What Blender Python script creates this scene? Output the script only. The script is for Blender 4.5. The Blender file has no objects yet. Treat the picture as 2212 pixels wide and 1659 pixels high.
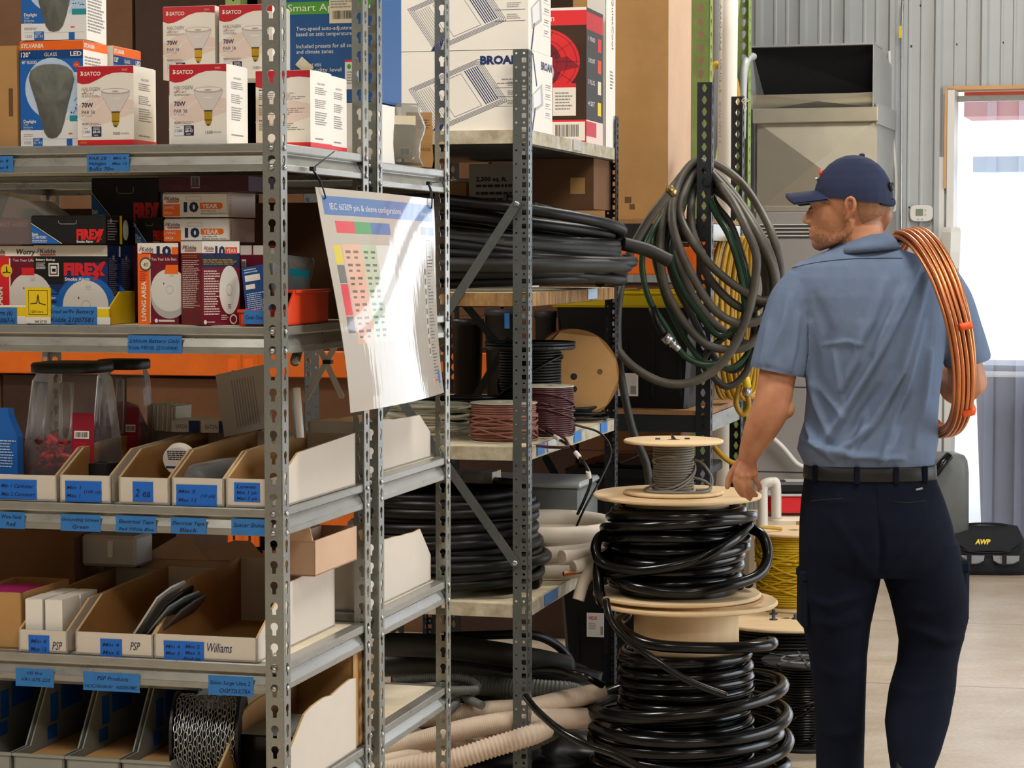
import bpy, bmesh, math, random
import numpy as np
from mathutils import Vector, Matrix, noise
random.seed(7)
SC = bpy.context.scene
COL = SC.collection
PI = math.pi
# ------------------------------------------------------------------ camera
FPX, CX, CY = 4900.0, 1106.0, 829.5
EYE = Vector((0, 0, 1.57))
PITCH = math.atan((829.5 - 550) / FPX)
FWD = Vector((0, math.cos(PITCH), -math.sin(PITCH)))
UPV = Vector((0, math.sin(PITCH), math.cos(PITCH)))
RGT = Vector((1, 0, 0))

def ray(px, py):
    return FWD + RGT * ((px - CX) / FPX) + UPV * ((CY - py) / FPX)

def at(px, py, d):
    """world point seen at a pixel at horizontal distance d"""
    r = ray(px, py)
    return EYE + r * (d / r.y)

def floor_at(px, py, z=0.0):
    r = ray(px, py)
    return EYE + r * ((z - EYE.z) / r.z)

class Frame:
    """upright local frame: u right along a front, v into depth, w up"""
    def __init__(s, o, deg):
        a = math.radians(deg)
        s.o = Vector((o[0], o[1], 0)); s.deg = deg
        s.u = Vector((math.cos(a), -math.sin(a), 0)); s.v = Vector((math.sin(a), math.cos(a), 0))
        s.w = Vector((0, 0, 1))
        s.M = Matrix(((s.u.x, s.v.x, 0, s.o.x), (s.u.y, s.v.y, 0, s.o.y), (0, 0, 1, 0), (0, 0, 0, 1)))
        s.Mi = s.M.inverted()
    def loc(s, p): return s.Mi @ p
    def hit_v(s, px, py, v):
        r = ray(px, py); e = s.loc(EYE); d = s.Mi.to_3x3() @ r
        return e + d * ((v - e.y) / d.y)
    def hit_u(s, px, py, u):
        r = ray(px, py); e = s.loc(EYE); d = s.Mi.to_3x3() @ r
        return e + d * ((u - e.x) / d.x)
    def hit_w(s, px, py, w):
        r = ray(px, py); e = s.loc(EYE); d = s.Mi.to_3x3() @ r
        return e + d * ((w - e.z) / d.z)
    def mat(s, u, v, w, rz=0.0):
        return s.M @ Matrix.Translation((u, v, w)) @ Matrix.Rotation(math.radians(rz), 4, 'Z')

# ------------------------------------------------------------------ materials
def lin(h):
    h = h.lstrip('#')
    c = [int(h[i:i+2], 16) / 255 for i in (0, 2, 4)]
    return [x / 12.92 if x <= .04045 else ((x + .055) / 1.055) ** 2.4 for x in c] + [1]
MATS = {}
def new_mat(name):
    m = bpy.data.materials.new(name); m.use_nodes = True
    return m, m.node_tree.nodes, m.node_tree.links, m.node_tree.nodes['Principled BSDF']
def mat(name, hexc, rough=.5, metal=0.0, vary=0.0, scale=20, bump=0.0, bscale=60, stretch=(1, 1, 1), hex2=None, coat=0.0, spec=.5, trans=0.0, alpha=1.0, ior=1.45, rvary=0.0):
    m, N, L, b = new_mat(name)
    b.inputs['Base Color'].default_value = lin(hexc)
    b.inputs['Roughness'].default_value = rough
    b.inputs['Metallic'].default_value = metal
    b.inputs['Coat Weight'].default_value = coat
    b.inputs['Specular IOR Level'].default_value = spec
    b.inputs['Transmission Weight'].default_value = trans
    b.inputs['IOR'].default_value = ior
    b.inputs['Alpha'].default_value = alpha
    if vary or bump or hex2 or rvary:
        tc = N.new('ShaderNodeTexCoord'); mp = N.new('ShaderNodeMapping')
        mp.inputs['Scale'].default_value = stretch
        L.new(tc.outputs['Object'], mp.inputs['Vector'])
    if vary or hex2 or rvary:
        nz = N.new('ShaderNodeTexNoise'); nz.inputs['Scale'].default_value = scale; nz.inputs['Detail'].default_value = 5
        nz.inputs['Roughness'].default_value = .65
        L.new(mp.outputs['Vector'], nz.inputs['Vector'])
        rp = N.new('ShaderNodeValToRGB')
        c = lin(hexc)
        rp.color_ramp.elements[0].position = .3; rp.color_ramp.elements[1].position = .7
        if hex2:
            rp.color_ramp.elements[0].color = lin(hex2); rp.color_ramp.elements[1].color = c
        else:
            rp.color_ramp.elements[0].color = [max(0, x * (1 - vary)) for x in c[:3]] + [1]
            rp.color_ramp.elements[1].color = [min(1, x * (1 + vary * .6)) for x in c[:3]] + [1]
        if vary or hex2:
            L.new(nz.outputs['Fac'], rp.inputs['Fac']); L.new(rp.outputs['Color'], b.inputs['Base Color'])
        if rvary:
            mr = N.new('ShaderNodeMapRange'); mr.inputs['To Min'].default_value = max(.03, rough - rvary); mr.inputs['To Max'].default_value = min(1, rough + rvary)
            L.new(nz.outputs['Fac'], mr.inputs['Value']); L.new(mr.outputs['Result'], b.inputs['Roughness'])
    if bump:
        n2 = N.new('ShaderNodeTexNoise'); n2.inputs['Scale'].default_value = bscale; n2.inputs['Detail'].default_value = 4
        L.new(mp.outputs['Vector'], n2.inputs['Vector'])
        bp = N.new('ShaderNodeBump'); bp.inputs['Strength'].default_value = bump; bp.inputs['Distance'].default_value = .01
        L.new(n2.outputs['Fac'], bp.inputs['Height']); L.new(bp.outputs['Normal'], b.inputs['Normal'])
    MATS[name] = m
    return m
def M(name):
    if name not in MATS: raise KeyError('material ' + name)
    return MATS[name]

# ------------------------------------------------------------------ text cache
_TXT = {}
def text_geo(s, bold=0.0, shear=0.0):
    k = (s, bold, shear)
    if k not in _TXT:
        c = bpy.data.curves.new('txt', 'FONT'); c.body = s; c.size = 1; c.offset = bold; c.shear = shear
        c.resolution_u = 2; c.space_line = 1.0
        o = bpy.data.objects.new('txt', c); COL.objects.link(o)
        me = o.to_mesh()
        vs = [(v.co.x, v.co.y) for v in me.vertices]; fs = [tuple(p.vertices) for p in me.polygons]
        o.to_mesh_clear(); bpy.data.objects.remove(o); bpy.data.curves.remove(c)
        _TXT[k] = (vs, fs)
    return _TXT[k]

# ------------------------------------------------------------------ mesh builder
class MB:
    def __init__(s, m='steel'):
        s.v = []; s.f = []; s.mi = []; s.sm = []; s.mats = []; s.cur = m; s.smooth = False
    def _m(s, m):
        m = m or s.cur
        if m not in s.mats: s.mats.append(m)
        return s.mats.index(m)
    def add(s, vs, fs, m=None, smooth=None):
        n = len(s.v); k = s._m(m); sm = s.smooth if smooth is None else smooth
        s.v.extend([tuple(p) for p in vs])
        for f in fs:
            s.f.append(tuple(i + n for i in f)); s.mi.append(k); s.sm.append(sm)
        return s
    def box(s, x0, y0, z0, x1, y1, z1, m=None, ch=0.0, T=None):
        if x0 > x1: x0, x1 = x1, x0
        if y0 > y1: y0, y1 = y1, y0
        if z0 > z1: z0, z1 = z1, z0
        if ch <= 0:
            vs = [(x, y, z) for z in (z0, z1) for y in (y0, y1) for x in (x0, x1)]
            fs = [(0, 2, 3, 1), (4, 5, 7, 6), (0, 1, 5, 4), (2, 6, 7, 3), (0, 4, 6, 2), (1, 3, 7, 5)]
        else:
            ch = min(ch, (x1-x0)*.45, (y1-y0)*.45, (z1-z0)*.45)
            vs = []; idx = {}
            for a, x in enumerate((x0, x1)):
                for b, y in enumerate((y0, y1)):
                    for c, z in enumerate((z0, z1)):
                        sx, sy, sz = (1, -1)[a], (1, -1)[b], (1, -1)[c]
                        idx[a, b, c, 0] = len(vs); vs.append((x, y + sy*ch, z + sz*ch))
                        idx[a, b, c, 1] = len(vs); vs.append((x + sx*ch, y, z + sz*ch))
                        idx[a, b, c, 2] = len(vs); vs.append((x + sx*ch, y + sy*ch, z))
            I = lambda a, b, c, k: idx[a, b, c, k]
            fs = [(I(0,0,0,0), I(0,0,1,0), I(0,1,1,0), I(0,1,0,0)), (I(1,0,0,0), I(1,1,0,0), I(1,1,1,0), I(1,0,1,0)),
                  (I(0,0,0,1), I(1,0,0,1), I(1,0,1,1), I(0,0,1,1)), (I(0,1,0,1), I(0,1,1,1), I(1,1,1,1), I(1,1,0,1)),
                  (I(0,0,0,2), I(0,1,0,2), I(1,1,0,2), I(1,0,0,2)), (I(0,0,1,2), I(1,0,1,2), I(1,1,1,2), I(0,1,1,2))]
            for a in (0, 1):
                for b in (0, 1):
                    fs.append((I(a,b,0,0), I(a,b,0,1), I(a,b,1,1), I(a,b,1,0)))
            for a in (0, 1):
                for c in (0, 1):
                    fs.append((I(a,0,c,0), I(a,1,c,0), I(a,1,c,2), I(a,0,c,2)))
            for b in (0, 1):
                for c in (0, 1):
                    fs.append((I(0,b,c,1), I(1,b,c,1), I(1,b,c,2), I(0,b,c,2)))
            for a in (0, 1):
                for b in (0, 1):
                    for c in (0, 1):
                        fs.append((I(a,b,c,0), I(a,b,c,1), I(a,b,c,2)))
        if T is not None: vs = [T @ Vector(p) for p in vs]
        return s.add(vs, fs, m)
    def quad(s, a, b, c, d, m=None): return s.add([a, b, c, d], [(0, 1, 2, 3)], m)
    def prism(s, pts, d, m=None, caps=True):
        """pts: 3D polygon, d: extrusion vector"""
        n = len(pts); d = Vector(d)
        vs = [Vector(p) for p in pts] + [Vector(p) + d for p in pts]
        fs = [(i, (i+1) % n, n + (i+1) % n, n + i) for i in range(n)]
        if caps: fs += [tuple(range(n))[::-1], tuple(range(n, 2*n))]
        return s.add(vs, fs, m)
    def sheet(s, pts, t, m=None):
        """polygon in 3D given thickness t along its normal"""
        p = [Vector(q) for q in pts]; nrm = (p[1]-p[0]).cross(p[2]-p[0]).normalized()
        return s.prism(p, nrm * t, m)
    def ring_path(s, path, r, sides=8, m=None, closed=False, caps=True, rfun=None, smooth=True, flat=None):
        """tube along a path (rotation-minimising frames)"""
        P = [Vector(p) for p in path]; n = len(P)
        if n < 2: return s
        tang = []
        for i in range(n):
            if closed: t = P[(i+1) % n] - P[i-1]
            else: t = P[min(i+1, n-1)] - P[max(i-1, 0)]
            tang.append(t.normalized() if t.length > 1e-9 else Vector((0, 0, 1)))
        ref = Vector((0, 0, 1)) if abs(tang[0].z) < .9 else Vector((1, 0, 0))
        nrm = (ref - tang[0] * ref.dot(tang[0])).normalized()
        vs = []
        for i in range(n):
            t = tang[i]
            nrm = nrm - t * nrm.dot(t)
            if nrm.length < 1e-6: nrm = t.orthogonal()
            nrm.normalize(); bn = t.cross(nrm)
            rr = rfun(i / (n-1)) * r if rfun else r
            for k in range(sides):
                a = 2*PI*k/sides
                c, d = math.cos(a) * rr, math.sin(a) * rr
                if flat: c *= flat[0]; d *= flat[1]
                vs.append(P[i] + nrm * c + bn * d)
        fs = []
        for i in range(n if closed else n-1):
            j = (i+1) % n
            for k in range(sides):
                l = (k+1) % sides
                fs.append((i*sides+k, i*sides+l, j*sides+l, j*sides+k))
        s.add(vs, fs, m, smooth)
        if caps and not closed:
            n0 = len(s.v) - n*sides
            k = s._m(m)
            s.f.append(tuple(n0 + q for q in range(sides))[::-1]); s.mi.append(k); s.sm.append(False)
            s.f.append(tuple(n0 + (n-1)*sides + q for q in range(sides))); s.mi.append(k); s.sm.append(False)
        return s
    tube = ring_path
    def lathe(s, prof, c=(0, 0, 0), sides=32, m=None, axis='z', smooth=True, a0=0, a1=2*PI):
        """prof: list of (radius, height)"""
        full = abs(a1 - a0 - 2*PI) < 1e-6
        na = sides if full else sides + 1
        vs = []
        for r, h in prof:
            for k in range(na):
                a = a0 + (a1-a0) * k / sides
                x, y = r*math.cos(a), r*math.sin(a)
                if axis == 'z': q = (x, y, h)
                elif axis == 'x': q = (h, x, y)
                else: q = (y, h, x)
                vs.append((q[0]+c[0], q[1]+c[1], q[2]+c[2]))
        fs = []
        for i in range(len(prof)-1):
            for k in range(sides):
                l = (k+1) % na
                fs.append((i*na+k, i*na+l, (i+1)*na+l, (i+1)*na+k))
        return s.add(vs, fs, m, smooth)
    def disc(s, r, z0, z1, c=(0, 0, 0), sides=32, m=None, axis='z', ch=0.0, hole=0.0):
        ch = min(ch, abs(z1-z0)*.45)
        p = [(hole, z0)] + ([(r-ch, z0), (r, z0+ch), (r, z1-ch), (r-ch, z1)] if ch else [(r, z0), (r, z1)]) + [(hole, z1)]
        if hole: p.append((hole, z0))
        return s.lathe(p, c, sides, m, axis, smooth=False)
    def ellipsoid(s, c, rx, ry, rz, m=None, nu=20, nv=12, T=None):
        vs = []; fs = []
        for j in range(nv+1):
            t = PI*j/nv
            for i in range(nu):
                a = 2*PI*i/nu
                p = Vector((rx*math.sin(t)*math.cos(a), ry*math.sin(t)*math.sin(a), rz*math.cos(t)))
                if T is not None: p = T @ p
                vs.append(p + Vector(c))
        for j in range(nv):
            for i in range(nu):
                k = (i+1) % nu
                fs.append((j*nu+i, (j+1)*nu+i, (j+1)*nu+k, j*nu+k))
        return s.add(vs, fs, m, True)
    def loft(s, rings, m=None, caps=True, smooth=True):
        n = len(rings[0]); vs = [p for r in rings for p in r]; fs = []
        for i in range(len(rings)-1):
            for k in range(n):
                l = (k+1) % n
                fs.append((i*n+k, i*n+l, (i+1)*n+l, (i+1)*n+k))
        if caps:
            fs.append(tuple(range(n))[::-1]); fs.append(tuple(range((len(rings)-1)*n, len(rings)*n)))
        return s.add(vs, fs, m, smooth)
    def mesh(s, name):
        me = bpy.data.meshes.new(name)
        me.from_pydata(s.v, [], s.f)
        for k in s.mats: me.materials.append(M(k))
        me.polygons.foreach_set('material_index', s.mi)
        me.polygons.foreach_set('use_smooth', s.sm)
        me.validate(); me.update()
        return me
    def recalc(s): s._recalc = True; return s

def fix_normals(me):
    bm = bmesh.new(); bm.from_mesh(me)
    bmesh.ops.recalc_face_normals(bm, faces=bm.faces)
    bm.to_mesh(me); bm.free()

def thing(name, label, cat, mtx=None, group=None):
    o = bpy.data.objects.new(name, None); COL.objects.link(o)
    o.empty_display_size = .05
    if mtx is not None: o.matrix_world = mtx
    tag(o, label, cat, group)
    return o
def tag(o, label, cat, group=None):
    o['label'] = label; o['category'] = cat
    if group: o['group'] = group
    return o
def part(name, mb, parent=None, label=None, mtx=None, norm=True, kind=None):
    me = mb.mesh(name) if isinstance(mb, MB) else mb
    if norm and isinstance(mb, MB): fix_normals_closed(me, mb)
    o = bpy.data.objects.new(name, me); COL.objects.link(o)
    if parent: o.parent = parent
    if mtx is not None: o.matrix_local = mtx
    if label: o['label'] = label
    if kind: o['kind'] = kind
    return o
def fix_normals_closed(me, mb):
    fix_normals(me)
def solo(name, mb, label, cat, mtx=None, group=None):
    o = part(name, mb); 
    if mtx is not None: o.matrix_world = mtx
    return tag(o, label, cat, group)
def structure(name, mb, mtx=None, parent=None):
    o = part(name, mb, parent)
    if mtx is not None: o.matrix_world = mtx
    if not parent: o['kind'] = 'structure'
    return o
def copy_tree(src, mtx=None, label=None, parent=None):
    c = src.copy(); COL.objects.link(c)
    if parent: c.parent = parent; c.matrix_local = src.matrix_local.copy()
    if mtx is not None: c.matrix_world = mtx
    if label: c['label'] = label
    for ch in list(src.children): copy_tree(ch, None, None, c)
    return c

# ------------------------------------------------------------------ surface printing
class Face:
    """a flat face of a box: origin o (lower left), ex right, ey up, in metres; prints sit a hair above it"""
    def __init__(s, mb, o, ex, ey, w, h):
        s.mb = mb; s.o = Vector(o); s.ex = Vector(ex).normalized(); s.ey = Vector(ey).normalized()
        s.n = s.ex.cross(s.ey); s.w = w; s.h = h
    def P(s, x, y, l=1): return s.o + s.ex*(x*s.w) + s.ey*(y*s.h) + s.n*(.00022*l)
    def rect(s, x0, y0, x1, y1, m, l=1):
        s.mb.add([s.P(x0, y0, l), s.P(x1, y0, l), s.P(x1, y1, l), s.P(x0, y1, l)], [(0, 1, 2, 3)], m, False); return s
    def poly(s, pts, m, l=1):
        s.mb.add([s.P(x, y, l) for x, y in pts], [tuple(range(len(pts)))], m, False); return s
    def oval(s, cx, cy, rx, ry, m, l=1, n=24, rot=0.0):
        a = s.w / s.h; pts = []
        for k in range(n):
            t = 2*PI*k/n; x = rx*math.cos(t); y = ry*math.sin(t)
            pts.append((cx + x*math.cos(rot) - y*math.sin(rot)/a, cy + x*math.sin(rot)*a + y*math.cos(rot)))
        return s.poly(pts, m, l)
    def line(s, pts, wd, m, l=1, closed=False):
        """stroke of width wd metres"""
        q = [Vector((x*s.w, y*s.h)) for x, y in pts]
        if closed: q.append(q[0])
        for a, b in zip(q, q[1:]):
            d = (b-a)
            if d.length < 1e-6: continue
            d.normalize(); nn = Vector((-d.y, d.x)) * wd * .5; a2 = a - d*wd*.25; b2 = b + d*wd*.25
            s.mb.add([s.o + s.ex*p.x + s.ey*p.y + s.n*(.00022*l) for p in (a2-nn, b2-nn, b2+nn, a2+nn)], [(0, 1, 2, 3)], m, False)
        return s
    def text(s, t, x, y, h, m, l=2, w=None, align='l', bold=0.0, shear=0.0, rot=0.0):
        """h: cap height as a fraction of face height; w: forced width as a fraction of face width"""
        vs, fs = text_geo(t, bold, shear)
        if not vs: return s
        xs = [p[0] for p in vs]; x0, x1 = min(xs), max(xs)
        k = h * s.h / .72
        kx = k if not w else w * s.w / max(1e-6, x1 - x0)
        off = {'l': x0, 'c': (x0+x1)/2, 'r': x1}[align]
        ca, sa = math.cos(rot), math.sin(rot); out = []
        for px, py in vs:
            a = (px-off)*kx; b = py*k
            out.append(s.o + s.ex*(x*s.w + a*ca - b*sa) + s.ey*(y*s.h + a*sa + b*ca) + s.n*(.00022*l))
        s.mb.add(out, fs, m, False); return s
    def fine(s, x0, y0, x1, y1, n, m, l=1, fill=.45, rag=.35, rnd=None):
        """rows of unreadable small print"""
        r = rnd or random
        for i in range(n):
            yy = y1 - (y1-y0)*(i+.5)/n; hh = (y1-y0)/n*fill*.5
            x = x0; xe = x1 - (x1-x0)*rag*r.random()
            while x < xe:
                ww = (x1-x0)*(.06 + .14*r.random()); e = min(x+ww, xe)
                s.rect(x, yy-hh, e, yy+hh, m, l); x = e + (x1-x0)*.025
        return s
    def bars(s, x0, y0, x1, y1, m, l=2, seed=1):
        r = random.Random(seed); x = x0
        while x < x1:
            w = (x1-x0)*r.choice((.012, .02, .03)); s.rect(x, y0, min(x1, x+w), y1, m, l); x += w + (x1-x0)*r.choice((.012, .02, .028))
        return s
def box_faces(mb, w, d, h):
    """faces of a box spanning x 0..w, y 0..d, z 0..h: front (-y), right (+x), top"""
    F = Face(mb, (0, 0, 0), (1, 0, 0), (0, 0, 1), w, h)
    R = Face(mb, (w, 0, 0), (0, 1, 0), (0, 0, 1), d, h)
    T = Face(mb, (0, 0, h), (1, 0, 0), (0, 1, 0), w, d)
    return F, R, T

def bez(pts, n=12, closed=False):
    """Catmull-Rom through the points"""
    P = [Vector(p) for p in pts]; N = len(P); out = []
    segs = N if closed else N-1
    for i in range(segs):
        if closed: a, b, c, d = P[i-1], P[i], P[(i+1) % N], P[(i+2) % N]
        else: a, b, c, d = P[max(i-1, 0)], P[i], P[i+1], P[min(i+2, N-1)]
        for k in range(n):
            t = k/n
            out.append(.5*((2*b) + (c-a)*t + (2*a-5*b+4*c-d)*t*t + (3*b-a-3*c+d)*t*t*t))
    if not closed: out.append(P[-1])
    return out
# ------------------------------------------------------------------ material table
mat('steel', '#9b9c94', .27, .55, vary=.08, scale=9, bump=.03, bscale=180, rvary=.08)
mat('steel_beam', '#a9a8a0', .30, .6, vary=.12, scale=14, stretch=(1, 1, 3), rvary=.12)
mat('zinc', '#b9bab8', .28, .9, vary=.12, scale=30)
mat('deck', '#d8ccb2', .75, vary=.10, scale=40, bump=.03)
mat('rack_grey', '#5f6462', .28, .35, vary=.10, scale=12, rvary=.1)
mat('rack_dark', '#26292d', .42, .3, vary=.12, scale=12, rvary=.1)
mat('rack_white_edge', '#c9c2ac', .55, vary=.2, scale=18, hex2='#8f8268')
mat('board', '#cdbf9f', .7, vary=.15, scale=50, bump=.05)
mat('board_stained', '#b08a55', .7, hex2='#5b3a1c', scale=28, stretch=(1, 1, .3))
mat('board_brown', '#9a7348', .7, vary=.18, scale=60)
mat('rack_green', '#90a860', .5, .1, vary=.18, scale=14)
mat('rack_orange', '#e06a17', .45, .05, vary=.12, scale=8)
mat('cardboard', '#b58a55', .85, vary=.10, scale=7, bump=.04, bscale=300)
mat('cardboard_in', '#a67a46', .88, vary=.12, scale=9, bump=.05, bscale=300)
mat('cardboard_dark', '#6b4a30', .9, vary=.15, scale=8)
mat('cardboard_pale', '#c9a88c', .85, vary=.08, scale=7)
mat('kraft_edge', '#c9a36c', .9)
mat('white_card', '#e9e4da', .6, vary=.03, scale=5)
mat('white_gloss', '#e8e8e8', .3, vary=.03, scale=5)
mat('bin_white', '#cfc5b7', .7, vary=.05, scale=6)
mat('tape_blue', '#2f74b8', .55, vary=.12, scale=40)
mat('label_blue', '#1b66c4', .5)
mat('ink', '#15130f', .6)
mat('ink_navy', '#14224a', .6)
mat('grey_print', '#8d8a88', .6)
mat('grey_dark', '#3d3c3c', .6)
mat('black', '#0d0d0e', .5)
mat('black_gloss', '#0b0b0c', .22, vary=.2, scale=10)
mat('red', '#c01f2c', .4)
mat('red_dark', '#8d1428', .4)
mat('red_bright', '#d8262c', .4)
mat('maroon', '#6d1328', .4)
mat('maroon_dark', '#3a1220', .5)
mat('orange', '#ef6a1c', .4)
mat('orange_bin', '#d9431f', .4)
mat('yellow', '#e6c417', .45)
mat('yellow_lid', '#d3b80f', .4)
mat('gold', '#c9a227', .3, .4)
mat('blue', '#1d63b5', .4)
mat('blue_deep', '#14437f', .4)
mat('blue_attic', '#17508a', .4)
mat('blue_navy', '#1b2f63', .4)
mat('blue_pale', '#b9cfe6', .5)
mat('cyan', '#1b93ad', .4)
mat('teal', '#1a8f9a', .5)
mat('green_print', '#4f9a2c', .4)
mat('cream', '#ddd0b4', .6)
mat('pink_pale', '#e2cdc2', .5)
mat('lamp_glass', '#d6cfca', .25)
mat('lamp_glass2', '#b9aaa4', .25)
mat('alarm_white', '#d9d6cf', .45)
mat('alarm_shade', '#b6b2ac', .5)
mat('cable_black', '#0b0b0b', .2, vary=.25, scale=15, rvary=.06)
mat('cable_matte', '#090908', .42, vary=.3, scale=12, spec=.35)
mat('cable_dusty', '#2b2823', .55, hex2='#100f0d', scale=9)
mat('hose_grey', '#5d574b', .5, hex2='#35322c', scale=7)
mat('hose_dark', '#33322c', .5, vary=.3, scale=9)
mat('hose_green', '#1d3d27', .4, vary=.3, scale=9)
mat('hose_yellow', '#b58a17', .4, vary=.2, scale=9)
mat('brass', '#b39a68', .3, .9)
mat('wire_grey', '#77736a', .45, vary=.12, scale=20)
mat('wire_brown', '#8c594a', .4, vary=.15, scale=20)
mat('wire_maroon', '#4a2427', .35, vary=.15, scale=20)
mat('wire_yellow', '#c4a012', .4, vary=.12, scale=20)
mat('wire_white', '#c9c4ae', .5)
mat('plywood', '#e0c296', .6, vary=.10, scale=6, stretch=(1, 6, 1), bump=.03)
mat('plywood_edge', '#b98a55', .7, vary=.2, scale=30)
mat('mdf', '#b8946a', .7, vary=.06, scale=9)
mat('fibreboard', '#8f632e', .75, vary=.08, scale=8)
mat('conduit_grey', '#5a5d58', .5, vary=.15, scale=12)
mat('conduit_dark', '#34342f', .5, vary=.2, scale=12)
mat('duct_beige', '#cdb9a4', .55, vary=.10, scale=8, bump=.05, bscale=120)
mat('foam_white', '#d8ccbb', .6, vary=.05, scale=10)
mat('copper', '#cf8558', .34, .85, vary=.08, scale=14)
mat('copper_flat', '#a8552c', .4, .6)
mat('plastic_grey', '#6c706f', .45, vary=.12, scale=10)
mat('plastic_dkgrey', '#3a3c3e', .5, vary=.12, scale=10)
mat('plastic_black', '#101113', .45, vary=.2, scale=10)
mat('plastic_case', '#1b1c1d', .5, vary=.2, scale=10)
mat('tote_black', '#08090b', .45, vary=.2, scale=6)
mat('clear_plastic', '#ffffff', .06, trans=1.0, ior=1.2, spec=.5)
mat('shirt', '#66758e', .9, vary=.10, scale=26, bump=.32, bscale=26, stretch=(1, 1, .55), spec=.2)
mat('shirt_seam_fold', '#2a3243', .9)
mat('trousers', '#0c111f', .9, vary=.2, scale=16, bump=.12, bscale=420, spec=.15)
mat('trousers_pocket', '#0e1622', .9, vary=.2, scale=16, spec=.15)
mat('belt', '#0d0b09', .5)
mat('cap', '#1c2542', .85, vary=.12, scale=22, bump=.08, bscale=500)
mat('boot', '#0d0c0b', .6)
mat('orange_tape', '#ee5a1a', .5)
mat('stubble', '#9a6b4f', .7, vary=.2, scale=140)
mat('lamp_window', '#8d9183', .25, hex2='#55594e', scale=22, stretch=(1, 1, .6), bump=.5, bscale=30)

mat('hair_short', '#94684a', .8, vary=.25, scale=120)
mat('hair', '#4a3526', .85)
mat('wall_metal', '#b6baba', .42, .2, vary=.05, scale=3, rvary=.08)
mat('galv', '#cdc6b2', .32, .6, vary=.06, scale=5, rvary=.1)
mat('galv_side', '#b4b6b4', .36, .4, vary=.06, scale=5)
mat('duct_liner', '#0e0e0e', .9, vary=.3, scale=40, bump=.1)
mat('furnace', '#97928e', .5, vary=.03, scale=4)
mat('pvc', '#ddd6ca', .35, vary=.04, scale=5)
mat('white_plastic', '#dedcd6', .35)
mat('lcd', '#7e8a72', .3)
mat('bag_black', '#15161a', .8, vary=.3, scale=30, bump=.15, bscale=250)
mat('bag_grey', '#8a8a8a', .7)
mat('trash_grey', '#55555f', .5, vary=.06, scale=6)
mat('wood_pale', '#cf9f6e', .7, vary=.1, scale=8)
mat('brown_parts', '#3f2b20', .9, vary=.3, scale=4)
mat('shed_red', '#c0442a', .6, vary=.1, scale=5)
mat('concrete', '#c4c0b8', .8, vary=.08, scale=6)
mat('ceiling_white', '#96928a', .9)
mat('bin_grey', '#8d8f88', .45, vary=.08, scale=10)
mat('magenta', '#b0156c', .4)

def skin_mat():
    m, N, L, b = new_mat('skin')
    tc = N.new('ShaderNodeTexCoord'); nz = N.new('ShaderNodeTexNoise'); nz.inputs['Scale'].default_value = 14; nz.inputs['Detail'].default_value = 6
    L.new(tc.outputs['Object'], nz.inputs['Vector'])
    rp = N.new('ShaderNodeValToRGB'); rp.color_ramp.elements[0].position = .3; rp.color_ramp.elements[1].position = .72
    rp.color_ramp.elements[0].color = lin('#a5694b'); rp.color_ramp.elements[1].color = lin('#c58c66')
    L.new(nz.outputs['Fac'], rp.inputs['Fac']); L.new(rp.outputs['Color'], b.inputs['Base Color'])
    b.inputs['Roughness'].default_value = .5; b.inputs['Subsurface Weight'].default_value = .12
    b.inputs['Subsurface Radius'].default_value = (.012, .004, .002)
    MATS['skin'] = m
skin_mat()

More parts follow.
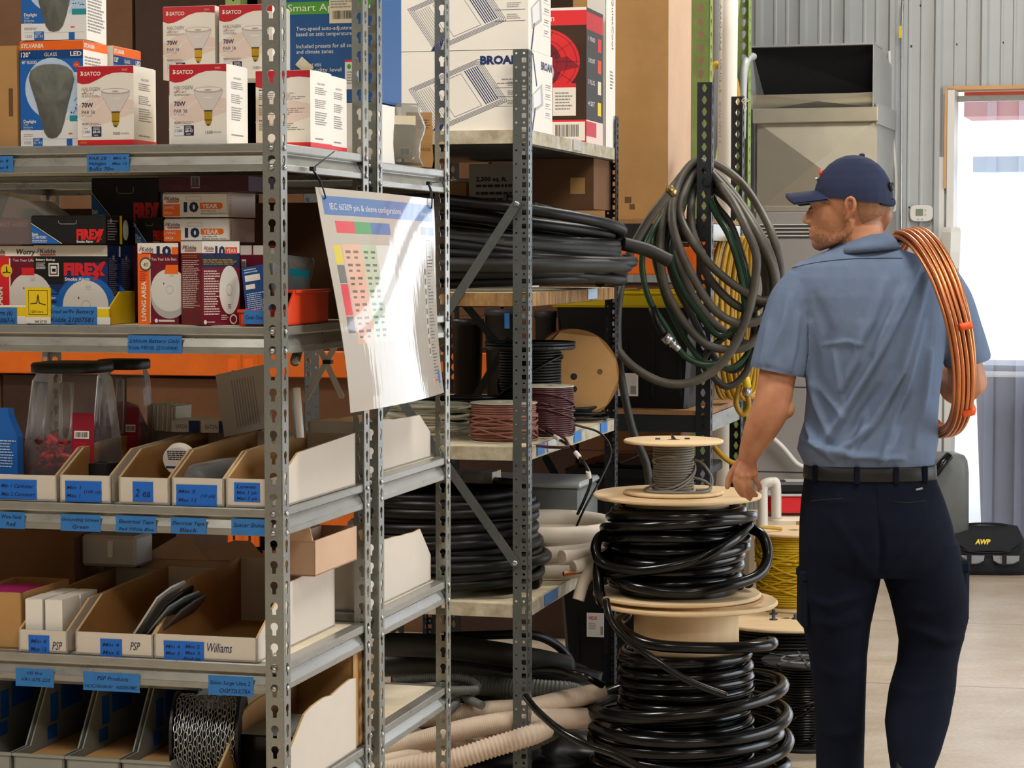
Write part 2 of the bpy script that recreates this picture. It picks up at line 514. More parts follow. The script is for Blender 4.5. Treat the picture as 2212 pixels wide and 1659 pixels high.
def floor_mat():
    m, N, L, b = new_mat('floor_vinyl')
    tc = N.new('ShaderNodeTexCoord')
    n1 = N.new('ShaderNodeTexNoise'); n1.inputs['Scale'].default_value = 2.2; n1.inputs['Detail'].default_value = 8; n1.inputs['Roughness'].default_value = .7
    mp = N.new('ShaderNodeMapping'); mp.inputs['Scale'].default_value = (1, 1.8, 1); mp.inputs['Rotation'].default_value = (0, 0, .25)
    L.new(tc.outputs['Object'], mp.inputs['Vector']); L.new(mp.outputs['Vector'], n1.inputs['Vector'])
    n2 = N.new('ShaderNodeTexNoise'); n2.inputs['Scale'].default_value = 60; n2.inputs['Detail'].default_value = 4
    L.new(mp.outputs['Vector'], n2.inputs['Vector'])
    r1 = N.new('ShaderNodeValToRGB'); r1.color_ramp.elements[0].position = .35; r1.color_ramp.elements[1].position = .68
    r1.color_ramp.elements[0].color = lin('#b9a58c'); r1.color_ramp.elements[1].color = lin('#d3c6b4')
    L.new(n1.outputs['Fac'], r1.inputs['Fac'])
    r2 = N.new('ShaderNodeValToRGB'); r2.color_ramp.elements[0].position = .42; r2.color_ramp.elements[1].position = .6
    r2.color_ramp.elements[0].color = (.86, .84, .82, 1); r2.color_ramp.elements[1].color = (1, 1, 1, 1)
    L.new(n2.outputs['Fac'], r2.inputs['Fac'])
    mx = N.new('ShaderNodeMixRGB'); mx.blend_type = 'MULTIPLY'; mx.inputs['Fac'].default_value = 1
    L.new(r1.outputs['Color'], mx.inputs['Color1']); L.new(r2.outputs['Color'], mx.inputs['Color2'])
    br = N.new('ShaderNodeTexBrick'); br.inputs['Scale'].default_value = 1; br.inputs['Brick Width'].default_value = 14; br.inputs['Row Height'].default_value = 1.45
    br.inputs['Mortar Size'].default_value = .004; br.inputs['Color1'].default_value = (1, 1, 1, 1); br.inputs['Color2'].default_value = (.97, .97, .96, 1)
    br.inputs['Mortar'].default_value = lin('#8d7a66')
    mp2 = N.new('ShaderNodeMapping'); mp2.inputs['Rotation'].default_value = (0, 0, math.radians(12)); mp2.inputs['Location'].default_value = (3.1, .35, 0)
    L.new(tc.outputs['Object'], mp2.inputs['Vector']); L.new(mp2.outputs['Vector'], br.inputs['Vector'])
    m2 = N.new('ShaderNodeMixRGB'); m2.blend_type = 'MULTIPLY'; m2.inputs['Fac'].default_value = 1
    L.new(mx.outputs['Color'], m2.inputs['Color1']); L.new(br.outputs['Color'], m2.inputs['Color2'])
    L.new(m2.outputs['Color'], b.inputs['Base Color'])
    b.inputs['Roughness'].default_value = .35
    MATS['floor_vinyl'] = m
floor_mat()

def curtain_mat():
    m = bpy.data.materials.new('strip_vinyl'); m.use_nodes = True
    N, L = m.node_tree.nodes, m.node_tree.links
    N.remove(N['Principled BSDF'])
    out = N['Material Output']
    t = N.new('ShaderNodeBsdfTransparent'); t.inputs['Color'].default_value = (.93, .95, 1, 1)
    d = N.new('ShaderNodeBsdfTranslucent'); d.inputs['Color'].default_value = (.9, .92, 1, 1)
    g = N.new('ShaderNodeBsdfGlossy'); g.inputs['Roughness'].default_value = .15
    a = N.new('ShaderNodeMixShader'); a.inputs['Fac'].default_value = .22
    L.new(t.outputs[0], a.inputs[1]); L.new(d.outputs[0], a.inputs[2])
    f = N.new('ShaderNodeFresnel'); f.inputs['IOR'].default_value = 1.25
    c = N.new('ShaderNodeMixShader'); L.new(f.outputs[0], c.inputs['Fac']); L.new(a.outputs[0], c.inputs[1]); L.new(g.outputs[0], c.inputs[2])
    L.new(c.outputs[0], out.inputs['Surface'])
    MATS['strip_vinyl'] = m
curtain_mat()
def film_mat(name, col, opac, rough):
    """thin clear plastic film: mostly see-through with a gloss"""
    m = bpy.data.materials.new(name); m.use_nodes = True
    N, L = m.node_tree.nodes, m.node_tree.links
    N.remove(N['Principled BSDF']); out = N['Material Output']
    t = N.new('ShaderNodeBsdfTransparent'); t.inputs['Color'].default_value = lin(col)
    p = N.new('ShaderNodeBsdfPrincipled'); p.inputs['Base Color'].default_value = lin(col); p.inputs['Roughness'].default_value = rough
    f = N.new('ShaderNodeFresnel'); f.inputs['IOR'].default_value = 1.5
    mt = N.new('ShaderNodeMath'); mt.operation = 'ADD'; mt.inputs[1].default_value = opac; mt.use_clamp = True
    L.new(f.outputs[0], mt.inputs[0])
    a = N.new('ShaderNodeMixShader'); L.new(mt.outputs[0], a.inputs['Fac']); L.new(t.outputs[0], a.inputs[1]); L.new(p.outputs[0], a.inputs[2])
    L.new(a.outputs[0], out.inputs['Surface']); MATS[name] = m
film_mat('film', '#f4f4f2', .06, .1)
film_mat('jar_clear', '#ffffff', .02, .04)
film_mat('bag_film', '#d6d6d2', .14, .12)
def emit_mat(name, col, k):
    m = bpy.data.materials.new(name); m.use_nodes = True
    N, L = m.node_tree.nodes, m.node_tree.links
    N.remove(N['Principled BSDF']); e = N.new('ShaderNodeEmission'); e.inputs['Color'].default_value = lin(col); e.inputs['Strength'].default_value = k
    L.new(e.outputs[0], N['Material Output'].inputs['Surface']); MATS[name] = m
def laminate_mat():
    m, N, L, b = new_mat('laminate')
    b.inputs['Base Color'].default_value = lin('#b8ae9f'); b.inputs['Roughness'].default_value = .5
    b.inputs['Coat Weight'].default_value = 1; b.inputs['Coat Roughness'].default_value = .04
    tc = N.new('ShaderNodeTexCoord'); mp = N.new('ShaderNodeMapping'); mp.inputs['Scale'].default_value = (26, 26, 1.6)
    n = N.new('ShaderNodeTexNoise'); n.inputs['Scale'].default_value = 1.4; n.inputs['Detail'].default_value = 3
    L.new(tc.outputs['Object'], mp.inputs['Vector']); L.new(mp.outputs['Vector'], n.inputs['Vector'])
    bp = N.new('ShaderNodeBump'); bp.inputs['Strength'].default_value = .12; bp.inputs['Distance'].default_value = .004
    L.new(n.outputs['Fac'], bp.inputs['Height']); L.new(bp.outputs['Normal'], b.inputs['Coat Normal'])
    MATS['laminate'] = m
laminate_mat()
# ------------------------------------------------------------------ frames of the place
FA = Frame((-.427, 4.2), 14.77)
FC = Frame((.045, 6.3), 14.77)
FE = Frame((.6785, 7.75), 14.77)
FD = Frame((.779, 9.0), 14.77)
FW = Frame((2.075, 11.5), 17.0)

# ------------------------------------------------------------------ perforated angle posts
def keyhole(rc, ws, ln):
    def f(a):
        sx, sy = math.cos(a), math.sin(a); r = rc
        if sy < -.2:
            t = ln / -sy
            if abs(sx) > 1e-6: t = min(t, ws / abs(sx))
            r = max(r, t)
        return r
    return f
def circ(rc): return lambda a: rc
def square(h): return lambda a: h / max(abs(math.cos(a)), abs(math.sin(a)))
def diamond(rc, ws, ln):
    """slotted oval with a round bulge in the middle"""
    def f(a):
        sx, sy = math.cos(a), math.sin(a); t = ln / max(1e-6, abs(sy))
        t = min(t, ws / max(1e-6, abs(sx)))
        return max(rc, t)
    return f
def perf_tile(mb, o, ex, ey, nz, t, x0, y0, x1, y1, cx, cy, fr, m, per=6):
    outer = []
    for k in range(per): outer.append((x0 + (x1-x0)*k/per, y0))
    for k in range(per): outer.append((x1, y0 + (y1-y0)*k/per))
    for k in range(per): outer.append((x1 - (x1-x0)*k/per, y1))
    for k in range(per): outer.append((x0, y1 - (y1-y0)*k/per))
    n = len(outer); inner = []
    for x, y in outer:
        a = math.atan2(y-cy, x-cx); r = fr(a); inner.append((cx + r*math.cos(a), cy + r*math.sin(a)))
    P = lambda p, d: o + ex*p[0] + ey*p[1] + nz*d
    vs = [P(p, 0) for p in outer] + [P(p, 0) for p in inner] + [P(p, t) for p in outer] + [P(p, t) for p in inner]
    fs = []
    for k in range(n):
        l = (k+1) % n
        fs += [(k, l, n+l, n+k), (2*n+k, 3*n+k, 3*n+l, 2*n+l), (n+k, n+l, 3*n+l, 3*n+k)]
    mb.add(vs, fs, m, False)
def perf_strip(mb, o, ex, ey, nz, t, w, z0, z1, pitch, cols, m):
    """cols: list of (xa, xb, [(dy fraction a, b, radial fn, cy fraction)])"""
    n = max(1, int((z1-z0)/pitch)); p = (z1-z0)/n
    for i in range(n):
        for xa, xb, cells in cols:
            for fa, fb, fr, cyf in cells:
                ya, yb = z0 + p*(i+fa), z0 + p*(i+fb)
                if fr is None:
                    P = lambda x, y, d: o + ex*x + ey*y + nz*d
                    mb.add([P(xa, ya, 0), P(xb, ya, 0), P(xb, yb, 0), P(xa, yb, 0)], [(0, 1, 2, 3)], m, False)
                    mb.add([P(xa, ya, t), P(xb, ya, t), P(xb, yb, t), P(xa, yb, t)], [(0, 1, 2, 3)], m, False)
                else:
                    perf_tile(mb, o, ex, ey, nz, t, xa, ya, xb, yb, (xa+xb)/2, z0 + p*(i+cyf), fr, m)
    # long edges
    P = lambda x, y, d: o + ex*x + ey*y + nz*d
    for x in (0, w):
        mb.add([P(x, z0, 0), P(x, z1, 0), P(x, z1, t), P(x, z0, t)], [(0, 1, 2, 3)], m, False)
    for y in (z0, z1):
        mb.add([P(0, y, 0), P(w, y, 0), P(w, y, t), P(0, y, t)], [(0, 1, 2, 3)], m, False)
X3, Y3, Z3 = Vector((1, 0, 0)), Vector((0, 1, 0)), Vector((0, 0, 1))
def bolt(mb, p, n, r=.0055, m='zinc'):
    n = Vector(n); a = n.orthogonal().normalized(); b = n.cross(a)
    rings = []
    for rr, h in ((r, 0), (r, .0018), (r*.7, .0035), (r*.2, .0042)):
        rings.append([Vector(p) + n*h + (a*math.cos(q*PI/4) + b*math.sin(q*PI/4))*rr for q in range(8)])
    mb.loft(rings, m)
def angle_post(su, sv, z0, z1, w, pitch, cols, m, levels=(), t=.002, split=None, bolts=True):
    """L post with its outer corner at the origin; su, sv = which way the flanges run"""
    mb = MB(m)
    segs = [(z0, z1, 0)] if not split else [(z0, split, .0012), (split - .03, z1, 0)]
    for a, b, off in segs:
        perf_strip(mb, Vector((0, -sv*off, 0)), X3*su, Z3, Y3*sv, t, w, a, b, pitch, cols, m)
        perf_strip(mb, Vector((-su*off, 0, 0)), Y3*sv, Z3, X3*su, t, w, a, b, pitch, cols, m)
    if bolts:
        for T in levels:
            for dz in (.009, .045):
                bolt(mb, (su*w*.52, -sv*.001, T-dz), (0, -sv, 0)); bolt(mb, (-su*.001, sv*w*.52, T-dz), (-su, 0, 0))
    return mb

# ------------------------------------------------------------------ the two back-to-back bolted shelving units
KH = [(0, .035, [(0, 1, keyhole(.0078, .0042, .0165), .6)])]
LA = {'s1': 1.776, 's2': 1.436, 's3': 1.096, 's4': .803, 's5': .547, 's6': .14}
PROF = [(.0040, 0), (.0028, -.002), (.0028, -.014), (.0040, -.0165), (.013, -.0175), (.013, -.0195), (.0045, -.0385), (.0028, -.040), (.0028, -.0500), (.0040, -.0515), (.016, -.0515)]
DA, G0, DB1, LNG = .515, .571, 1.108, 1.02
def shelf_unit(name, label, v0, v1, lv):
    root = thing(name, label, 'shelving unit', FA.mat(0, v0, 0), 'grey bolted shelving units back to back')
    D = v1 - v0
    for k, (x, y, su, sv) in enumerate(((0, 0, -1, 1), (0, D, -1, -1), (-LNG, 0, 1, 1), (-LNG, D, 1, -1))):
        o = part('post', angle_post(su, sv, 0, 2.35, .035, .0381, KH, 'steel', lv, split=1.085), root, mtx=Matrix.Translation((x, y, 0)))
    for T in lv:
        mb = MB('steel_beam')
        def rim(pf, closed=True):
            # the rolled rim runs round the four sides
            xs = [(-LNG+d, d, D-d, -d) for d, h in PROF]
            for (d0, h0), (d1, h1) in zip(PROF, PROF[1:]):
                c0 = [(-d0, d0, T+h0), (-d0, D-d0, T+h0), (-LNG+d0, D-d0, T+h0), (-LNG+d0, d0, T+h0)]
                c1 = [(-d1, d1, T+h1), (-d1, D-d1, T+h1), (-LNG+d1, D-d1, T+h1), (-LNG+d1, d1, T+h1)]
                for i in range(4):
                    j = (i+1) % 4
                    mb.quad(c0[i], c0[j], c1[j], c1[i])
        rim(PROF)
        r = .034; e = .004
        A = [(-e, e, T), (-e, D-e, T), (-LNG+e, D-e, T), (-LNG+e, e, T)]
        B = [(-r, r, T), (-r, D-r, T), (-LNG+r, D-r, T), (-LNG+r, r, T)]
        for i in range(4): mb.quad(A[i], A[(i+1) % 4], B[(i+1) % 4], B[i])
        sh = part('shelf', mb, root)
        dk = MB('deck'); dk.box(-LNG+.03, .03, T-.012, -.03, D-.03, T+.0006)
        part('shelf_board', dk, sh)
    return root
LVA = [LA[k] for k in ('s1', 's2', 's3', 's4', 's5', 's6')]
unitA = shelf_unit('shelving_unit', 'grey perforated steel shelving unit in front, loaded with boxes and blue taped bins', 0, DA, LVA)
LB = {'s1': 1.764, 's2': 1.43, 's3': 1.100, 's4': .811, 's5': .562, 's6': .14}
unitB = shelf_unit('shelving_unit', 'grey perforated steel shelving unit standing back to back behind the front one', G0, DB1, [LB[k] for k in ('s1', 's2', 's3', 's4', 's5', 's6')])
def strap(mb, a, b, w, n, m, t=.003, ext=0.0):
    """flat bar from a to b"""
    a, b, n = Vector(a), Vector(b), Vector(n).normalized(); d = (b-a).normalized(); a = a - d*ext; b = b + d*ext
    s_ = d.cross(n) * w * .5
    pts = []
    for q, c, sg in ((a, -1, 1), (b, 1, 1)):
        for k in range(7):
            an = -PI/2 + PI*k/6
            pts.append(q + d*c*math.cos(an)*w*.5 + s_*math.sin(an)*c)
    mb.prism(pts, n*t, m)
# the pale X brace between the two units
xb = MB('alarm_white')
pa = [FA.hit_v(px, py, .543) for px, py in ((683, 735), (738, 855), (733, 735), (662, 862))]
strap(xb, pa[0], pa[1], .012, (0, -1, 0), 'alarm_white'); 
for p in pa[2:]: p.y -= .004
strap(xb, pa[2], pa[3], .012, (0, -1, 0), 'alarm_white')
xz = part('cross_brace', xb, unitB, mtx=unitB.matrix_world.inverted() @ FA.M)
tie = MB('black'); c = FA.hit_v(706, 782, .535); tie.box(c.x-.008, c.y-.004, c.z-.004, c.x+.010, c.y+.012, c.z+.004)
part('zip_tie', tie, xz)

# ------------------------------------------------------------------ boltless rack of cable coils
CCOLS = [(0, .019, [(0, .5, None, 0), (.5, 1, circ(.0032), .75)]), (.019, .044, [(0, .5, square(.0068), .25), (.5, 1, circ(.0036), .75)])]
CCOLS = [(.025, .044, CCOLS[0][2]), (0, .025, CCOLS[1][2])]
LC = {'s1': 1.915, 's2': 1.463, 's3': 1.032, 's4': .590}
DC, WC = 1.19, .66
rackC = thing('storage_rack', 'dark grey boltless rack with particle board shelves holding cable coils', 'rack', FC.mat(0, 0, 0))
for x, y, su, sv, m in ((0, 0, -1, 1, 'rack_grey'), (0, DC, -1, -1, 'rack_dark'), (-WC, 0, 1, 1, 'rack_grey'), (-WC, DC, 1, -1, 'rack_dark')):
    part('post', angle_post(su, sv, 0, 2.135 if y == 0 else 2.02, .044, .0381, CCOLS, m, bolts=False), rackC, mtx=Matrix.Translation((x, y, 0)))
for k, T in LC.items():
    edge = {'s2': 'board_stained'}.get(k, 'rack_white_edge')
    mb = MB('rack_dark'); mb.box(-WC+.02, .02, T-.040, -.02, DC-.02, T-.0305)  # dark sheet below the board, shade of the underside put into its colour
    bs = part('beam_underside', mb, rackC)
    bd = MB(edge); [bd.box(*q, edge) for q in ((-WC+.003, .003, T-.037, -.003, .02, T), (-WC+.003, DC-.02, T-.037, -.003, DC-.003, T), (-.02, .02, T-.037, -.003, DC-.02, T), (-WC+.003, .02, T-.037, -WC+.02, DC-.02, T))]; bd.box(-WC+.02, .02, T-.03, -.02, DC-.02, T-.004, edge)
    bd.box(-WC+.012, .012, T-.01, -.012, DC-.012, T+.0008, 'board')
    part('shelf_board', bd, rackC)
    for y in (.0, DC):
        for dz in (-.012, -.058): cl = MB('zinc'); cl.box(-.018, y-.0015, T+dz-.012, -.008, y+.003, T+dz); part('beam_clip', cl, rackC)
br = MB('rack_grey')
for a, b in (((1117, 440), (975, 660)), ((1113, 1216), (967, 1008))):
    p, q = FC.hit_v(a[0], a[1], -.003), FC.hit_v(b[0], b[1], -.003)
    q = p + (q-p) * (.61 / max(.05, abs(q.x-p.x)))
    strap(br, p, q, .026, (0, -1, 0), 'rack_grey')
    bolt(br, p + Vector((0, -.004, 0)), (0, -1, 0), .008)
part('diagonal_brace', br, rackC)
br = MB('rack_dark')
for a, b in (((990, 640), (1090, 760)), ((1100, 735), (1000, 905)), ((1180, 990), (1290, 1180))):
    strap(br, FC.hit_v(a[0], a[1], DC+.003), FC.hit_v(b[0], b[1], DC+.003), .026, (0, -1, 0), 'rack_dark')
part('rear_brace', br, rackC)

# ------------------------------------------------------------------ slotted rack that carries the hoses and the tote
ECOLS = [(0, .05, [(0, 1, diamond(.0085, .0045, .0145), .5)])]
DE, WE = .718, 1.15
LE = {'s1': 1.693, 's2': 1.035}
rackE = thing('storage_rack', 'charcoal slotted rack with the hoses and black tote, behind the spools', 'rack', FE.mat(0, 0, 0))
for x, y, su, sv, zt in ((0, 0, -1, 1, 2.155), (0, DE, -1, -1, 2.155), (-WE, 0, 1, 1, 2.155), (-WE, DE, 1, -1, 2.155)):
    part('post', angle_post(su, sv, 0, zt, .05, .0395, ECOLS, 'rack_dark', bolts=False), rackE, mtx=Matrix.Translation((x, y, 0)))
for k, T in LE.items():
    mb = MB('rack_dark')
    for (xa, ya, xb_, yb) in ((-WE+.01, .004, -.01, .02), (-WE+.01, DE-.02, -.01, DE-.004), (-WE+.004, .01, -WE+.02, DE-.01)):
        mb.box(xa, ya, T-.075, xb_, yb, T-.018)
    part('beam_underside', mb, rackE)
    m2 = MB('steel_beam'); m2.box(-.02, .01, T-.075, -.004, DE-.01, T-.018); part('side_beam', m2, rackE)
    bd = MB('board_brown'); bd.box(-WE+.01, .006, T-.016, -.008, DE-.006, T); part('shelf_board', bd, rackE)

# ------------------------------------------------------------------ pallet rack far behind
DCOLS = [(0, .07, [(0, 1, keyhole(.012, .006, .022), .6)])]
DD, BAY = 1.07, 1.97
rackD = thing('pallet_rack', 'tall pallet rack with green uprights and orange beams along the back', 'rack', FD.mat(0, 0, 0))
for i in range(3):
    for y, sv in ((0, 1), (DD, -1)):
        part('upright', angle_post(-1, sv, 0, 4.2, .07, .0508, DCOLS, 'rack_green', bolts=False, t=.003), rackD, mtx=Matrix.Translation((-BAY*i, y, 0)))
    mb = MB('rack_green')
    for k in range(3): strap(mb, (-BAY*i-.03, .05, .3+k*1.3), (-BAY*i-.03, DD-.05, 1.5+k*1.3), .03, (1, 0, 0), 'rack_green')
    part('frame_brace', mb, rackD)
for z in (.45, 1.115, 1.545, 3.1):
    for i in range(2):
        mb = MB('rack_orange')
        for y in (-.012, DD-.03): mb.box(-BAY*(i+1)+.0, y, z-.055, -BAY*i-.07, y+.042, z+.055, 'rack_orange', ch=.004)
        for x in (-BAY*i-.075, -BAY*(i+1)-.005):
            mb.box(x, -.018, z-.105, x+.075, -.004, z+.085, 'rack_orange')
            mb.box(x+.015, -.0195, z-.09, x+.055, -.018, z+.02, 'orange')
            mb.box(x+.03, -.021, z-.08, x+.04, -.019, z-.03, 'black')
        part('beam', mb, rackD)
        dk = MB('brown_parts'); dk.box(-BAY*(i+1)+.05, .04, z+.055, -BAY*i-.05, DD-.04, z+.07); part('rack_deck', dk, rackD)
# ------------------------------------------------------------------ the building
mb = MB('floor_vinyl'); mb.box(-8, -3, -.08, 7, 11.6, 0); structure('floor', mb)
mb = MB('ceiling_white'); mb.box(-8, -3, 4.6, 7, 14, 4.7); structure('ceiling', mb)
mb = MB('ceiling_white'); mb.box(-7.2, -3, 0, -7.0, 14, 4.6); structure('wall_left', mb)
mb = MB('ceiling_white'); mb.box(-8, -3.2, 0, 7, -3, 4.6); structure('wall_front', mb)
mb = MB('ceiling_white'); mb.box(6.4, -3, 0, 6.6, 3.0, 4.6); mb.box(6.4, 8.2, 0, 6.6, 12, 4.6); mb.box(6.4, 3, 3.6, 6.6, 8.2, 4.6); structure('wall_right', mb)
# corrugated metal wall, 9 inch ribs, with the doorway cut out
WU0, WU1, WH = -8.5, 5.4, 4.6
dL = FW.hit_v(2043, 700, 0).x; dT = FW.hit_v(2043, 192, 0).z; dR = dL + 3.2  # doorway's unseen side widened to shape the chart glare and post highlights
def corr(u0, u1, z0, z1):
    mb = MB('wall_metal'); P = .2286; pts = []
    k = math.floor(u0 / P)
    while k*P < u1 + P:
        b = k*P + .048
        pts += [(b, 0), (b+.012, -.024), (b+.036, -.024), (b+.048, 0), (b+.098, 0), (b+.104, -.006), (b+.112, -.006), (b+.118, 0), (b+.160, 0), (b+.166, -.006), (b+.174, -.006), (b+.180, 0)]
        k += 1
    pts = [p for p in pts if u0 <= p[0] <= u1]
    pts = [(u0, 0)] + pts + [(u1, 0)]
    for a, b in zip(pts, pts[1:]): mb.quad((a[0], a[1], z0), (b[0], b[1], z0), (b[0], b[1], z1), (a[0], a[1], z1))
    mb.box(u0, .02, z0, u1, .05, z1)
    return mb
wm = corr(WU0, dL, 0, WH)
w2 = corr(dL, dR, dT, WH); wm.add(w2.v, w2.f, 'wall_metal'); w3 = corr(dR, WU1, 0, WH); wm.add(w3.v, w3.f, 'wall_metal')
sc_ = random.Random(3)
for px, py in ((1968, 100), (2066, 96), (2166, 92), (1963, 448), (1990, 12)):
    p = FW.hit_v(px, py, -.002); bolt(wm, p, (0, -1, 0), .007, 'grey_dark')
structure('wall_back', wm, FW.mat(0, 0, 0))
mb = MB('wood_pale')
mb.box(dL-.0, -.03, 0, dL+.035, .16, dT, 'white_plastic'); mb.box(dR-.03, -.03, 0, dR, .16, dT, 'white_plastic'); mb.box(dL, -.03, dT-.008, dR, .16, dT+.010, 'wood_pale')
mb.box(dL-.014, -.034, dT-.50, dL-.002, -.028, dT, 'wood_pale')
structure('trim_1', mb, FW.mat(0, 0, 0))
mb = MB('white_plastic'); mb.box(dL-.045, -.022, 0, dL-.012, -.004, 2.06); structure('trim_2', mb, FW.mat(0, 0, 0))
# vinyl strip curtain, each strip hangs on the header rail
cur = thing('strip_curtain', 'clear vinyl strip curtain hanging in the bright doorway', 'curtain', FW.mat(dL+.03, .10, 0))
rl = MB('zinc'); rl.box(.0, -.01, dT-.06, dR-dL-.06, .012, dT-.03); part('rail', rl, cur)
SW = .2
for i in range(20):
    mb = MB('strip_vinyl'); x = .0 + i*.155; y = .0 if i % 2 else .02
    n = 7; vs = []
    for z in (.06, dT*.5, dT-.045):
        for k in range(n):
            vs.append((x + SW*k/(n-1), y + .012*math.sin(PI*k/(n-1)), z))
    fs = [(j*n+k, j*n+k+1, (j+1)*n+k+1, (j+1)*n+k) for j in range(2) for k in range(n-1)]
    mb.add(vs, fs, 'strip_vinyl', True)
    part('vinyl_strip', mb, cur)
# outside
mb = MB('concrete'); mb.box(-3, .3, -.3, 12, 20, -.02); structure('ground', mb, FW.mat(0, 0, 0))
er = FW.hit_v(2082, 252, 3.2)
ow = thing('awning', 'red painted eave of the building outside beyond the doorway', 'building', FW.mat(er.x, 3.2, 0))
mb = MB('shed_red'); mb.box(0, 0, er.z, 6, .5, er.z+1.2); part('eave', mb, ow)
mb = MB('white_gloss'); mb.box(.55, -.01, er.z+.01, .72, 0, er.z+1.2); part('downpipe', mb, ow)
z_ = FW.hit_v(2150, 370, 3.2).z; mb = MB('blue_pale'); mb.box(.05, .1, z_, 6, .4, z_+.10); part('crossbar', mb, ow)
tc = thing('waste_bin', 'tall grey wheeled waste bin behind the strip curtain', 'bin', FW.mat(dL+.42, .62, 0))
mb = MB('trash_grey'); mb.loft([[(x*s_, y*s_, z) for x, y in ((-.30, -.3), (.3, -.3), (.3, .3), (-.3, .3))] for z, s_ in ((0, .86), (.95, 1))], 'trash_grey', smooth=False)
for k in range(4): mb.box(-.24+.14*k, -.305, .1, -.2+.14*k, -.27, .8)
part('body', mb, tc)
mb = MB('trash_grey'); mb.box(-.33, -.33, .95, .33, .33, 1.0, ch=.012); mb.box(-.34, -.335, .94, .34, -.30, .975, 'white_plastic', ch=.01); part('lid', mb, tc)

# furnace, plenum and return duct
fu = FW.hit_v(1625, 500, -.62)
u0 = FW.hit_v(1632, 460, -.66).x; u1 = FW.hit_v(1901, 460, -.66).x
zt = FW.hit_v(1700, 459, -.66).z
fur = thing('furnace', 'tall grey gas furnace cabinet with louvres under the metal duct', 'furnace', FW.mat(u0, -.66, 0))
W = u1-u0
mb = MB('furnace'); mb.box(0, 0, .03, W, .6, zt+.002, 'furnace', ch=.004)
yl = [FW.hit_v(1700, y, -.66).z for y in (488, 496, 504, 512)]
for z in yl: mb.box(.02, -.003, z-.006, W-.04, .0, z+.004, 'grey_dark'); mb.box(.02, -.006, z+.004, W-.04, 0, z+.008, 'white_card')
z = FW.hit_v(1700, 836, -.66).z; mb.box(0, -.0015, z-.003, W, .0, z+.003, 'grey_dark')
z = FW.hit_v(1700, 1020, -.66).z; mb.box(0, -.0015, z-.003, W, .0, z+.003, 'grey_dark')
part('cabinet', mb, fur)
mb = MB('white_plastic'); 
pp = [FW.hit_v(x, y, -.70) - Vector((u0, -.66, 0)) for x, y in ((1662, 940), (1690, 965), (1720, 1000), (1740, 1010))]
mb.tube(bez(pp, 6), .012, 8); part('drain_tube', mb, fur)
# duct: plenum box with cross broken front, then open hood with black liner
du = thing('air_duct', 'galvanised return air duct with black lined opening on the metal wall', 'duct', FW.mat(0, 0, 0))
vF = -.64
def pf(px, py, v=vF): return FW.hit_v(px, py, v)
a, b = pf(1636, 258).x, pf(1895, 258).x; z0, z1 = zt+.004, pf(1760, 262).z
mb = MB('galv')
c = Vector(((a+b)/2, vF-.055, (z0+z1)/2+.01))
co = [Vector((a, vF, z0)), Vector((b, vF, z0)), Vector((b, vF, z1)), Vector((a, vF, z1))]
for i in range(4): mb.add([co[i], co[(i+1) % 4], c], [(0, 1, 2)], 'galv', False)
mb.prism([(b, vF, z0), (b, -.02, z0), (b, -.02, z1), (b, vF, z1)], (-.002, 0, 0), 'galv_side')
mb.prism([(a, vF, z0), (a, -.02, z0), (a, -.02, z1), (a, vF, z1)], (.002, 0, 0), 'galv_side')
mb.box(a-.01, vF-.012, z0, b+.01, vF+.01, z0+.028, 'galv', ch=.003)
part('plenum', mb, du)
zf = pf(1760, 247).z
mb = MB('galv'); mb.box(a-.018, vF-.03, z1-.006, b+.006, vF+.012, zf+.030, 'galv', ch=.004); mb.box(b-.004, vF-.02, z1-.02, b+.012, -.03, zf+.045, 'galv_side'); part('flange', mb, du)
zh = pf(1760, 98).z; ah = pf(1622, 100).x; bh = pf(1890, 100).x
zb_ = zf + .03; zmid = pf(1760, 202).z
mb = MB('galv')
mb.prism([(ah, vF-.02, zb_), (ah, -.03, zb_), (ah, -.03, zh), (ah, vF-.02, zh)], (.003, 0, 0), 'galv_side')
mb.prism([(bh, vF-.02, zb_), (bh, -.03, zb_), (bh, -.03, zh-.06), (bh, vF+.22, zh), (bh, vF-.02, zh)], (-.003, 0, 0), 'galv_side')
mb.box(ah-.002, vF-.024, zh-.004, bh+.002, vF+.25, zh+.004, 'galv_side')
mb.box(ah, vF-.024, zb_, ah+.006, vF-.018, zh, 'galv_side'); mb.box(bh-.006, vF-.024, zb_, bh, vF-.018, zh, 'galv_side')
# inner baffle below the liner
d0, d1 = vF+.05, vF+.02
q = [Vector((ah+.05, d0, zb_)), Vector((bh-.004, d0, zb_)), Vector((bh-.004, d1, zmid)), Vector((ah+.05, d1, zmid))]
cc = (q[0]+q[1]+q[2]+q[3])/4 + Vector((0, -.012, 0))
for i in range(4): mb.add([q[i], q[(i+1) % 4], cc], [(0, 1, 2)], 'galv', False)
mb.quad((ah, d0, zb_), (ah+.05, d0, zb_), (ah+.05, d1, zmid), (ah, d1, zmid), 'galv')
part('hood', mb, du)
mb = MB('duct_liner')
q = [Vector((ah+.004, vF+.02, zmid)), Vector((bh-.004, vF+.02, zmid)), Vector((bh-.004, vF-.01, zh-.006)), Vector((ah+.004, vF-.01, zh-.006))]
q = [Vector((ah+.045, vF+.12, zmid+.0)), Vector((bh-.004, vF+.12, zmid+.01)), Vector((bh-.004, vF+.0, zh-.006)), Vector((ah+.004, vF+.0, zh-.006))]
cc = (q[0]+q[1]+q[2]+q[3])/4 + Vector((0, .02, 0))
for i in range(4): mb.add([q[i], q[(i+1) % 4], cc], [(0, 1, 2)], 'duct_liner', False)
part('liner', mb, du)
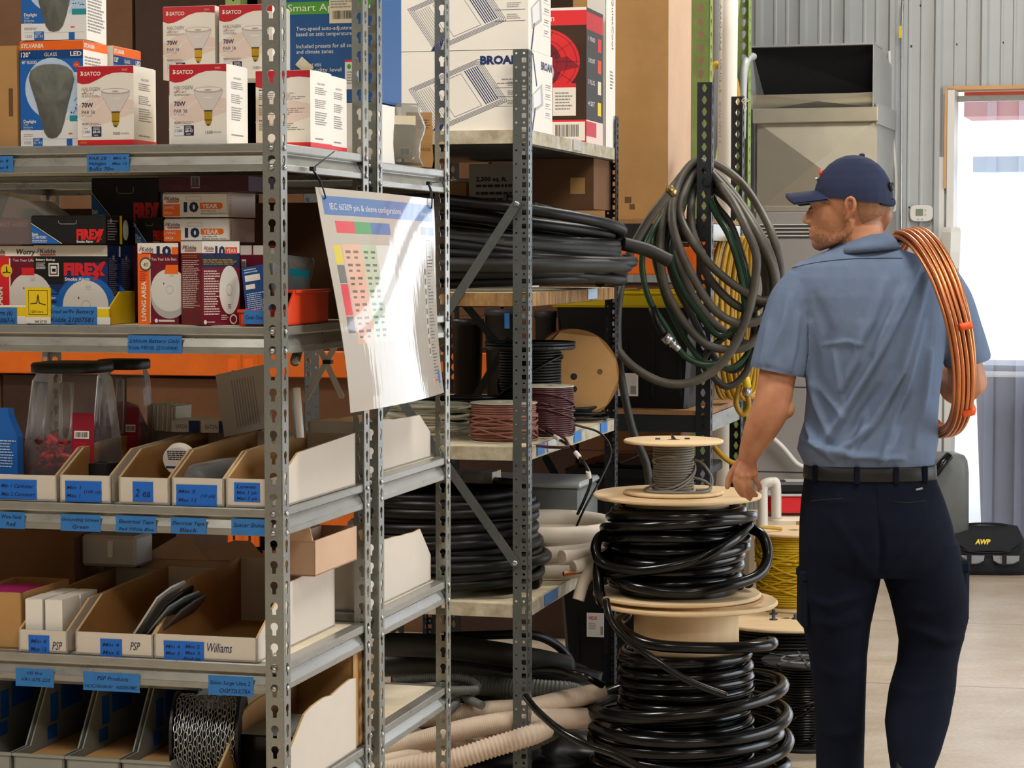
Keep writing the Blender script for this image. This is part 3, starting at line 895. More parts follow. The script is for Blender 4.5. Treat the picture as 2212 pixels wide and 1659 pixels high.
# pipes and wires on the wall
def wpipe(name, label, cat, pts, v, r, m):
    mb = MB(m); P = [FW.hit_v(x, y, v) for x, y in pts]; mb.tube(bez(P, 8), r, 10, m)
    return solo(name, mb, label, cat, FW.M)
wpipe('conduit', 'thin silver conduit running up the metal wall beside the duct', 'conduit', ((1950, 0), (1948, 60), (1947, 300), (1946, 560)), -.04, .007, 'zinc')
mb = MB('yellow'); p = FW.hit_v(1945, 69, -.05); mb.box(p.x-.007, p.y-.004, p.z-.03, p.x+.007, p.y, p.z+.03); solo('conduit_tag', mb, 'small yellow tag on the silver wall conduit', 'tag', FW.M)
wpipe('gas_pipe', 'white gas pipe dropping beside the duct behind the cap', 'pipe', ((1921, 110), (1923, 250), (1932, 330), (1936, 400), (1934, 445), (1930, 456), (1905, 457)), -.02, .008, 'white_plastic')

# thermostat and dispenser
p = FW.hit_v(1991, 461, -.006)
th = thing('thermostat', 'white wall thermostat with small green display beside the doorway', 'thermostat', FW.mat(p.x, -.006, p.z))
mb = MB('white_plastic'); mb.loft([[(.058*cx_*k, y, .042*cz*k) for cx_, cz in [(math.copysign(abs(math.cos(t))**.45, math.cos(t)), math.copysign(abs(math.sin(t))**.6, math.sin(t))) for t in [2*PI*i/32 for i in range(32)]]] for y, k in ((0, 1), (-.02, 1), (-.026, .93))], 'white_plastic', smooth=False)
mb.box(.018, -.0275, .010, .026, -.026, .02, 'alarm_shade'); mb.box(.018, -.0275, -.012, .026, -.026, -.002, 'alarm_shade'); mb.box(-.02, -.0275, -.034, -.01, -.026, -.026, 'alarm_shade'); mb.box(.0, -.0275, -.034, .01, -.026, -.026, 'alarm_shade')
part('housing', mb, th); mb = MB('lcd'); mb.box(-.026, -.0285, -.012, .010, -.026, .022); part('display', mb, th)
p = FW.hit_v(2058, 545, -.03)
dp = thing('soap_dispenser', 'pale grey wall dispenser mounted on the edge of the doorway', 'dispenser', FW.mat(p.x, -.03, p.z))
mb = MB('trash_grey'); mb = MB('white_plastic')
rings = []
for z, x0, x1, d in ((-.125, -.04, .03, .05), (-.08, -.042, .036, .09), (0, -.042, .04, .1), (.1, -.042, .042, .095), (.125, -.038, .036, .07)):
    rings.append([(x0, 0, z), (x1, 0, z), (x1+.003, -d*.7, z), ((x1+x0)/2, -d, z), (x0-.003, -d*.7, z)])
mb.loft(rings, 'white_plastic', smooth=False); part('body', mb, dp)
mb = MB('alarm_shade'); mb.box(.012, -.075, -.16, .032, -.03, -.12, ch=.004); part('push_lever', mb, dp)
# ------------------------------------------------------------------ printed cartons
def spot(fr, v, xl, xr, yt, T, yb=None):
    """where a box front seen between two pixel columns stands on a shelf at depth v: u0, width, height"""
    a, b = fr.hit_v(xl, 500, v), fr.hit_v(xr, 500, v)
    a = fr.hit_v(xl, yt, v); b = fr.hit_v(xr, yt, v)
    return a.x, b.x - a.x, (a.z + b.z)/2 - T
def carton_mb(w, d, h, m='white_card', side=None, top=None):
    mb = MB(m); mb.box(0, 0, 0, w, d, h, m)
    if side: Face(mb, (w, 0, 0), (0, 1, 0), (0, 0, 1), d, h).rect(0, 0, 1, 1, side, .5)
    if top: Face(mb, (0, 0, h), (1, 0, 0), (0, 1, 0), w, d).rect(0, 0, 1, 1, top, .5)
    return mb
def flaps(mb, w, d, h, m='grey_print'):
    """closing flap line on the top and the glued side seam"""
    F, R, T = box_faces(mb, w, d, h)
    T.rect(.02, .03, .98, .045, m, 1); T.rect(0, .9, 1, .91, m, 1)
    mb.box(.001, .002, h, w-.001, d*.96, h+.0012)

def lamp_pic(F, cx, top, bot, hw, m1='lamp_glass', m2='lamp_glass2'):
    """reflector lamp picture: wide lens on top, cone, screw base below"""
    n1 = bot + (top-bot)*.38
    F.poly([(cx-hw, top-.02), (cx+hw, top-.02), (cx+hw*.92, top-.08), (cx+.30*hw, n1+.015), (cx-.30*hw, n1+.015), (cx-hw*.92, top-.08)], m1, 2)
    F.oval(cx, top-.02, hw, .038, m2, 3); F.oval(cx, top-.015, hw*.9, .026, 'white_card', 4); F.oval(cx, top-.022, hw*.25, .012, m2, 5)
    F.rect(cx-hw*.3, top-.125, cx+hw*.3, top-.112, 'white_card', 4)
    F.line([(cx+hw, top-.03), (cx+hw*.92, top-.085), (cx+.30*hw, n1+.015)], .0006, 'lamp_glass2', 3)
    F.line([(cx-hw, top-.03), (cx-hw*.92, top-.085), (cx-.30*hw, n1+.015)], .0006, 'lamp_glass2', 3)
    F.rect(cx-.28*hw, n1-.015, cx+.28*hw, n1+.02, 'grey_dark', 3)
    F.rect(cx-.26*hw, bot+.07, cx+.26*hw, n1, 'gold', 4); F.rect(cx-.26*hw, bot+.068, cx+.26*hw, bot+.08, 'grey_dark', 5)
    F.poly([(cx-.17*hw, bot+.015), (cx+.17*hw, bot+.015), (cx+.22*hw, bot+.07), (cx-.22*hw, bot+.07)], 'gold', 4); F.oval(cx, bot+.012, .10*hw, .012, 'grey_dark', 5)
def par_box(base_red=False, back=False, seed=1):
    w, d, h = .1135, .112, .1475; mb = carton_mb(w, d, h, 'white_card'); F, R, T = box_faces(mb, w, d, h)
    r = random.Random(seed)
    wave = [(0, .80), (.1, .775), (.22, .785), (.36, .83), (.5, .885), (.64, .915), (.8, .92), (1, .905)]
    F.poly([(0, 1), *wave, (1, 1)], 'red', 1)
    F.poly([(0, .5), (.3, .62), (.55, .64), (1, .56), (1, .4), (.6, .3), (.25, .22), (0, .35)], 'pink_pale', .5)
    F.line([(0, .33), (.2, .38), (.42, .52), (.6, .6)], .0022, 'white_gloss', 1)
    F.line([(.62, .43), (.8, .44), (1, .43)], .0012, 'white_gloss', 1)
    if not back:
        F.text('SATCO', .13, .885, .05, 'white_card', 3, w=.29, bold=.03, shear=.1)
        F.poly([(.06, .885), (.10, .885), (.12, .91), (.09, .915), (.115, .935), (.06, .94), (.075, .915)], 'white_card', 3)
        F.text('S2257', .8, .945, .02, 'white_card', 3, w=.1)
        F.text('HALOGEN', .075, .69, .048, 'grey_print', 2, w=.34, bold=.01, shear=.3)
        F.text('e cel', .08, .645, .035, 'grey_print', 2, w=.22, shear=.3); F.text('X', .105, .642, .045, 'red', 3, shear=.3)
        F.fine(.08, .605, .43, .635, 2, 'grey_print', 2, rnd=r)
        F.text('70W', .08, .48, .06, 'ink_navy', 2, w=.2, bold=.025); F.text('PAR 38', .08, .395, .046, 'ink_navy', 2, w=.23)
        F.text("30° FLOOD", .08, .362, .022, 'grey_print', 2, w=.18)
        F.text('90W', .08, .25, .036, 'ink_navy', 2, w=.12); F.fine(.21, .25, .44, .288, 2, 'grey_print', 2, rnd=r)
        F.rect(.085, .105, .245, .23, 'white_gloss', 2); F.line([(.085, .105), (.245, .105), (.245, .23), (.085, .23)], .0004, 'grey_print', 3, True)
        F.text('1380', .165, .15, .036, 'ink_navy', 4, w=.12, align='c'); F.fine(.11, .2, .22, .22, 1, 'grey_print', 4, rnd=r)
        F.rect(.255, .105, .425, .235, 'ink_navy', 2); F.text('$8.43', .34, .15, .036, 'white_card', 4, w=.13, align='c', bold=.02); F.fine(.28, .19, .41, .225, 2, 'white_card', 4, rnd=r); F.fine(.29, .115, .4, .135, 1, 'white_card', 4, rnd=r)
        F.text('1500', .63, .125, .04, 'ink_navy', 2, w=.125); F.text('HOURS', .77, .133, .024, 'grey_print', 2, w=.14)
        lamp_pic(F, .68, .70, .225, .255)
    else:
        F.fine(.05, .78, .6, .82, 1, 'red', 2, rnd=r)
        for y in (.62, .42, .22): F.fine(.06, y, .92, y+.1, 4, 'grey_print', 2, rnd=r); F.fine(.06, y+.12, .3, y+.145, 1, 'grey_dark', 2, fill=.6, rnd=r)
    R.text('HALOGEN', .32, .83, .03, 'grey_print', 2, w=.36, shear=.3)
    for y0, y1, n in ((.70, .80, 4), (.52, .64, 5), (.30, .48, 6), (.1, .14, 1)): R.fine(.22, y0, .80, y1, n, 'grey_print', 2, rnd=r)
    if base_red:
        F.rect(0, 0, 1, .065, 'red_bright', 2); R.rect(0, 0, 1, .065, 'red_bright', 2); F.rect(.05, .02, .16, .04, 'gold', 3)
    T.rect(.0, .0, 1, .2, 'red', 1)
    flaps(mb, w, d, h)
    return mb, w, d, h
def flood_box(seed=1):
    w, d, h = .130, .115, .200; mb = carton_mb(w, d, h, 'white_card'); F, R, T = box_faces(mb, w, d, h); r = random.Random(seed)
    F.rect(0, 0, 1, 1, 'white_gloss', .5)
    F.rect(0, .155, .36, .92, 'blue', 1); F.rect(0, .83, 1, .915, 'blue_deep', 1); F.poly([(.36, .7), (1, .7), (1, .83), (.36, .83)], 'blue', 1)
    F.poly([(.72, .25), (1, .25), (1, .48), (.86, .42)], 'blue_pale', 2); F.rect(.78, .235, 1, .29, 'teal', 3)
    F.oval(.5, .55, .42, .29, 'blue_pale', 1.5, 36)
    for i in range(18):
        x = .8+.18*r.random(); y = .31+.14*r.random(); F.oval(x, y, .012, .006, 'blue', 3, 8)
    F.rect(0, .915, 1, 1.0, 'orange', 2); R.rect(0, .915, 1, 1, 'orange', 1); T.rect(0, 0, 1, 1, 'orange', 1)
    F.text('SYLVANIA', .02, .937, .042, 'white_card', 4, w=.36, bold=.03, shear=.15); R.text('SYLVANIA', .03, .937, .04, 'white_card', 4, w=.42, bold=.03, shear=.15)
    F.text('120°', .02, .85, .047, 'white_card', 4, w=.15, bold=.02); F.text('GLASS', .39, .855, .036, 'white_card', 4, w=.2); F.text('LED', .8, .855, .044, 'white_card', 4, w=.18, bold=.03)
    F.text('40° FLOOD', .03, .785, .03, 'white_card', 4, w=.24, bold=.02)
    pts = [(.5, .78), (.62, .775), (.74, .755), (.83, .71), (.86, .63), (.82, .53), (.76, .4), (.70, .24), (.64, .13), (.58, .085), (.50, .075), (.43, .085), (.38, .13), (.32, .25), (.25, .42), (.17, .57), (.14, .65), (.17, .72), (.26, .76), (.38, .778)]
    F.poly(pts, 'lamp_window', 4)
    F.text('Daylight', .05, .225, .03, 'white_card', 4, w=.2, bold=.02)
    for i, t in enumerate(('Crisp', 'Reinvigorating', 'Energetic')): F.text(t, .05, .20-.025*i, .018, 'white_card', 4, w=(.07, .15, .12)[i])
    F.rect(0, 0, 1, .13, 'white_gloss', 3)
    F.poly(pts[9:14]+[(.38, .13)], 'grey_dark', 4) if 0 else None
    F.fine(.05, .09, .26, .12, 2, 'grey_print', 4, rnd=r); F.line([(.03, .07), (.97, .07)], .0004, 'grey_print', 4)
    F.text('1300', .06, .02, .03, 'grey_print', 5, w=.11); F.rect(.2, .0, .35, .08, 'blue', 4); F.text('$1.93', .275, .022, .026, 'white_card', 6, w=.12, align='c'); F.fine(.22, .05, .33, .075, 2, 'white_card', 6, rnd=r)
    F.rect(.73, .0, .82, .07, 'blue', 4); F.rect(.76, .11, .82, .125, 'orange', 4)
    F.poly([(.58, .085), (.50, .075), (.43, .085), (.39, .13), (.63, .13)], 'lamp_window', 5)
    F.oval(.9, .77, .055, .032, 'orange_bin', 4); F.text('15+', .9, .76, .02, 'white_card', 5, w=.06, align='c')
    R.fine(.06, .08, .9, .86, 26, 'grey_print', 2, rnd=r, fill=.5, rag=.25)
    flaps(mb, w, d, h, 'orange_bin')
    # the blister bulge over the lamp window
    f2 = MB('film'); q = [Vector((x*w, -.0016, y*h)) for x, y in pts]
    cen = Vector((.5*w, -.009, .46*h)); mid = [p.lerp(Vector((.5*w, 0, .46*h)), .3) + Vector((0, -.006+.003*math.sin(i*2.1), 0)) for i, p in enumerate(q)]
    n = len(q); f2.add(q + mid + [cen], [(i, (i+1) % n, n+(i+1) % n, n+i) for i in range(n)] + [(n+i, n+(i+1) % n, 2*n) for i in range(n)], 'film', True)
    lampm = MB('galv'); lampm.lathe([(.030, .100), (.040, .095), (.041, .07), (.022, -.02), (.013, -.03), (.013, -.055)], (.5*w, .02, .45*h), 24, 'galv') if 0 else None
    return mb, w, d, h, f2
def put(mb, name, label, cat, fr, u, v, T, rz=0, group=None, extra=None):
    o = solo(name, mb, label, cat, fr.mat(u, v, T, rz), group)
    if extra:
        for nm, m in extra: part(nm, m, o)
    return o
T1 = LA['s1'] + .001
# plain cardboard at the left edge of the top shelf
u, w, h = spot(FA, .03, -95, 36, 101, T1)
mb = carton_mb(w, .2, h, 'cardboard'); F, R, T = box_faces(mb, w, .2, h); F.rect(.86, .30, .93, .58, 'cardboard_dark', 1); flaps(mb, w, .2, h, 'cardboard_dark')
put(mb, 'cardboard_box', 'plain brown cardboard box with a hand slot at the end of the top shelf', 'box', FA, u, .03, T1)
fb, w, d, h, film = flood_box(2)
u = spot(FA, .03, 40, 190, 90, T1)[0]
put(fb, 'bulb_box', 'blue and orange flood bulb box standing on the top shelf with lamp window', 'box', FA, u, .035, T1, 1.5, 'blue flood bulb boxes', [('window_film', film)])
fb2, _, _, _, film2 = flood_box(5)
put(fb2, 'bulb_box', 'blue flood bulb box stacked on top of another, cut by the frame', 'box', FA, u+.006, .03, T1+h+.002, 6, 'blue flood bulb boxes', [('window_film', film2)])
fb3, _, _, _, film3 = flood_box(8)
put(fb3, 'bulb_box', 'blue flood bulb box half hidden behind a white halogen box', 'box', FA, u+w+.004, .165, T1, 90, 'blue flood bulb boxes', [('window_film', film3)])
PG = 'white and red halogen bulb boxes'
def par(label, v, xl, T, rz=0, red=False, back=False, seed=1, du=0):
    mb, w, d, h = par_box(red, back, seed)
    u = FA.hit_v(xl, 300, v).x
    return put(mb, 'bulb_box', label, 'box', FA, u+du, v, T, rz, PG)
par('white and red halogen bulb box with red stripe along its foot, front of shelf', .012, 168, T1, 2, True, seed=11)
par('white and red halogen bulb box beside the perforated post, front of shelf', .02, 367, T1, 1, seed=12)
TB = T1 + .149
par('white and red halogen bulb box low in the back row', .375, 356, T1, 0, seed=13, du=.01)
par('white and red halogen bulb box stacked high in the back row over brown gap', .375, 354, TB, 0, seed=14)
par('white and red halogen bulb box stacked high directly behind the perforated post', .375, 473, TB, 2, seed=15, du=.002)
par('halogen bulb box turned to show its printed back at the shelf end', .20, 553, T1, -2, True, True, seed=16)
par('halogen bulb box behind another at the shelf end showing its side', .335, 590, T1, 2, True, True, seed=17, du=.006)

# ---- second shelf: smoke alarms
T2 = LA['s2'] + .001
def kidde(F, x, y, hh, w, r=None):
    F.text('Kidde', x+w*.22, y, hh, 'grey_dark', 4, w=w*.78, bold=.01)
    F.poly([(x, y), (x+w*.2, y+hh*1.1), (x+w*.16, y+hh*.4)], 'red', 4); F.poly([(x, y+hh*.4), (x+w*.14, y+hh*1.2), (x+w*.19, y+hh*1.15)], 'gold', 4); F.rect(x+w*.2, y-hh*.4, x+w, y-hh*.18, 'red', 4)
def alarm(F, cx, cy, rx, ry, rim=.12):
    F.oval(cx, cy-ry*rim, rx, ry, 'alarm_shade', 3, 36); F.oval(cx, cy, rx, ry*.97, 'alarm_white', 4, 36)
    F.oval(cx+rx*.02, cy+ry*.02, rx*.2, ry*.2, 'alarm_shade', 5); F.oval(cx+rx*.02, cy+ry*.02, rx*.17, ry*.17, 'alarm_white', 6)
    for k in range(3): F.rect(cx+rx*.0, cy+ry*(.62+.06*k), cx+rx*.25, cy+ry*(.645+.06*k), 'alarm_shade', 5)
    F.oval(cx-rx*.3, cy+ry*.3, rx*.03, ry*.05, 'grey_dark', 5, 8)
def firex_box(w, d, h, seed=1):
    mb = carton_mb(w, d, h, 'blue_navy'); F, R, T = box_faces(mb, w, d, h); r = random.Random(seed)
    F.rect(0, .78, 1, .865, 'black', 1); F.rect(0, .86, 1, 1, 'white_card', 1.5); kidde(F, .03, .895, .065, .27)
    F.poly([(.0, .78), (.4, .78), (.4, .5), (0, .5)], 'black', 1); F.oval(.7, .25, .4, .36, 'blue', .8)
    F.text('FIREX', .41, .62, .15, 'red_bright', 4, w=.56, bold=.06); F.poly([(.80, .55), (.85, .55), (.98, .79), (.93, .79)], 'red_bright', 4)
    F.text('Smoke Alarm', .42, .545, .045, 'white_card', 4, w=.34, bold=.025)
    F.text('Battery Backup', .03, .80, .032, 'white_card', 4, w=.26, bold=.02); F.fine(.03, .69, .16, .78, 5, 'white_card', 3, rnd=r)
    F.rect(.2, .6, .34, .77, 'white_card', 3); F.rect(.215, .62, .325, .75, 'black', 4); F.rect(.23, .635, .31, .735, 'white_card', 5); F.rect(.25, .66, .30, .70, 'black', 6)
    F.poly([(0, .6), (.33, .38), (0, .38)], 'blue', 2); F.text('Item', .03, .50, .03, 'white_card', 3, w=.08, bold=.02); F.text('21007581', .03, .455, .035, 'white_card', 3, w=.18, bold=.02); F.fine(.03, .4, .2, .44, 2, 'white_card', 3, rnd=r)
    F.rect(0, .29, .33, .36, 'blue', 2); F.text('Easy Installation', .03, .31, .03, 'white_card', 3, w=.26, bold=.02)
    F.rect(0, .19, .33, .25, 'blue', 2); F.text('Locks', .2, .205, .03, 'white_card', 3, w=.08); F.rect(0, .08, .33, .15, 'blue', 2)
    alarm(F, .70, .22, .31, .34)
    Face(mb, (w, 0, 0), (0, 1, 0), (0, 0, 1), d, h).rect(0, 0, 1, .99, 'blue_navy', .5)
    R.text('*', .5, .76, .12, 'white_card', 2, align='c'); R.fine(.1, .36, .9, .84, 18, 'grey_print', 2, rnd=r); R.rect(0, .22, 1, .34, 'yellow', 2); R.fine(.1, .24, .9, .32, 2, 'black', 3, rnd=r, fill=.6)
    flaps(mb, w, d, h)
    return mb
SG = 'boxed smoke alarms on the second shelf'
u, w, h = spot(FA, .075, 73, 232, 531, T2)
put(firex_box(w, .052, h, 21), 'alarm_box', 'navy smoke alarm box with red lettering standing in the yellow tray', 'box', FA, u, .075, T2+.001, 0, SG)
u2 = FA.hit_v(73, 600, .13).x
put(firex_box(w, .052, h*.99, 22), 'alarm_box', 'navy smoke alarm box second in the yellow tray, only its side showing', 'box', FA, u+.002, .13, T2+.001, 0, SG)
def maroon_box(w, d, h, seed=1, red=False):
    mb = carton_mb(w, d, h, 'maroon'); F, R, T = box_faces(mb, w, d, h); r = random.Random(seed)
    F.rect(0, .87, 1, 1, 'white_card', 1)
    return mb, F, R, T, r
u, w, h = spot(FA, .075, -62, 74, 533, T2)
mb, F, R, T, r = maroon_box(w, .06, h)
kidde(F, .28, .9, .06, .26); F.text('Worry', .72, .895, .07, 'ink', 4, w=.3, bold=.02, shear=.2); F.rect(.0, 0, .62, .86, 'red_bright', 1); F.rect(.60, .0, .62, .84, 'white_card', 2)
F.text('Ten Year Life', .66, .80, .035, 'white_card', 3, w=.33); alarm(F, .93, .36, .33, .3); F.oval(.56, .68, .09, .085, 'yellow', 4); F.line([(.5, .65), (.56, .66), (.56, .73), (.57, .66), (.62, .65)], .002, 'ink', 5)
F.poly([(.8, .62), (1, .62), (1, .72), (.8, .72)], 'red_bright', 5); F.text('ALARM', .49, .1, .09, 'white_card', 4, w=.4, bold=.03, rot=PI/2)
flaps(mb, w, .06, h); put(mb, 'alarm_box', 'red smoke alarm box with worry free lettering at the left frame edge', 'box', FA, u, .075, T2+.001, 0, SG)
# open yellow display trays
def tray(u, w, hf, hs, d, label, seed, txt):
    o = thing('display_tray', label, 'tray', FA.mat(u, .022, T2), 'yellow counter trays under the smoke alarms')
    mb = MB('yellow'); t = .003
    mb.box(0, 0, 0, w, t, hf, 'yellow'); mb.box(0, d-t, 0, w, d, hs, 'yellow'); mb.box(0, 0, 0, w, d, .001, 'yellow')
    for x in (0, w-t):
        mb.prism([(x, 0, 0), (x, d, 0), (x, d, hs), (x, .045, hs), (x, 0, hf)], (t, 0, 0), 'yellow')
    F = Face(mb, (0, 0, 0), (1, 0, 0), (0, 0, 1), w, hf); F.rect(0, 0, 1, .42, 'white_card', 1); F.rect(0, .9, 1, 1, 'white_card', 1)
    part('tray', mb, o)
    return o, F
u0, w0, hf = spot(FA, .022, 66, 238, 663, T2)
o, F = tray(u0, w0, hf, .062, .115, 'yellow counter tray holding navy alarm boxes, blue tape across its front', 1, '')
mb = MB('yellow'); x0 = FA.hit_v(57, 690, .020).x - u0; mb.box(x0, -.004, .001, x0+.052, -.001, .070, 'yellow')
G = Face(mb, (x0, -.004, .001), (1, 0, 0), (0, 0, 1), .052, .069); G.line([(.12, .25), (.88, .25), (.88, .92), (.12, .92)], .001, 'ink', 1, True); G.line([(.2, .55), (.45, .57), (.5, .8), (.55, .57), (.8, .52)], .0018, 'ink', 2); G.text('120V wire', .2, .3, .07, 'ink', 2, w=.5); G.rect(0, 0, 1, .18, 'white_card', 1); G.text('wire', .35, .02, .12, 'ink', 2, w=.5)
part('price_card', mb, o)
def tape(mtx_parent, fr, v, corners, lines, root=None, name='tape_label', ink='ink_navy', tilt=0.0, lift=.0015, group=None, base='tape_blue', shear=.25):
    """strip of blue tape with marker writing, stuck on a face at depth v; corners = xl, yt, xr, yb in the photo"""
    xl, yt, xr, yb = corners; a = fr.hit_v(xl, yb, v); b = fr.hit_v(xr, yb, v); c = fr.hit_v(xl, yt, v)
    w, h = b.x - a.x, c.z - a.z
    mb = MB(base); r = random.Random(int(xl*7+yt))
    F = Face(mb, (a.x, v, a.z), (1, 0, 0), (0, 0, 1), w, h); nn = 7
    left = [(.0 + .012*r.random(), i/nn) for i in range(nn+1)]; rightp = [(1 - .012*r.random(), i/nn) for i in range(nn, -1, -1)]
    ring = left[::-1][::-1]
    pts = [(0, 0)] + [(1, 0)] + [(1-.01*r.random(), k/6) for k in range(1, 6)] + [(1, 1), (0, 1)] + [(.01*r.random(), k/6) for k in range(5, 0, -1)]
    F.mb.prism([F.P(x, y, 1) for x, y in pts], F.n*.0006, base)
    n = len(lines)
    for i, ln in enumerate(lines):
        t, x, y, hh, ww = ln[:5]
        F.text(t, x, y, hh, ink, 6, w=ww, shear=shear, bold=.008, rot=ln[5] if len(ln) > 5 else 0)
    return mb, F
def tape_on(parent, fr, v, corners, lines, **k):
    mb, F = tape(None, fr, v, corners, lines, **k)
    o = part('tape_label', mb, parent, mtx=parent.matrix_world.inverted() @ fr.M)
    return o
bpy.context.view_layer.update()
tape_on(o, FA, .0205, (94, 662, 210, 704), (('Wired w/9v Battery', .05, .66, .2, .9), ('Kidde 21007581', .14, .22, .24, .8), ('Kidde(12)', .4, .05, .12, .22)))
u1, w1, hf1 = spot(FA, .022, -80, 60, 659, T2)
o2, F = tray(u1, w1, hf1, .05, .115, 'yellow counter tray under the red alarm box at the left frame edge', 2, '')
bpy.context.view_layer.update()
tape_on(o2, FA, .0205, (-52, 664, 37, 704), (('alarm (6)', .45, .6, .25, .45), ('(21010067-A)', .35, .2, .25, .6)))
# lying packages above
def lying_firex(w, d, h, seed):
    mb = MB('black'); mb.box(0, 0, 0, w, d, h, 'black', ch=.003); F, R, T = box_faces(mb, w, d, h); r = random.Random(seed)
    F.poly([(0.01, .02), (.4, .02), (.01, .68)], 'blue', 1); F.line([(.42, .02), (.01, .72)], .0012, 'white_card', 2)
    F.text('Item', .02, .3, .11, 'white_card', 3, w=.08, bold=.02); F.text('21007581', .02, .19, .1, 'white_card', 3, w=.19, bold=.02); F.fine(.02, .05, .24, .16, 2, 'white_card', 3, rnd=r)
    F.text('FIREX', .62, .18, .33, 'red_bright', 3, w=.34, bold=.06); F.poly([(.88, .06), (.92, .06), (.99, .52), (.95, .52)], 'red_bright', 3); F.text('Smoke Alarm', .62, .05, .09, 'white_card', 3, w=.22, bold=.02)
    F.line([(.38, .82), (.38, .74), (.41, .7), (.60, .7), (.62, .74), (.62, .82)], .0012, 'grey_print', 2)
    R.text('*', .2, .6, .3, 'white_card', 2); R.fine(.1, .12, .55, .85, 8, 'grey_print', 2, rnd=r); R.rect(.60, 0, .7, 1, 'yellow', 2)
    R.oval(.84, .5, .12, .36, 'alarm_white', 3)
    return mb
H0 = spot(FA, .075, 73, 232, 531, T2)[2] + .003
u, w, h = spot(FA, .045, 66, 225, 465, T2+H0)
put(lying_firex(w, .115, h, 3), 'alarm_box', 'black smoke alarm box lying flat on top of the navy one', 'box', FA, u, .045, T2+H0, 1, SG)
u, w, h = spot(FA, .2, 182, 332, 416, T2+H0)
put(lying_firex(w, .12, h, 4), 'alarm_box', 'black smoke alarm box lying behind, in the shadow under the top shelf', 'box', FA, u, .23, T2+H0+.03, 0, SG)
mb = carton_mb(.15, .2, T2*0+H0+.026, 'maroon_dark'); put(mb, 'alarm_box', 'dark maroon carton deep in the second shelf beneath a black alarm box', 'box', FA, u, .22, T2, 0, SG)
u, w, h = spot(FA, .17, 272, 352, 470, T2+H0)
mb = lying_firex(w*.9, .1, h, 9); put(mb, 'alarm_box', 'small dark alarm box with a white alarm picture beside the black one', 'box', FA, u+.01, .19, T2+H0-.0, -12, SG)
mb = carton_mb(.1, .17, H0-.001, 'maroon_dark'); put(mb, 'alarm_box', 'dark maroon carton standing behind the yellow tray corner', 'box', FA, u-.005, .19, T2, 0, SG)
# clear clamshell alarm
o = thing('blister_pack', 'crumpled clear and red clamshell alarm pack at the left of second shelf', 'package', FA.mat(spot(FA, .05, -20, 0, 470, T2)[0], .06, T2+H0))
mb = MB('red_dark'); mb.prism([(-.03, 0, 0), (.085, 0, 0), (.075, 0, .045), (-.03, 0, .055)], (0, .1, 0), 'red_dark')
F = Face(mb, (-.03, 0, 0), (1, 0, 0), (0, 0, 1), .11, .06); F.rect(0, .55, .95, .75, 'red', 1); F.text('FIRST ALERT', .35, .58, .12, 'white_card', 2, w=.6); F.oval(.26, .63, .06, .11, 'white_card', 2)
part('card', mb, o)
mb = MB('bag_film'); mb.prism([(-.035, -.006, 0), (.10, -.006, .0), (.118, -.006, .05), (.07, -.006, .085), (-.02, -.006, .105), (-.04, -.006, .06)], (0, .12, 0), 'bag_film'); part('clear_shell', mb, o)
# lying ten year alarms
def ten_lying(w, d, h, seed):
    mb = MB('white_card'); mb.box(0, 0, 0, w, d, h, 'white_card', ch=.004); F, R, T = box_faces(mb, w, d, h); r = random.Random(seed)
    kidde(F, .02, .66, .17, .24); F.rect(.01, .03, .27, .52, 'orange', 1); F.text('LIVING', .03, .34, .11, 'white_card', 3, w=.16); F.text('AREA', .03, .12, .11, 'white_card', 3, w=.13)
    F.text('10', .33, .22, .38, 'ink_navy', 3, w=.22, bold=.05); F.poly([(.57, .32), (.88, .32), (.91, .38), (.91, .52), (.88, .57), (.57, .57)], 'orange', 2); F.text('YEAR', .6, .36, .17, 'white_card', 4, w=.24, bold=.03)
    F.text('Ten Year Life', .59, .21, .07, 'ink', 3, w=.22); F.text('Battery Smoke Alarm', .59, .11, .07, 'ink', 3, w=.36)
    F.line([(.36, .72), (.38, .68), (.58, .68), (.60, .72), (.58, .82), (.38, .82)], .0006, 'grey_print', 2, True)
    R.rect(0, 0, 1, 1, 'pink_pale', .5); R.fine(.04, .1, .1, .9, 8, 'grey_print', 2, rnd=r)
    return mb
u, w, h = spot(FA, .13, 352, 496, 472, T2+.1)
H1 = FA.hit_v(420, 523, .13).z - T2
mb = carton_mb(w-.004, .12, H1-.001, 'maroon'); put(mb, 'alarm_box', 'maroon alarm carton hidden behind the ten year boxes, carrying two white ones', 'box', FA, u+.002, .135, T2, 0, SG)
put(ten_lying(w, .13, T2+.1+h-(T2+H1), 5), 'alarm_box', 'white ten year smoke alarm box lying, lower of two', 'box', FA, u, .13, T2+H1, 0, SG)
H2 = FA.hit_v(420, 469, .13).z - T2; hh = FA.hit_v(420, 415, .13).z - T2 - H2
put(ten_lying(w, .14, hh, 6), 'alarm_box', 'white ten year smoke alarm box lying, upper of two', 'box', FA, u-.001, .128, T2+H2, 0, SG)
H3 = H2 + hh + .001; t3 = FA.hit_v(420, 372, .12).z - T2
mb = MB('maroon_dark'); mb.box(0, 0, 0, .185, .15, max(.02, LA['s1']-.056-T2-H3), 'maroon_dark'); F, R, T = box_faces(mb, .185, .15, .03); F.rect(.36, .2, .46, .95, 'grey_print', 1); F.bars(.37, .3, .45, .9, 'ink', 2); F.fine(.15, .1, .6, .4, 2, 'maroon', 2)
put(mb, 'alarm_box', 'dark maroon box squeezed flat under the top shelf', 'box', FA, u-.004, .12, T2+H3, 0, SG)
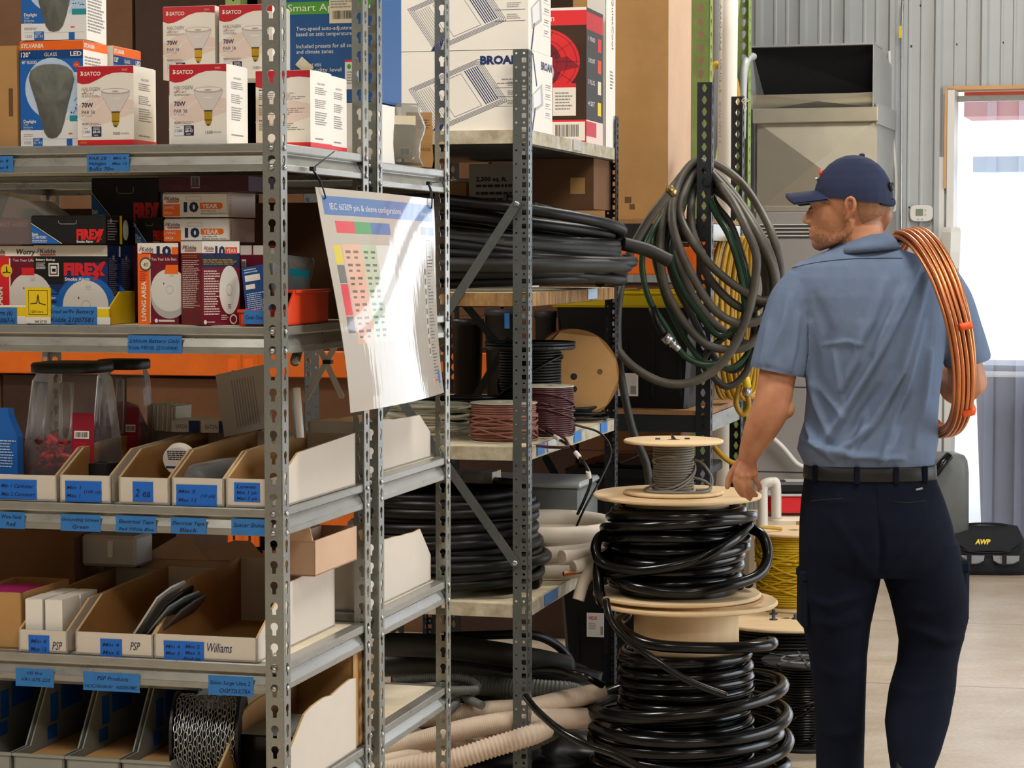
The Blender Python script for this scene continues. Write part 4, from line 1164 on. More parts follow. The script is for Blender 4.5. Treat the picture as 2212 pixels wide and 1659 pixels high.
# standing ten year boxes
u, w, h = spot(FA, .075, 297, 390, 525, T2); w = .084
mb, F, R, T, r = maroon_box(w, .05, h)
kidde(F, .03, .895, .06, .36); F.text('10', .47, .85, .11, 'ink_navy', 4, w=.36, bold=.05); F.rect(.84, .86, 1, .95, 'orange', 4)
F.rect(0, 0, .3, .865, 'orange', 1.5); F.rect(.30, .02, .315, .86, 'white_card', 2); F.text('LIVING AREA', .20, .04, .06, 'white_card', 4, w=.9, bold=.03, rot=PI/2)
F.oval(.2, .74, .15, .085, 'grey_dark', 3); F.oval(.2, .74, .12, .065, 'cream', 4); F.text('40', .2, .71, .05, 'ink', 5, w=.12, align='c')
F.fine(.05, .53, .24, .66, 6, 'red', 3, rnd=r); F.text('Ten Year Life Batt', .34, .785, .035, 'white_card', 4, w=.62); alarm(F, .78, .42, .46, .27, .3); F.poly([(.66, .62), (1, .62), (1, .73), (.7, .73)], 'orange', 5)
F.oval(.45, .045, .04, .025, 'white_card', 3); F.rect(.51, .03, .9, .055, 'pink_pale', 3)
R.rect(0, 0, 1, .98, 'maroon', .6); flaps(mb, w, .05, h)
put(mb, 'alarm_box', 'orange and maroon ten year alarm box standing upright at shelf edge', 'box', FA, u, .075, T2, 0, SG)
wl, wr = .085, .080; pc = FA.hit_v(436, 705, .012); h = FA.hit_v(436, 521, .012).z - T2
mb = carton_mb(wr, wl, h, 'maroon', None, 'white_card'); F, R, T = box_faces(mb, wr, wl, h); L = Face(mb, (0, wl, 0), (0, -1, 0), (0, 0, 1), wl, h); r = random.Random(9)
F.rect(0, .86, 1, 1, 'white_card', 1); L.rect(0, .86, 1, 1, 'white_card', 1); kidde(L, .06, .9, .05, .7); kidde(F, .04, .895, .045, .27); F.text('10', .35, .82, .12, 'ink_navy', 4, w=.26, bold=.05); F.rect(.62, .85, .93, .93, 'orange_bin', 3); F.text('YEAR', .64, .865, .05, 'white_card', 4, w=.26)
F.rect(0, .69, 1, .855, 'ink_navy', 1); F.fine(.04, .72, .95, .79, 4, 'gold', 2, rnd=r); L.fine(.08, .8, .8, .84, 2, 'gold', 2, rnd=r); L.fine(.08, .2, .92, .78, 26, 'pink_pale', 2, rnd=r); F.fine(.05, .12, .48, .66, 18, 'pink_pale', 2, rnd=r)
F.oval(.72, .42, .27, .29, 'alarm_white', 3, 32); F.oval(.72, .42, .08, .075, 'alarm_shade', 4); F.oval(.72, .42, .065, .06, 'alarm_white', 5)
for k in range(3): F.rect(.68, .2+.02*k, .76, .208+.02*k, 'grey_dark', 4)
F.oval(.82, .07, .1, .06, 'cream', 3); F.oval(.82, .07, .07, .042, 'maroon', 4); F.oval(.08, .04, .04, .025, 'white_card', 3); F.fine(.13, .03, .4, .05, 1, 'white_card', 3, rnd=r); F.fine(.5, .06, .72, .13, 3, 'pink_pale', 3, rnd=r)
put(mb, 'alarm_box', 'maroon ten year alarm box turned corner first with oval alarm picture', 'box', FA, pc.x, .014, T2, 50, SG)
u, w, h = spot(FA, .14, 515, 566, 530, T2)
mb = carton_mb(w*1.1, .05, h, 'maroon'); F, R, T = box_faces(mb, w*1.1, .05, h); F.rect(0, .88, .44, 1, 'white_card', 1); F.rect(.5, .88, .95, 1, 'white_card', 1); F.rect(.05, .64, .22, .82, 'white_card', 1); F.bars(.06, .66, .2, .8, 'grey_dark', 2)
put(mb, 'alarm_box', 'maroon box with two white tabs standing behind the orange bin', 'box', FA, u, .15, T2, 0, SG)
# orange hopper bin with its contents
def hopper(w, d, h, lip, cut, t, m):
    """open fronted stacking bin: low front lip, sides rising to full height"""
    mb = MB(m)
    mb.box(0, 0, 0, w, d, t, m); mb.box(0, d-t, 0, w, d, h, m); mb.box(0, 0, 0, w, t, lip, m, ch=.0008)
    for x in (0, w-t): mb.prism([(x, 0, 0), (x, d, 0), (x, d, h), (x, cut, h), (x, cut*.45, lip), (x, 0, lip)], (t, 0, 0), m)
    mb.box(-.003, -.004, lip-.006, w+.003, 0, lip, m, ch=.001); mb.box(-.004, cut, h-.006, w+.004, d+.003, h, m, ch=.001)
    return mb
u, w, lip = spot(FA, .016, 515, 607, 669, T2)
ob = thing('storage_bin', 'orange plastic hopper bin at the end of the second shelf', 'bin', FA.mat(u, .02, T2))
part('bin', hopper(w, .26, .066, lip, .07, .003, 'orange_bin'), ob)
bpy.context.view_layer.update()
tape_on(ob, FA, .0155, (527, 670, 573, 700), (('Code One', .08, .35, .3, .8),))
mb = carton_mb(.047, .012, .1, 'blue_deep'); F, R, T = box_faces(mb, .047, .012, .1); r = random.Random(4)
F.rect(0, 0, 1, 1, 'blue_deep', .5); F.rect(.1, .72, .75, .84, 'white_card', 1); F.rect(.1, .57, .5, .66, 'white_card', 1); F.fine(.1, .05, .95, .5, 12, 'blue_pale', 1, rnd=r); F.fine(.1, .87, .7, .97, 2, 'blue_pale', 1, rnd=r)
pb = FA.hit_v(531, 690, .045)
o = solo('paper_packet', mb, 'blue printed packet leaning in the orange bin', 'packet', FA.mat(pb.x, .05, T2+.01) @ Matrix.Rotation(math.radians(-9), 4, 'Y') @ Matrix.Rotation(math.radians(-8), 4, 'X'))
def pouch(name, label, u, v, T, w, h, rz, inner, seed, tilt=0):
    o = thing(name, label, 'package', FA.mat(u, v, T, rz) @ Matrix.Rotation(tilt, 4, 'Y')); r = random.Random(seed)
    mb = MB(inner); mb.loft([[(x*(.78+.1*math.sin(k)), y, z) for x, y in ((-w*.42, -.006), (w*.42, -.006), (w*.42, .006), (-w*.42, .006))] for k, z in enumerate((.1*h, .4*h, .8*h))], inner, smooth=False)
    F = Face(mb, (-w*.3, -.0075, .15*h), (1, 0, 0), (0, 0, 1), w*.6, .6*h); F.rect(.55, .02, .9, .25, 'white_card', 2); F.bars(.58, .04, .88, .2, 'ink', 3)
    part('insert', mb, o)
    mb = MB('bag_film'); rings = []
    for k in range(9):
        t = k/8; z = h*t; ww = w*.5*(1-.12*math.sin(t*9+seed)); th = .013*math.sin(PI*min(1, t*1.3))*(1 if t < .75 else .3) + .0015
        rings.append([(ww*math.cos(a)+.004*r.random(), th*math.sin(a)+.003*(r.random()-.5), z) for a in [2*PI*i/12 for i in range(12)]])
    mb.loft(rings, 'bag_film'); part('clear_bag', mb, o)
    return o
p = FA.hit_u(672, 600, -.06)
pouch('blister_pack', 'clear package with cyan card standing in the orange bin', -.052, .19, T2+.006, .09, .125, 62, 'cyan', 3, .1)
pouch('blister_pack', 'clear package with grey insert standing in the orange bin by the post', -.046, .115, T2+.006, .06, .14, 70, 'plastic_grey', 5, -.05)
# ------------------------------------------------------------------ third, fourth, fifth shelf of the front unit
T3, T4, T5 = LA['s3'] + .001, LA['s4'] + .001, LA['s5'] + .001
def card_bin(w, d, h, lip, cut, m_out='bin_white', m_in='cardboard_in', t=.004, wavy=0, seed=1):
    """corrugated open front bin"""
    mb = MB(m_out); r = random.Random(seed)
    mb.box(0, 0, 0, w, d, t, m_out); Face(mb, (0, 0, t), (1, 0, 0), (0, 1, 0), w, d).rect(.01, .01, .99, .99, m_in, 2)
    mb.box(0, 0, 0, w, t, lip, m_out); mb.add([(t, t+.0003, t), (w-t, t+.0003, t), (w-t, t+.0003, lip), (t, t+.0003, lip)], [(0, 1, 2, 3)], m_in)
    mb.box(0, d-t, 0, w, d, h, m_out); 
    prof = [(0, 0), (d, 0), (d, h)]
    top = [(d - (d-cut)*k/8, h - (0 if k == 0 else (.012*k/8 + wavy*(r.random()-.5)))) for k in range(1, 9)]
    prof += top + [(0, lip)]
    for x, s_ in ((0, 1), (w-t, -1)):
        mb.prism([(x, y, z) for y, z in prof], (t, 0, 0), m_out)
        xi = x + t + .0003 if s_ > 0 else x - .0003
        mb.add([(xi, max(t, y), max(t, z)) for y, z in prof], [tuple(range(len(prof)))], m_in)
        for (ya, za), (yb, zb) in zip(prof[2:], prof[3:]):
            mb.quad((x, ya, za+.0004), (x+t, ya, za+.0004), (x+t, yb, zb+.0004), (x, yb, zb+.0004), 'kraft_edge')
    return mb
def bin_at(label, v, xl, xr, yl, T, d, h, cut, tape_c=None, lines=(), seed=1, wavy=0, pen=None, group='white corrugated parts bins', m_in='cardboard_in', dv=0):
    u, w, lip = spot(FA, v, xl, xr, yl, T)
    o = thing('parts_bin', label, 'bin', FA.mat(u, v, T), group)
    part('tray', card_bin(w, d, h, lip, cut, seed=seed, wavy=wavy, m_in=m_in), o)
    bpy.context.view_layer.update()
    if tape_c: tape_on(o, FA, v-.0006, tape_c, lines, base='label_blue', shear=.2)
    if pen:
        mb = MB('ink'); t, px, py, hh, ww = pen; a = FA.hit_v(px, py, v-.0004)
        F = Face(mb, (a.x, v-.0004, a.z), (1, 0, 0), (0, 0, 1), .1, .03); F.text(t, 0, 0, hh/.03, 'ink_navy', 2, w=ww/.1, shear=.3)
        part('marker_writing', mb, o, mtx=o.matrix_world.inverted() @ FA.M)
    return o, u, w, lip
BV = .012
b0 = bin_at('white parts bin at the frame edge holding the clear canisters of red wire nuts', BV, -70, 122, 1025, T3, .44, .108, .10, (-26, 1034, 80, 1076), (('Min 1 Cannister', .28, .58, .2, .66), ('Max 2 Cannisters', .28, .16, .2, .68)), 1)
b1 = bin_at('white parts bin labelled for one hundred grounding screws, black tape roll inside', BV, 129, 239, 1027, T3, .44, .108, .10, (141, 1038, 220, 1083), (('Min 1', .05, .6, .17, .4), ('Max 1', .05, .22, .17, .38), ('(100 ct)', .52, .42, .17, .45)), 2)
b2 = bin_at('white parts bin with a 2 ea tape label and a white tape roll inside', BV, 256, 366, 1032, T3, .44, .108, .10, (287, 1040, 331, 1083), (('2 ea', .12, .25, .4, .75),), 3)
b3 = bin_at('white parts bin with a wrapped black roll inside, tape label for ten packs', BV, 371, 484, 1033, T3, .44, .108, .10, (381, 1046, 469, 1092), (('Min 5', .06, .6, .17, .42), ('Max 12', .06, .2, .17, .44), ('(10 pk)', .6, .42, .16, .36)), 4)
b4 = bin_at('white parts bin on third shelf, last before the perforated post', BV, 488, 604, 1035, T3, .44, .108, .10, (506, 1042, 562, 1083), (('Lowes', .1, .7, .2, .75), ('Min 1 pk', .1, .4, .17, .8), ('Max 3 pk', .1, .1, .17, .8)), 5)
SA = {o.name: o for o in unitA.children}
shelvesA = [o for o in unitA.children if o.name.startswith('shelf')]
bpy.context.view_layer.update()
def lip_tape(k, corners, lines, **kw): return tape_on(shelvesA[k], FA, .0022, corners, lines, **kw)
lip_tape(0, (188, 334, 280, 371), (('PAR 38', .05, .68, .2, .42), ('Min 6', .62, .7, .16, .3), ('Halogen', .05, .38, .2, .4), ('Max 12', .6, .38, .17, .34), ('Bulbs 70w', .05, .06, .22, .6)))
lip_tape(0, (-40, 338, 29, 372), (('Min 4', .45, .6, .2, .4), ('Max 8', .45, .2, .2, .4)))
lip_tape(1, (276, 724, 394, 763), (('Lithium Battery Only', .04, .6, .2, .92), ('Kidde P3010L (21010064)', .02, .22, .2, .9)))
lip_tape(2, (0, 1105, 54, 1141), (('Wire Nuts', .08, .6, .24, .8), ('Red', .25, .15, .28, .4)))
lip_tape(2, (131, 1110, 218, 1146), (('Grounding Screws', .04, .6, .2, .92), ('Green', .3, .15, .24, .4)))
lip_tape(2, (250, 1113, 338, 1149), (('Electrical Tape', .08, .55, .22, .86), ('Red White Blue', .08, .12, .2, .86)))
lip_tape(2, (369, 1117, 446, 1152), (('Electrical Tape', .05, .55, .22, .9), ('Black', .25, .12, .26, .5)))
lip_tape(2, (500, 1120, 574, 1155), (('Spacer Shims', .06, .5, .26, .9),))
lip_tape(3, (34, 1442, 117, 1481), (('VIS Pro', .3, .66, .18, .4), ('VA1-075-250', .16, .3, .2, .75)))
lip_tape(3, (180, 1450, 303, 1490), (('PSP Products', .25, .58, .22, .55), ('HCIC100-06-W   H2000-FMC', .03, .16, .18, .93)))
lip_tape(3, (450, 1458, 548, 1500), (('Eaton Surge Ultra 2', .05, .55, .2, .88), ('CH3PT2ULTRA', .25, .14, .22, .68)))
# canisters
def canister(name_label, v, xl, xr, yb, yt, T, seed, red_low=True):
    a = FA.hit_v(xl, yb, v); b = FA.hit_v(xr, yb, v); w = b.x-a.x; h = FA.hit_v(xl, yt, v).z - T
    o = thing('canister', name_label, 'canister', FA.mat((a.x+b.x)/2, v+w*.5, T), 'clear canisters with black lids')
    def ring(r, z, pinch=0.0):
        out = []
        for i in range(40):
            t = 2*PI*i/40; c, s_ = math.cos(t), math.sin(t)
            rr = r / (abs(c)**4 + abs(s_)**4)**.25
            g = 1 - pinch*math.exp(-((math.sin(t+PI/4)*math.cos(t+PI/4))/.12)**2) if pinch else 1
            out.append((c*rr*g, s_*rr*g, z))
        return out
    R = w*.5
    mb = MB('jar_clear'); mb.loft([ring(R*.94, .001), ring(R, .008), ring(R*.97, h*.32), ring(R*.88, h*.62, .05), ring(R*.80, h*.86, .05), ring(R*.72, h*.9), ring(R*.72, h*.93)], 'jar_clear', caps=False); mb.add(ring(R*.94, .001), [tuple(range(40))], 'jar_clear')
    for sx in (-.45, .25): # moulded grip columns
        mb.tube([(sx*R, -R*.93, h*.40), (sx*R*.95, -R*.86, h*.6), (sx*R*.9, -R*.76, h*.85)], R*.16, 10, 'jar_clear')
    part('jar', mb, o)
    mb = MB('plastic_black'); mb.loft([ring(R*.80, h*.92), ring(R*.82, h*.925), ring(R*.82, h*.985), ring(R*.78, h)], 'plastic_black'); part('lid', mb, o)
    mb = MB('red_dark'); F = Face(mb, (R*.42, -R*1.0, h*.12), (1, 0, 0), (0, .08, 1), R*.56, h*.5); F.mb.prism([F.P(x, y, 1) for x, y in ((0, 0), (1, 0), (.95, 1), (.0, 1))], (0, -.0008, 0), 'red_dark'); F.rect(.1, .6, .75, .72, 'white_card', 6); F.bars(.15, .62, .7, .7, 'ink', 7); F.fine(.1, .1, .9, .55, 10, 'red', 6); part('label', mb, o)
    return o, R, h
cA, RA_, hA = canister('clear canister of red wire nuts in the first bin, black square lid', .135, 30, 205, 1040, 785, T3+.005, 1)
cB, RB_, hB = canister('second clear canister with red contents standing behind the first one', .31, 185, 300, 985, 778, T3+.006, 2)
mb = MB('red_dark'); mb.lathe([(0, .02), (RB_*.8, .02), (RB_*.8, hB*.45), (RB_*.5, hB*.62), (0, hB*.66)], sides=20, m='red_dark', smooth=False); solo('wire_nuts', mb, 'dark red wire nuts filling the second canister', 'wire nuts', cB.matrix_world.copy())['kind'] = 'stuff'
nut = MB('red_bright'); nut.lathe([(0, .022), (.004, .0215), (.0058, .012), (.0066, .004), (.0085, .002), (.0085, 0), (.0065, 0), (.005, .012), (0, .014)], sides=12, m='red_bright')
nut.box(-.0095, -.0012, 0, .0095, .0012, .008, 'red_bright')
nm = nut.mesh('wire_nut'); rr = random.Random(5); first = None
mb = MB('red_dark'); mb.lathe([(0, .004), (RA_*.9, .004), (RA_*.9, .036), (0, .040)], sides=20, m='red_dark', smooth=False); solo('wire_nuts', mb, 'lower layer of red wire nuts packed in the first canister', 'wire nuts', cA.matrix_world.copy())['kind'] = 'stuff'
for lay, (z, n) in enumerate(((.048, 25), (.064, 25), (.080, 21), (.094, 9))):
    for k in range(n):
        g = int(math.ceil(math.sqrt(n))); x = (k % 5 - 2) * .026; y = (k // 5 - 2) * .026
        if abs(x) > RA_*.85 or abs(y) > RA_*.85: continue
        o = bpy.data.objects.new('wire_nut', nm); COL.objects.link(o)
        o.matrix_world = cA.matrix_world @ Matrix.Translation((x+rr.uniform(-.007, .007), y+rr.uniform(-.007, .007)-.003*lay, z+rr.uniform(-.003, .004))) @ Matrix.Rotation(rr.uniform(0, 6), 4, 'Z') @ Matrix.Rotation(rr.uniform(.6, 2.4), 4, 'X')
        tag(o, 'small red wire nut heaped in the bottom of the first clear canister', 'wire nut', 'red wire nuts in the canister')
# bin contents
p = FA.hit_v(212, 1022, .14); mb = MB('black'); mb.lathe([(.013, 0), (.034, 0), (.034, .019), (.013, .019), (.013, 0)], sides=28, m='black', smooth=False)
mb.lathe([(.0131, .0195), (.030, .0195)], sides=28, m='grey_dark', smooth=False)
for k in range(3): solo('tape_roll', mb if k == 0 else mb, 'roll of black electrical tape lying in the screws bin' if k == 2 else 'roll of black electrical tape under the top one in the screws bin', 'tape roll', FA.mat(p.x, .16, T3+.005+.0195*k), 'black tape rolls')
mb = MB('white_card'); mb.lathe([(0, -.004), (.030, -.004), (.033, -.003), (.033, .014), (.008, .015), (0, .015)], sides=32, m='white_card', axis='y', smooth=False)
F = Face(mb, (-.035, -.0045, -.035), (1, 0, 0), (0, 0, 1), .07, .07); F.rect(.1, .3, .9, .36, 'blue_navy', 1); F.fine(.2, .55, .8, .85, 5, 'grey_dark', 1); F.fine(.3, .12, .7, .26, 2, 'grey_dark', 1)
p = FA.hit_v(383, 1002, .15); solo('tape_roll', mb, 'white faced electrical tape roll standing on edge in the 2 ea bin', 'tape roll', FA.mat(p.x, .16, p.z+.005) @ Matrix.Rotation(.35, 4, 'X'))
o = thing('wrapped_roll', 'black tape sleeve in loose clear wrap lying in the bin', 'roll', FA.mat(FA.hit_v(445, 1010, .14).x, .08, T3+.036, -6))
mb = MB('plastic_dkgrey'); mb.lathe([(0, 0), (.014, 0), (.030, .004), (.030, .2), (.0, .2)], sides=24, m='plastic_dkgrey', axis='y'); part('tape_sleeve', mb, o)
mb = MB('film'); r = random.Random(8); rings = []
for k, (y, s_) in enumerate(((-.05, .25), (-.035, .55), (-.015, .8), (.0, 1.02), (.1, 1.05), (.2, 1.05))):
    rings.append([(.0325*s_*math.cos(a)*(1+.12*r.random()), y+.004*r.random(), .032*s_*math.sin(a)*(1+.12*r.random())-.012*(1-s_ if s_ < 1 else 0)) for a in [2*PI*i/16 for i in range(16)]])
mb.loft(rings, 'film', caps=False); part('clear_wrap', mb, o)
mb = carton_mb(.055, .18, .028, 'white_card'); p = FA.hit_v(585, 1025, .12); put(mb, 'spacer_pack', 'white pack of spacer shims lying in the end bin', 'pack', FA, p.x-.035, .12, T3+.006, 3)
# things deep on the third shelf
mb = MB('white_card'); r = random.Random(3)
for k in range(12): mb.box(-.03+.0055*k, r.random()*.004, 0, -.0255+.0055*k, .07, .052+.003*r.random(), 'wire_white' if k % 2 else 'white_card')
p = FA.hit_v(335, 900, .38); solo('paper_pack', mb, 'wrapped stack of cream paper wedged behind the white bins', 'pack', FA.mat(p.x, .40, T3+.108, -6) @ Matrix.Rotation(.06, 4, 'Y'))
for i, (xl, xr, yt, tn) in enumerate(((388, 446, 889, 'wide'), (450, 512, 884, 'small'))):
    u, w, h = spot(FA, .40, xl, xr, yt, T3+.095); mb = carton_mb(w, .09, .024, 'white_card'); F, R, T = box_faces(mb, w, .09, .024); F.rect(.6, 0, 1, 1, 'blue_navy', 1); F.text('EATON', .15, .3, .4, 'blue_navy', 2, w=.4)
    put(mb, 'component_box', 'flat white and blue component box, %s one on the bin backs' % tn, 'box', FA, u, .36, T3+.1095, 4)
mb = MB('grey_print'); mb.box(0, 0, 0, .105, .004, .13, 'grey_print'); F = Face(mb, (0, 0, 0), (1, 0, 0), (0, 0, 1), .105, .13); F.rect(0, 0, 1, 1, 'alarm_shade', 1)
for k in range(9): F.rect(.3+.055*k, .1, .32+.055*k, .86, 'grey_print', 2)
p = FA.hit_v(512, 912, .40); solo('instruction_sheet', mb, 'grey instruction folder leaning at the back of the third shelf', 'folder', FA.mat(p.x, .33, T3+.104) @ Matrix.Rotation(-.2, 4, 'X') @ Matrix.Rotation(-.22, 4, 'Y'))
mb = MB('blue'); F = None; mb.loft([[(x*s_, y, z) for x, y in ((-.05, 0), (.05, 0), (.05, .02), (-.05, .02))] for z, s_ in ((0, 1), (.11, .98), (.15, .6), (.165, .55))], 'blue', smooth=False)
F = Face(mb, (-.05, -.001, 0), (1, 0, 0), (0, 0, 1), .1, .16); F.fine(.5, .3, .98, .65, 10, 'blue_pale', 2); F.rect(.55, .12, .95, .22, 'white_card', 2)
p = FA.hit_v(-18, 985, .08); solo('supply_pouch', mb, 'blue printed pouch standing left of the clear canister', 'pouch', FA.mat(p.x, .10, T3+.006, -8))
# paper roll by the post
mb = MB('blue_pale'); mb.tube([(0, 0, 0), (-.012, .012, .1)], .009, 14, 'blue_pale'); mb.tube([(.001, 0, .0), (-.011, .012, .1)], .0094, 14, 'white_card', caps=False)
p = FA.hit_v(646, 905, .33); solo('paper_roll', mb, 'rolled white and blue sheet standing beside the perforated post', 'paper roll', FA.mat(p.x, .33, T3+.105))
mb = MB('conduit_grey'); mb.tube([(0, 0, 0), (-.025, .10, .03)], .010, 14, 'conduit_grey'); mb.lathe([(.0, -.002), (.006, -.002), (.0105, -.001), (.0105, .004)], sides=14, m='zinc', axis='y'); p = FA.hit_v(659, 777, .46)
solo('threaded_rod', mb, 'grey threaded conduit end sticking out under the second shelf', 'rod', FA.mat(p.x, .40, p.z))

# ---- fourth shelf
bA4 = bin_at('narrow white parts bin holding upright white boxes', BV, 40, 146, 1362, T4, .44, .105, .10, (62, 1371, 107, 1413), (('Min 6', .12, .6, .2, .75), ('Max 12', .12, .2, .2, .75)), 11, pen=('PSP', 113, 1403, .016, .021))
bB4 = bin_at('wide white parts bin with grey packets leaning in it', BV, 163, 331, 1368, T4, .44, .112, .115, (217, 1379, 264, 1420), (('Min 4', .12, .6, .2, .75), ('Max 6', .12, .2, .2, .75)), 12, pen=('PSP', 281, 1404, .016, .021))
bC4 = bin_at('widest white parts bin, empty, next to the perforated post', BV, 333, 556, 1374, T4, .44, .136, .15, (354, 1383, 441, 1425), (('Min 4', .05, .62, .18, .36), ('Max 5', .05, .28, .18, .36), ('Min 2', .54, .66, .18, .36), ('Max 3', .54, .34, .18, .36), ('Flush kit', .5, .05, .16, .42)), 13, wavy=.008, pen=('Williams', 448, 1408, .018, .05), m_in='cardboard_in')
u, w, h = spot(FA, .05, -60, 49, 1283, T4)
o = thing('cardboard_box', 'open brown cardboard box at the frame edge on fourth shelf', 'box', FA.mat(u, .03, T4))
mb = MB('cardboard'); t = .004; w = FA.hit_v(49, 1380, .03).x - u; h = FA.hit_v(20, 1280, .03).z - T4
mb.box(0, 0, 0, w, t, h); mb.box(0, .2, 0, w, .2+t, h); mb.box(0, 0, 0, t, .2, h); mb.box(w-t, 0, 0, w, .2, h); mb.box(0, 0, 0, w, .2, t); part('carton', mb, o)
mb = MB('magenta'); mb.box(u+.01, .05, T4+.06, u+w-.02, .18, T4+h*.96); solo('folder', mb, 'magenta folder inside the open brown cardboard box', 'folder', FA.M)
for i, (xl, xr, yt) in enumerate(((53, 93, 1284), (133, 176, 1284))):
    u, w, h = spot(FA, .03, xl, xr, yt, T4+.005); h = .094
    u = bA4[1] + .006 + i*.042
    mb = carton_mb(.036, .075, h, 'white_card'); F, R, T = box_faces(mb, .036, .075, h); flaps(mb, .036, .075, h); 
    put(mb, 'white_box', ('plain white box standing at the front of the narrow white bin', 'plain white box beside it with a creased side in the narrow bin')[i], 'box', FA, u, .03, T4+.005, 0, 'plain white boxes in the narrow bin')
    mb = carton_mb(.036, .075, h, 'white_card'); put(mb, 'white_box', ('plain white box second row left in the narrow white bin', 'plain white box second row by the bin wall, narrow bin')[i], 'box', FA, u, .112, T4+.005, 0, 'plain white boxes in the narrow bin')
def packet(label, v, x, y, w, h, tilt, lean, m, m2, seed):
    p = FA.hit_v(x, y, v); mb = MB(m); r = random.Random(seed)
    n = 6; A = [(-w/2, 0), (w/2, 0), (w/2, h*.8), (w*.2, h), (-w*.2, h*.97), (-w/2, h*.85)]
    mb.prism([(a, 0, b) for a, b in A], (0, .004, 0), m)
    F = Face(mb, (-w/2, -.0004, 0), (1, 0, 0), (0, 0, 1), w, h); F.rect(.06, .05, .94, .5, m2, 1); F.line([(0, .02), (.0, .85), (.3, .97)], .004, 'plastic_grey', 2)
    return solo('blister_packet', mb, label, 'packet', FA.mat(p.x, v+.085, T4+.006, 90+tilt*90) @ Matrix.Rotation(lean, 4, 'X'), 'grey packets leaning in the wide bin')
for i, (x, y, t_, l_, m_, m2_) in enumerate(((262, 1362, .0, .60, 'alarm_shade', 'wire_white'), (276, 1362, .03, .66, 'black', 'grey_dark'), (287, 1362, -.03, .72, 'plastic_grey', 'alarm_shade'), (298, 1362, .05, .78, 'grey_dark', 'plastic_grey'))):
    packet(('pale grey packet leaning first in the wide white bin', 'black packet leaning behind the pale one, wide white bin', 'grey packet leaning third in the wide white bin', 'dark grey packet lying lowest against the bin wall')[i], .02+.004*i, x, y, .15, .15-.006*i, t_, l_, m_, m2_, i)
# deep on the fourth shelf
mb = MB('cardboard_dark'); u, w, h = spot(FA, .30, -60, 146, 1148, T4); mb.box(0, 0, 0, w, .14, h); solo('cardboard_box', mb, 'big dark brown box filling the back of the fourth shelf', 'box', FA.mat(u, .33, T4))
u, w, h = spot(FA, .30, 146, 266, 1148, T4+.115); mb = MB('plastic_grey'); o = thing('plastic_box', 'lilac grey plastic box standing behind the white boxes', 'box', FA.mat(u, .46-.10, T4+.119)); mb.box(0, 0, -.0, w, .09, h-.02, 'alarm_shade', ch=.006); part('body', mb, o)
mb = MB('alarm_shade'); mb.box(w*.5, -.004, .02, w*.6, 0, h-.03, 'white_plastic', ch=.001); part('latch', mb, o)
def flap_box(label, u, v, T, w, d, h, m, rz, fl):
    o = thing('cardboard_box', label, 'box', FA.mat(u, v, T, rz)); mb = MB(m); t = .003
    mb.box(0, 0, 0, w, t, h); mb.box(0, d-t, 0, w, d, h); mb.box(0, 0, 0, t, d, h); mb.box(w-t, 0, 0, w, d, h); mb.box(0, 0, 0, w, d, t); part('carton', mb, o)
    for pts in fl:
        f = MB(m); f.sheet(pts, .003, m); part('flap', f, o)
    return o
u, w, h = spot(FA, .36, 262, 545, 1200, T4)
flap_box('brown carton with raised flaps behind the white bins on fourth shelf', u, .455-.0, T4, w, .055, .125, 'cardboard_pale', 0, [[(0, 0, .125), (w*.55, 0, .125), (w*.36, .02, .165), (w*.25, .02, .17)], [(w*.3, .005, .125), (w, .005, .125), (w*.82, .03, .165), (w*.7, .03, .165)]])

# ---- fifth shelf: grey hopper bins, chain reel, cardboard bin
for i, (xl, xr) in enumerate(((-78, 28), (32, 142), (146, 262), (266, 372))):
    v = .02; a = FA.hit_v(xl, 1800, v); b = FA.hit_v(xr, 1800, v); w = b.x - a.x - .003
    o = thing('hopper_bin', ('grey plastic hopper bin at the frame edge, blue label inside', 'grey plastic hopper bin second from the frame edge, blue label', 'grey plastic hopper bin third along the bottom shelf', 'grey plastic hopper bin beside the chain reel')[i], 'bin', FA.mat(a.x, v, T5), 'grey plastic hopper bins')
    mb = hopper(w, .40, .17, .055, .15, .003, 'bin_grey')
    part('bin', mb, o)
    mb = MB('label_blue'); F = Face(mb, (.0034, .30, .10), (0, -1, 0), (0, 0, 1), .14, .055); F.rect(0, 0, .7, 1, 'label_blue', 1); F.rect(.8, -.3, 1.05, .75, 'label_blue', 1); F.rect(.85, -.9, 1.15, -.4, 'label_blue', 1); part('label', mb, o)
    if i: mb = MB('cardboard'); mb.box(.006, .06, .005, w-.006, .3, .04); solo('parts_carton', mb, ('', 'kraft carton inside the second grey hopper bin', 'kraft carton inside the third grey hopper bin', 'kraft carton in the grey bin beside the chain reel')[i], 'carton', o.matrix_world.copy())
pc = FA.hit_v(445, 1655, .11); R = .085
o = thing('chain_reel', 'black plastic reel wound with zinc jack chain on the lowest shelf', 'reel', FA.mat(pc.x, .13, T5+R+.002, 14))
mb = MB('plastic_black'); mb.lathe([(0, -.066), (R, -.066), (R, -.061), (.05, -.061), (.05, .061), (R, .061), (R, .066), (0, .066)], sides=40, m='plastic_black', axis='x', smooth=False); part('reel', mb, o)
ch = MB('zinc'); r = random.Random(2)
for row in range(13):
    x = -.054 + row*.009; nl = 32; rad = .076 + r.uniform(-.004, .003)
    for k in range(nl):
        a = 2*PI*(k+.5*(row % 2)+r.uniform(-.12, .12))/nl
        if math.cos(a - 2.4) < -.5: continue
        da = 2*PI/nl*.62; pts = []
        for q in range(9):
            t = 2*PI*q/9; aa = a + da*.9*math.cos(t); pts.append((x + .0034*math.sin(t) + .0015*math.sin(k*1.7), (rad+.0012*math.sin(t+k))*math.cos(aa), (rad+.0012*math.sin(t+k))*math.sin(aa)))
        ch.tube(pts, .0012, 4, 'zinc', closed=True)
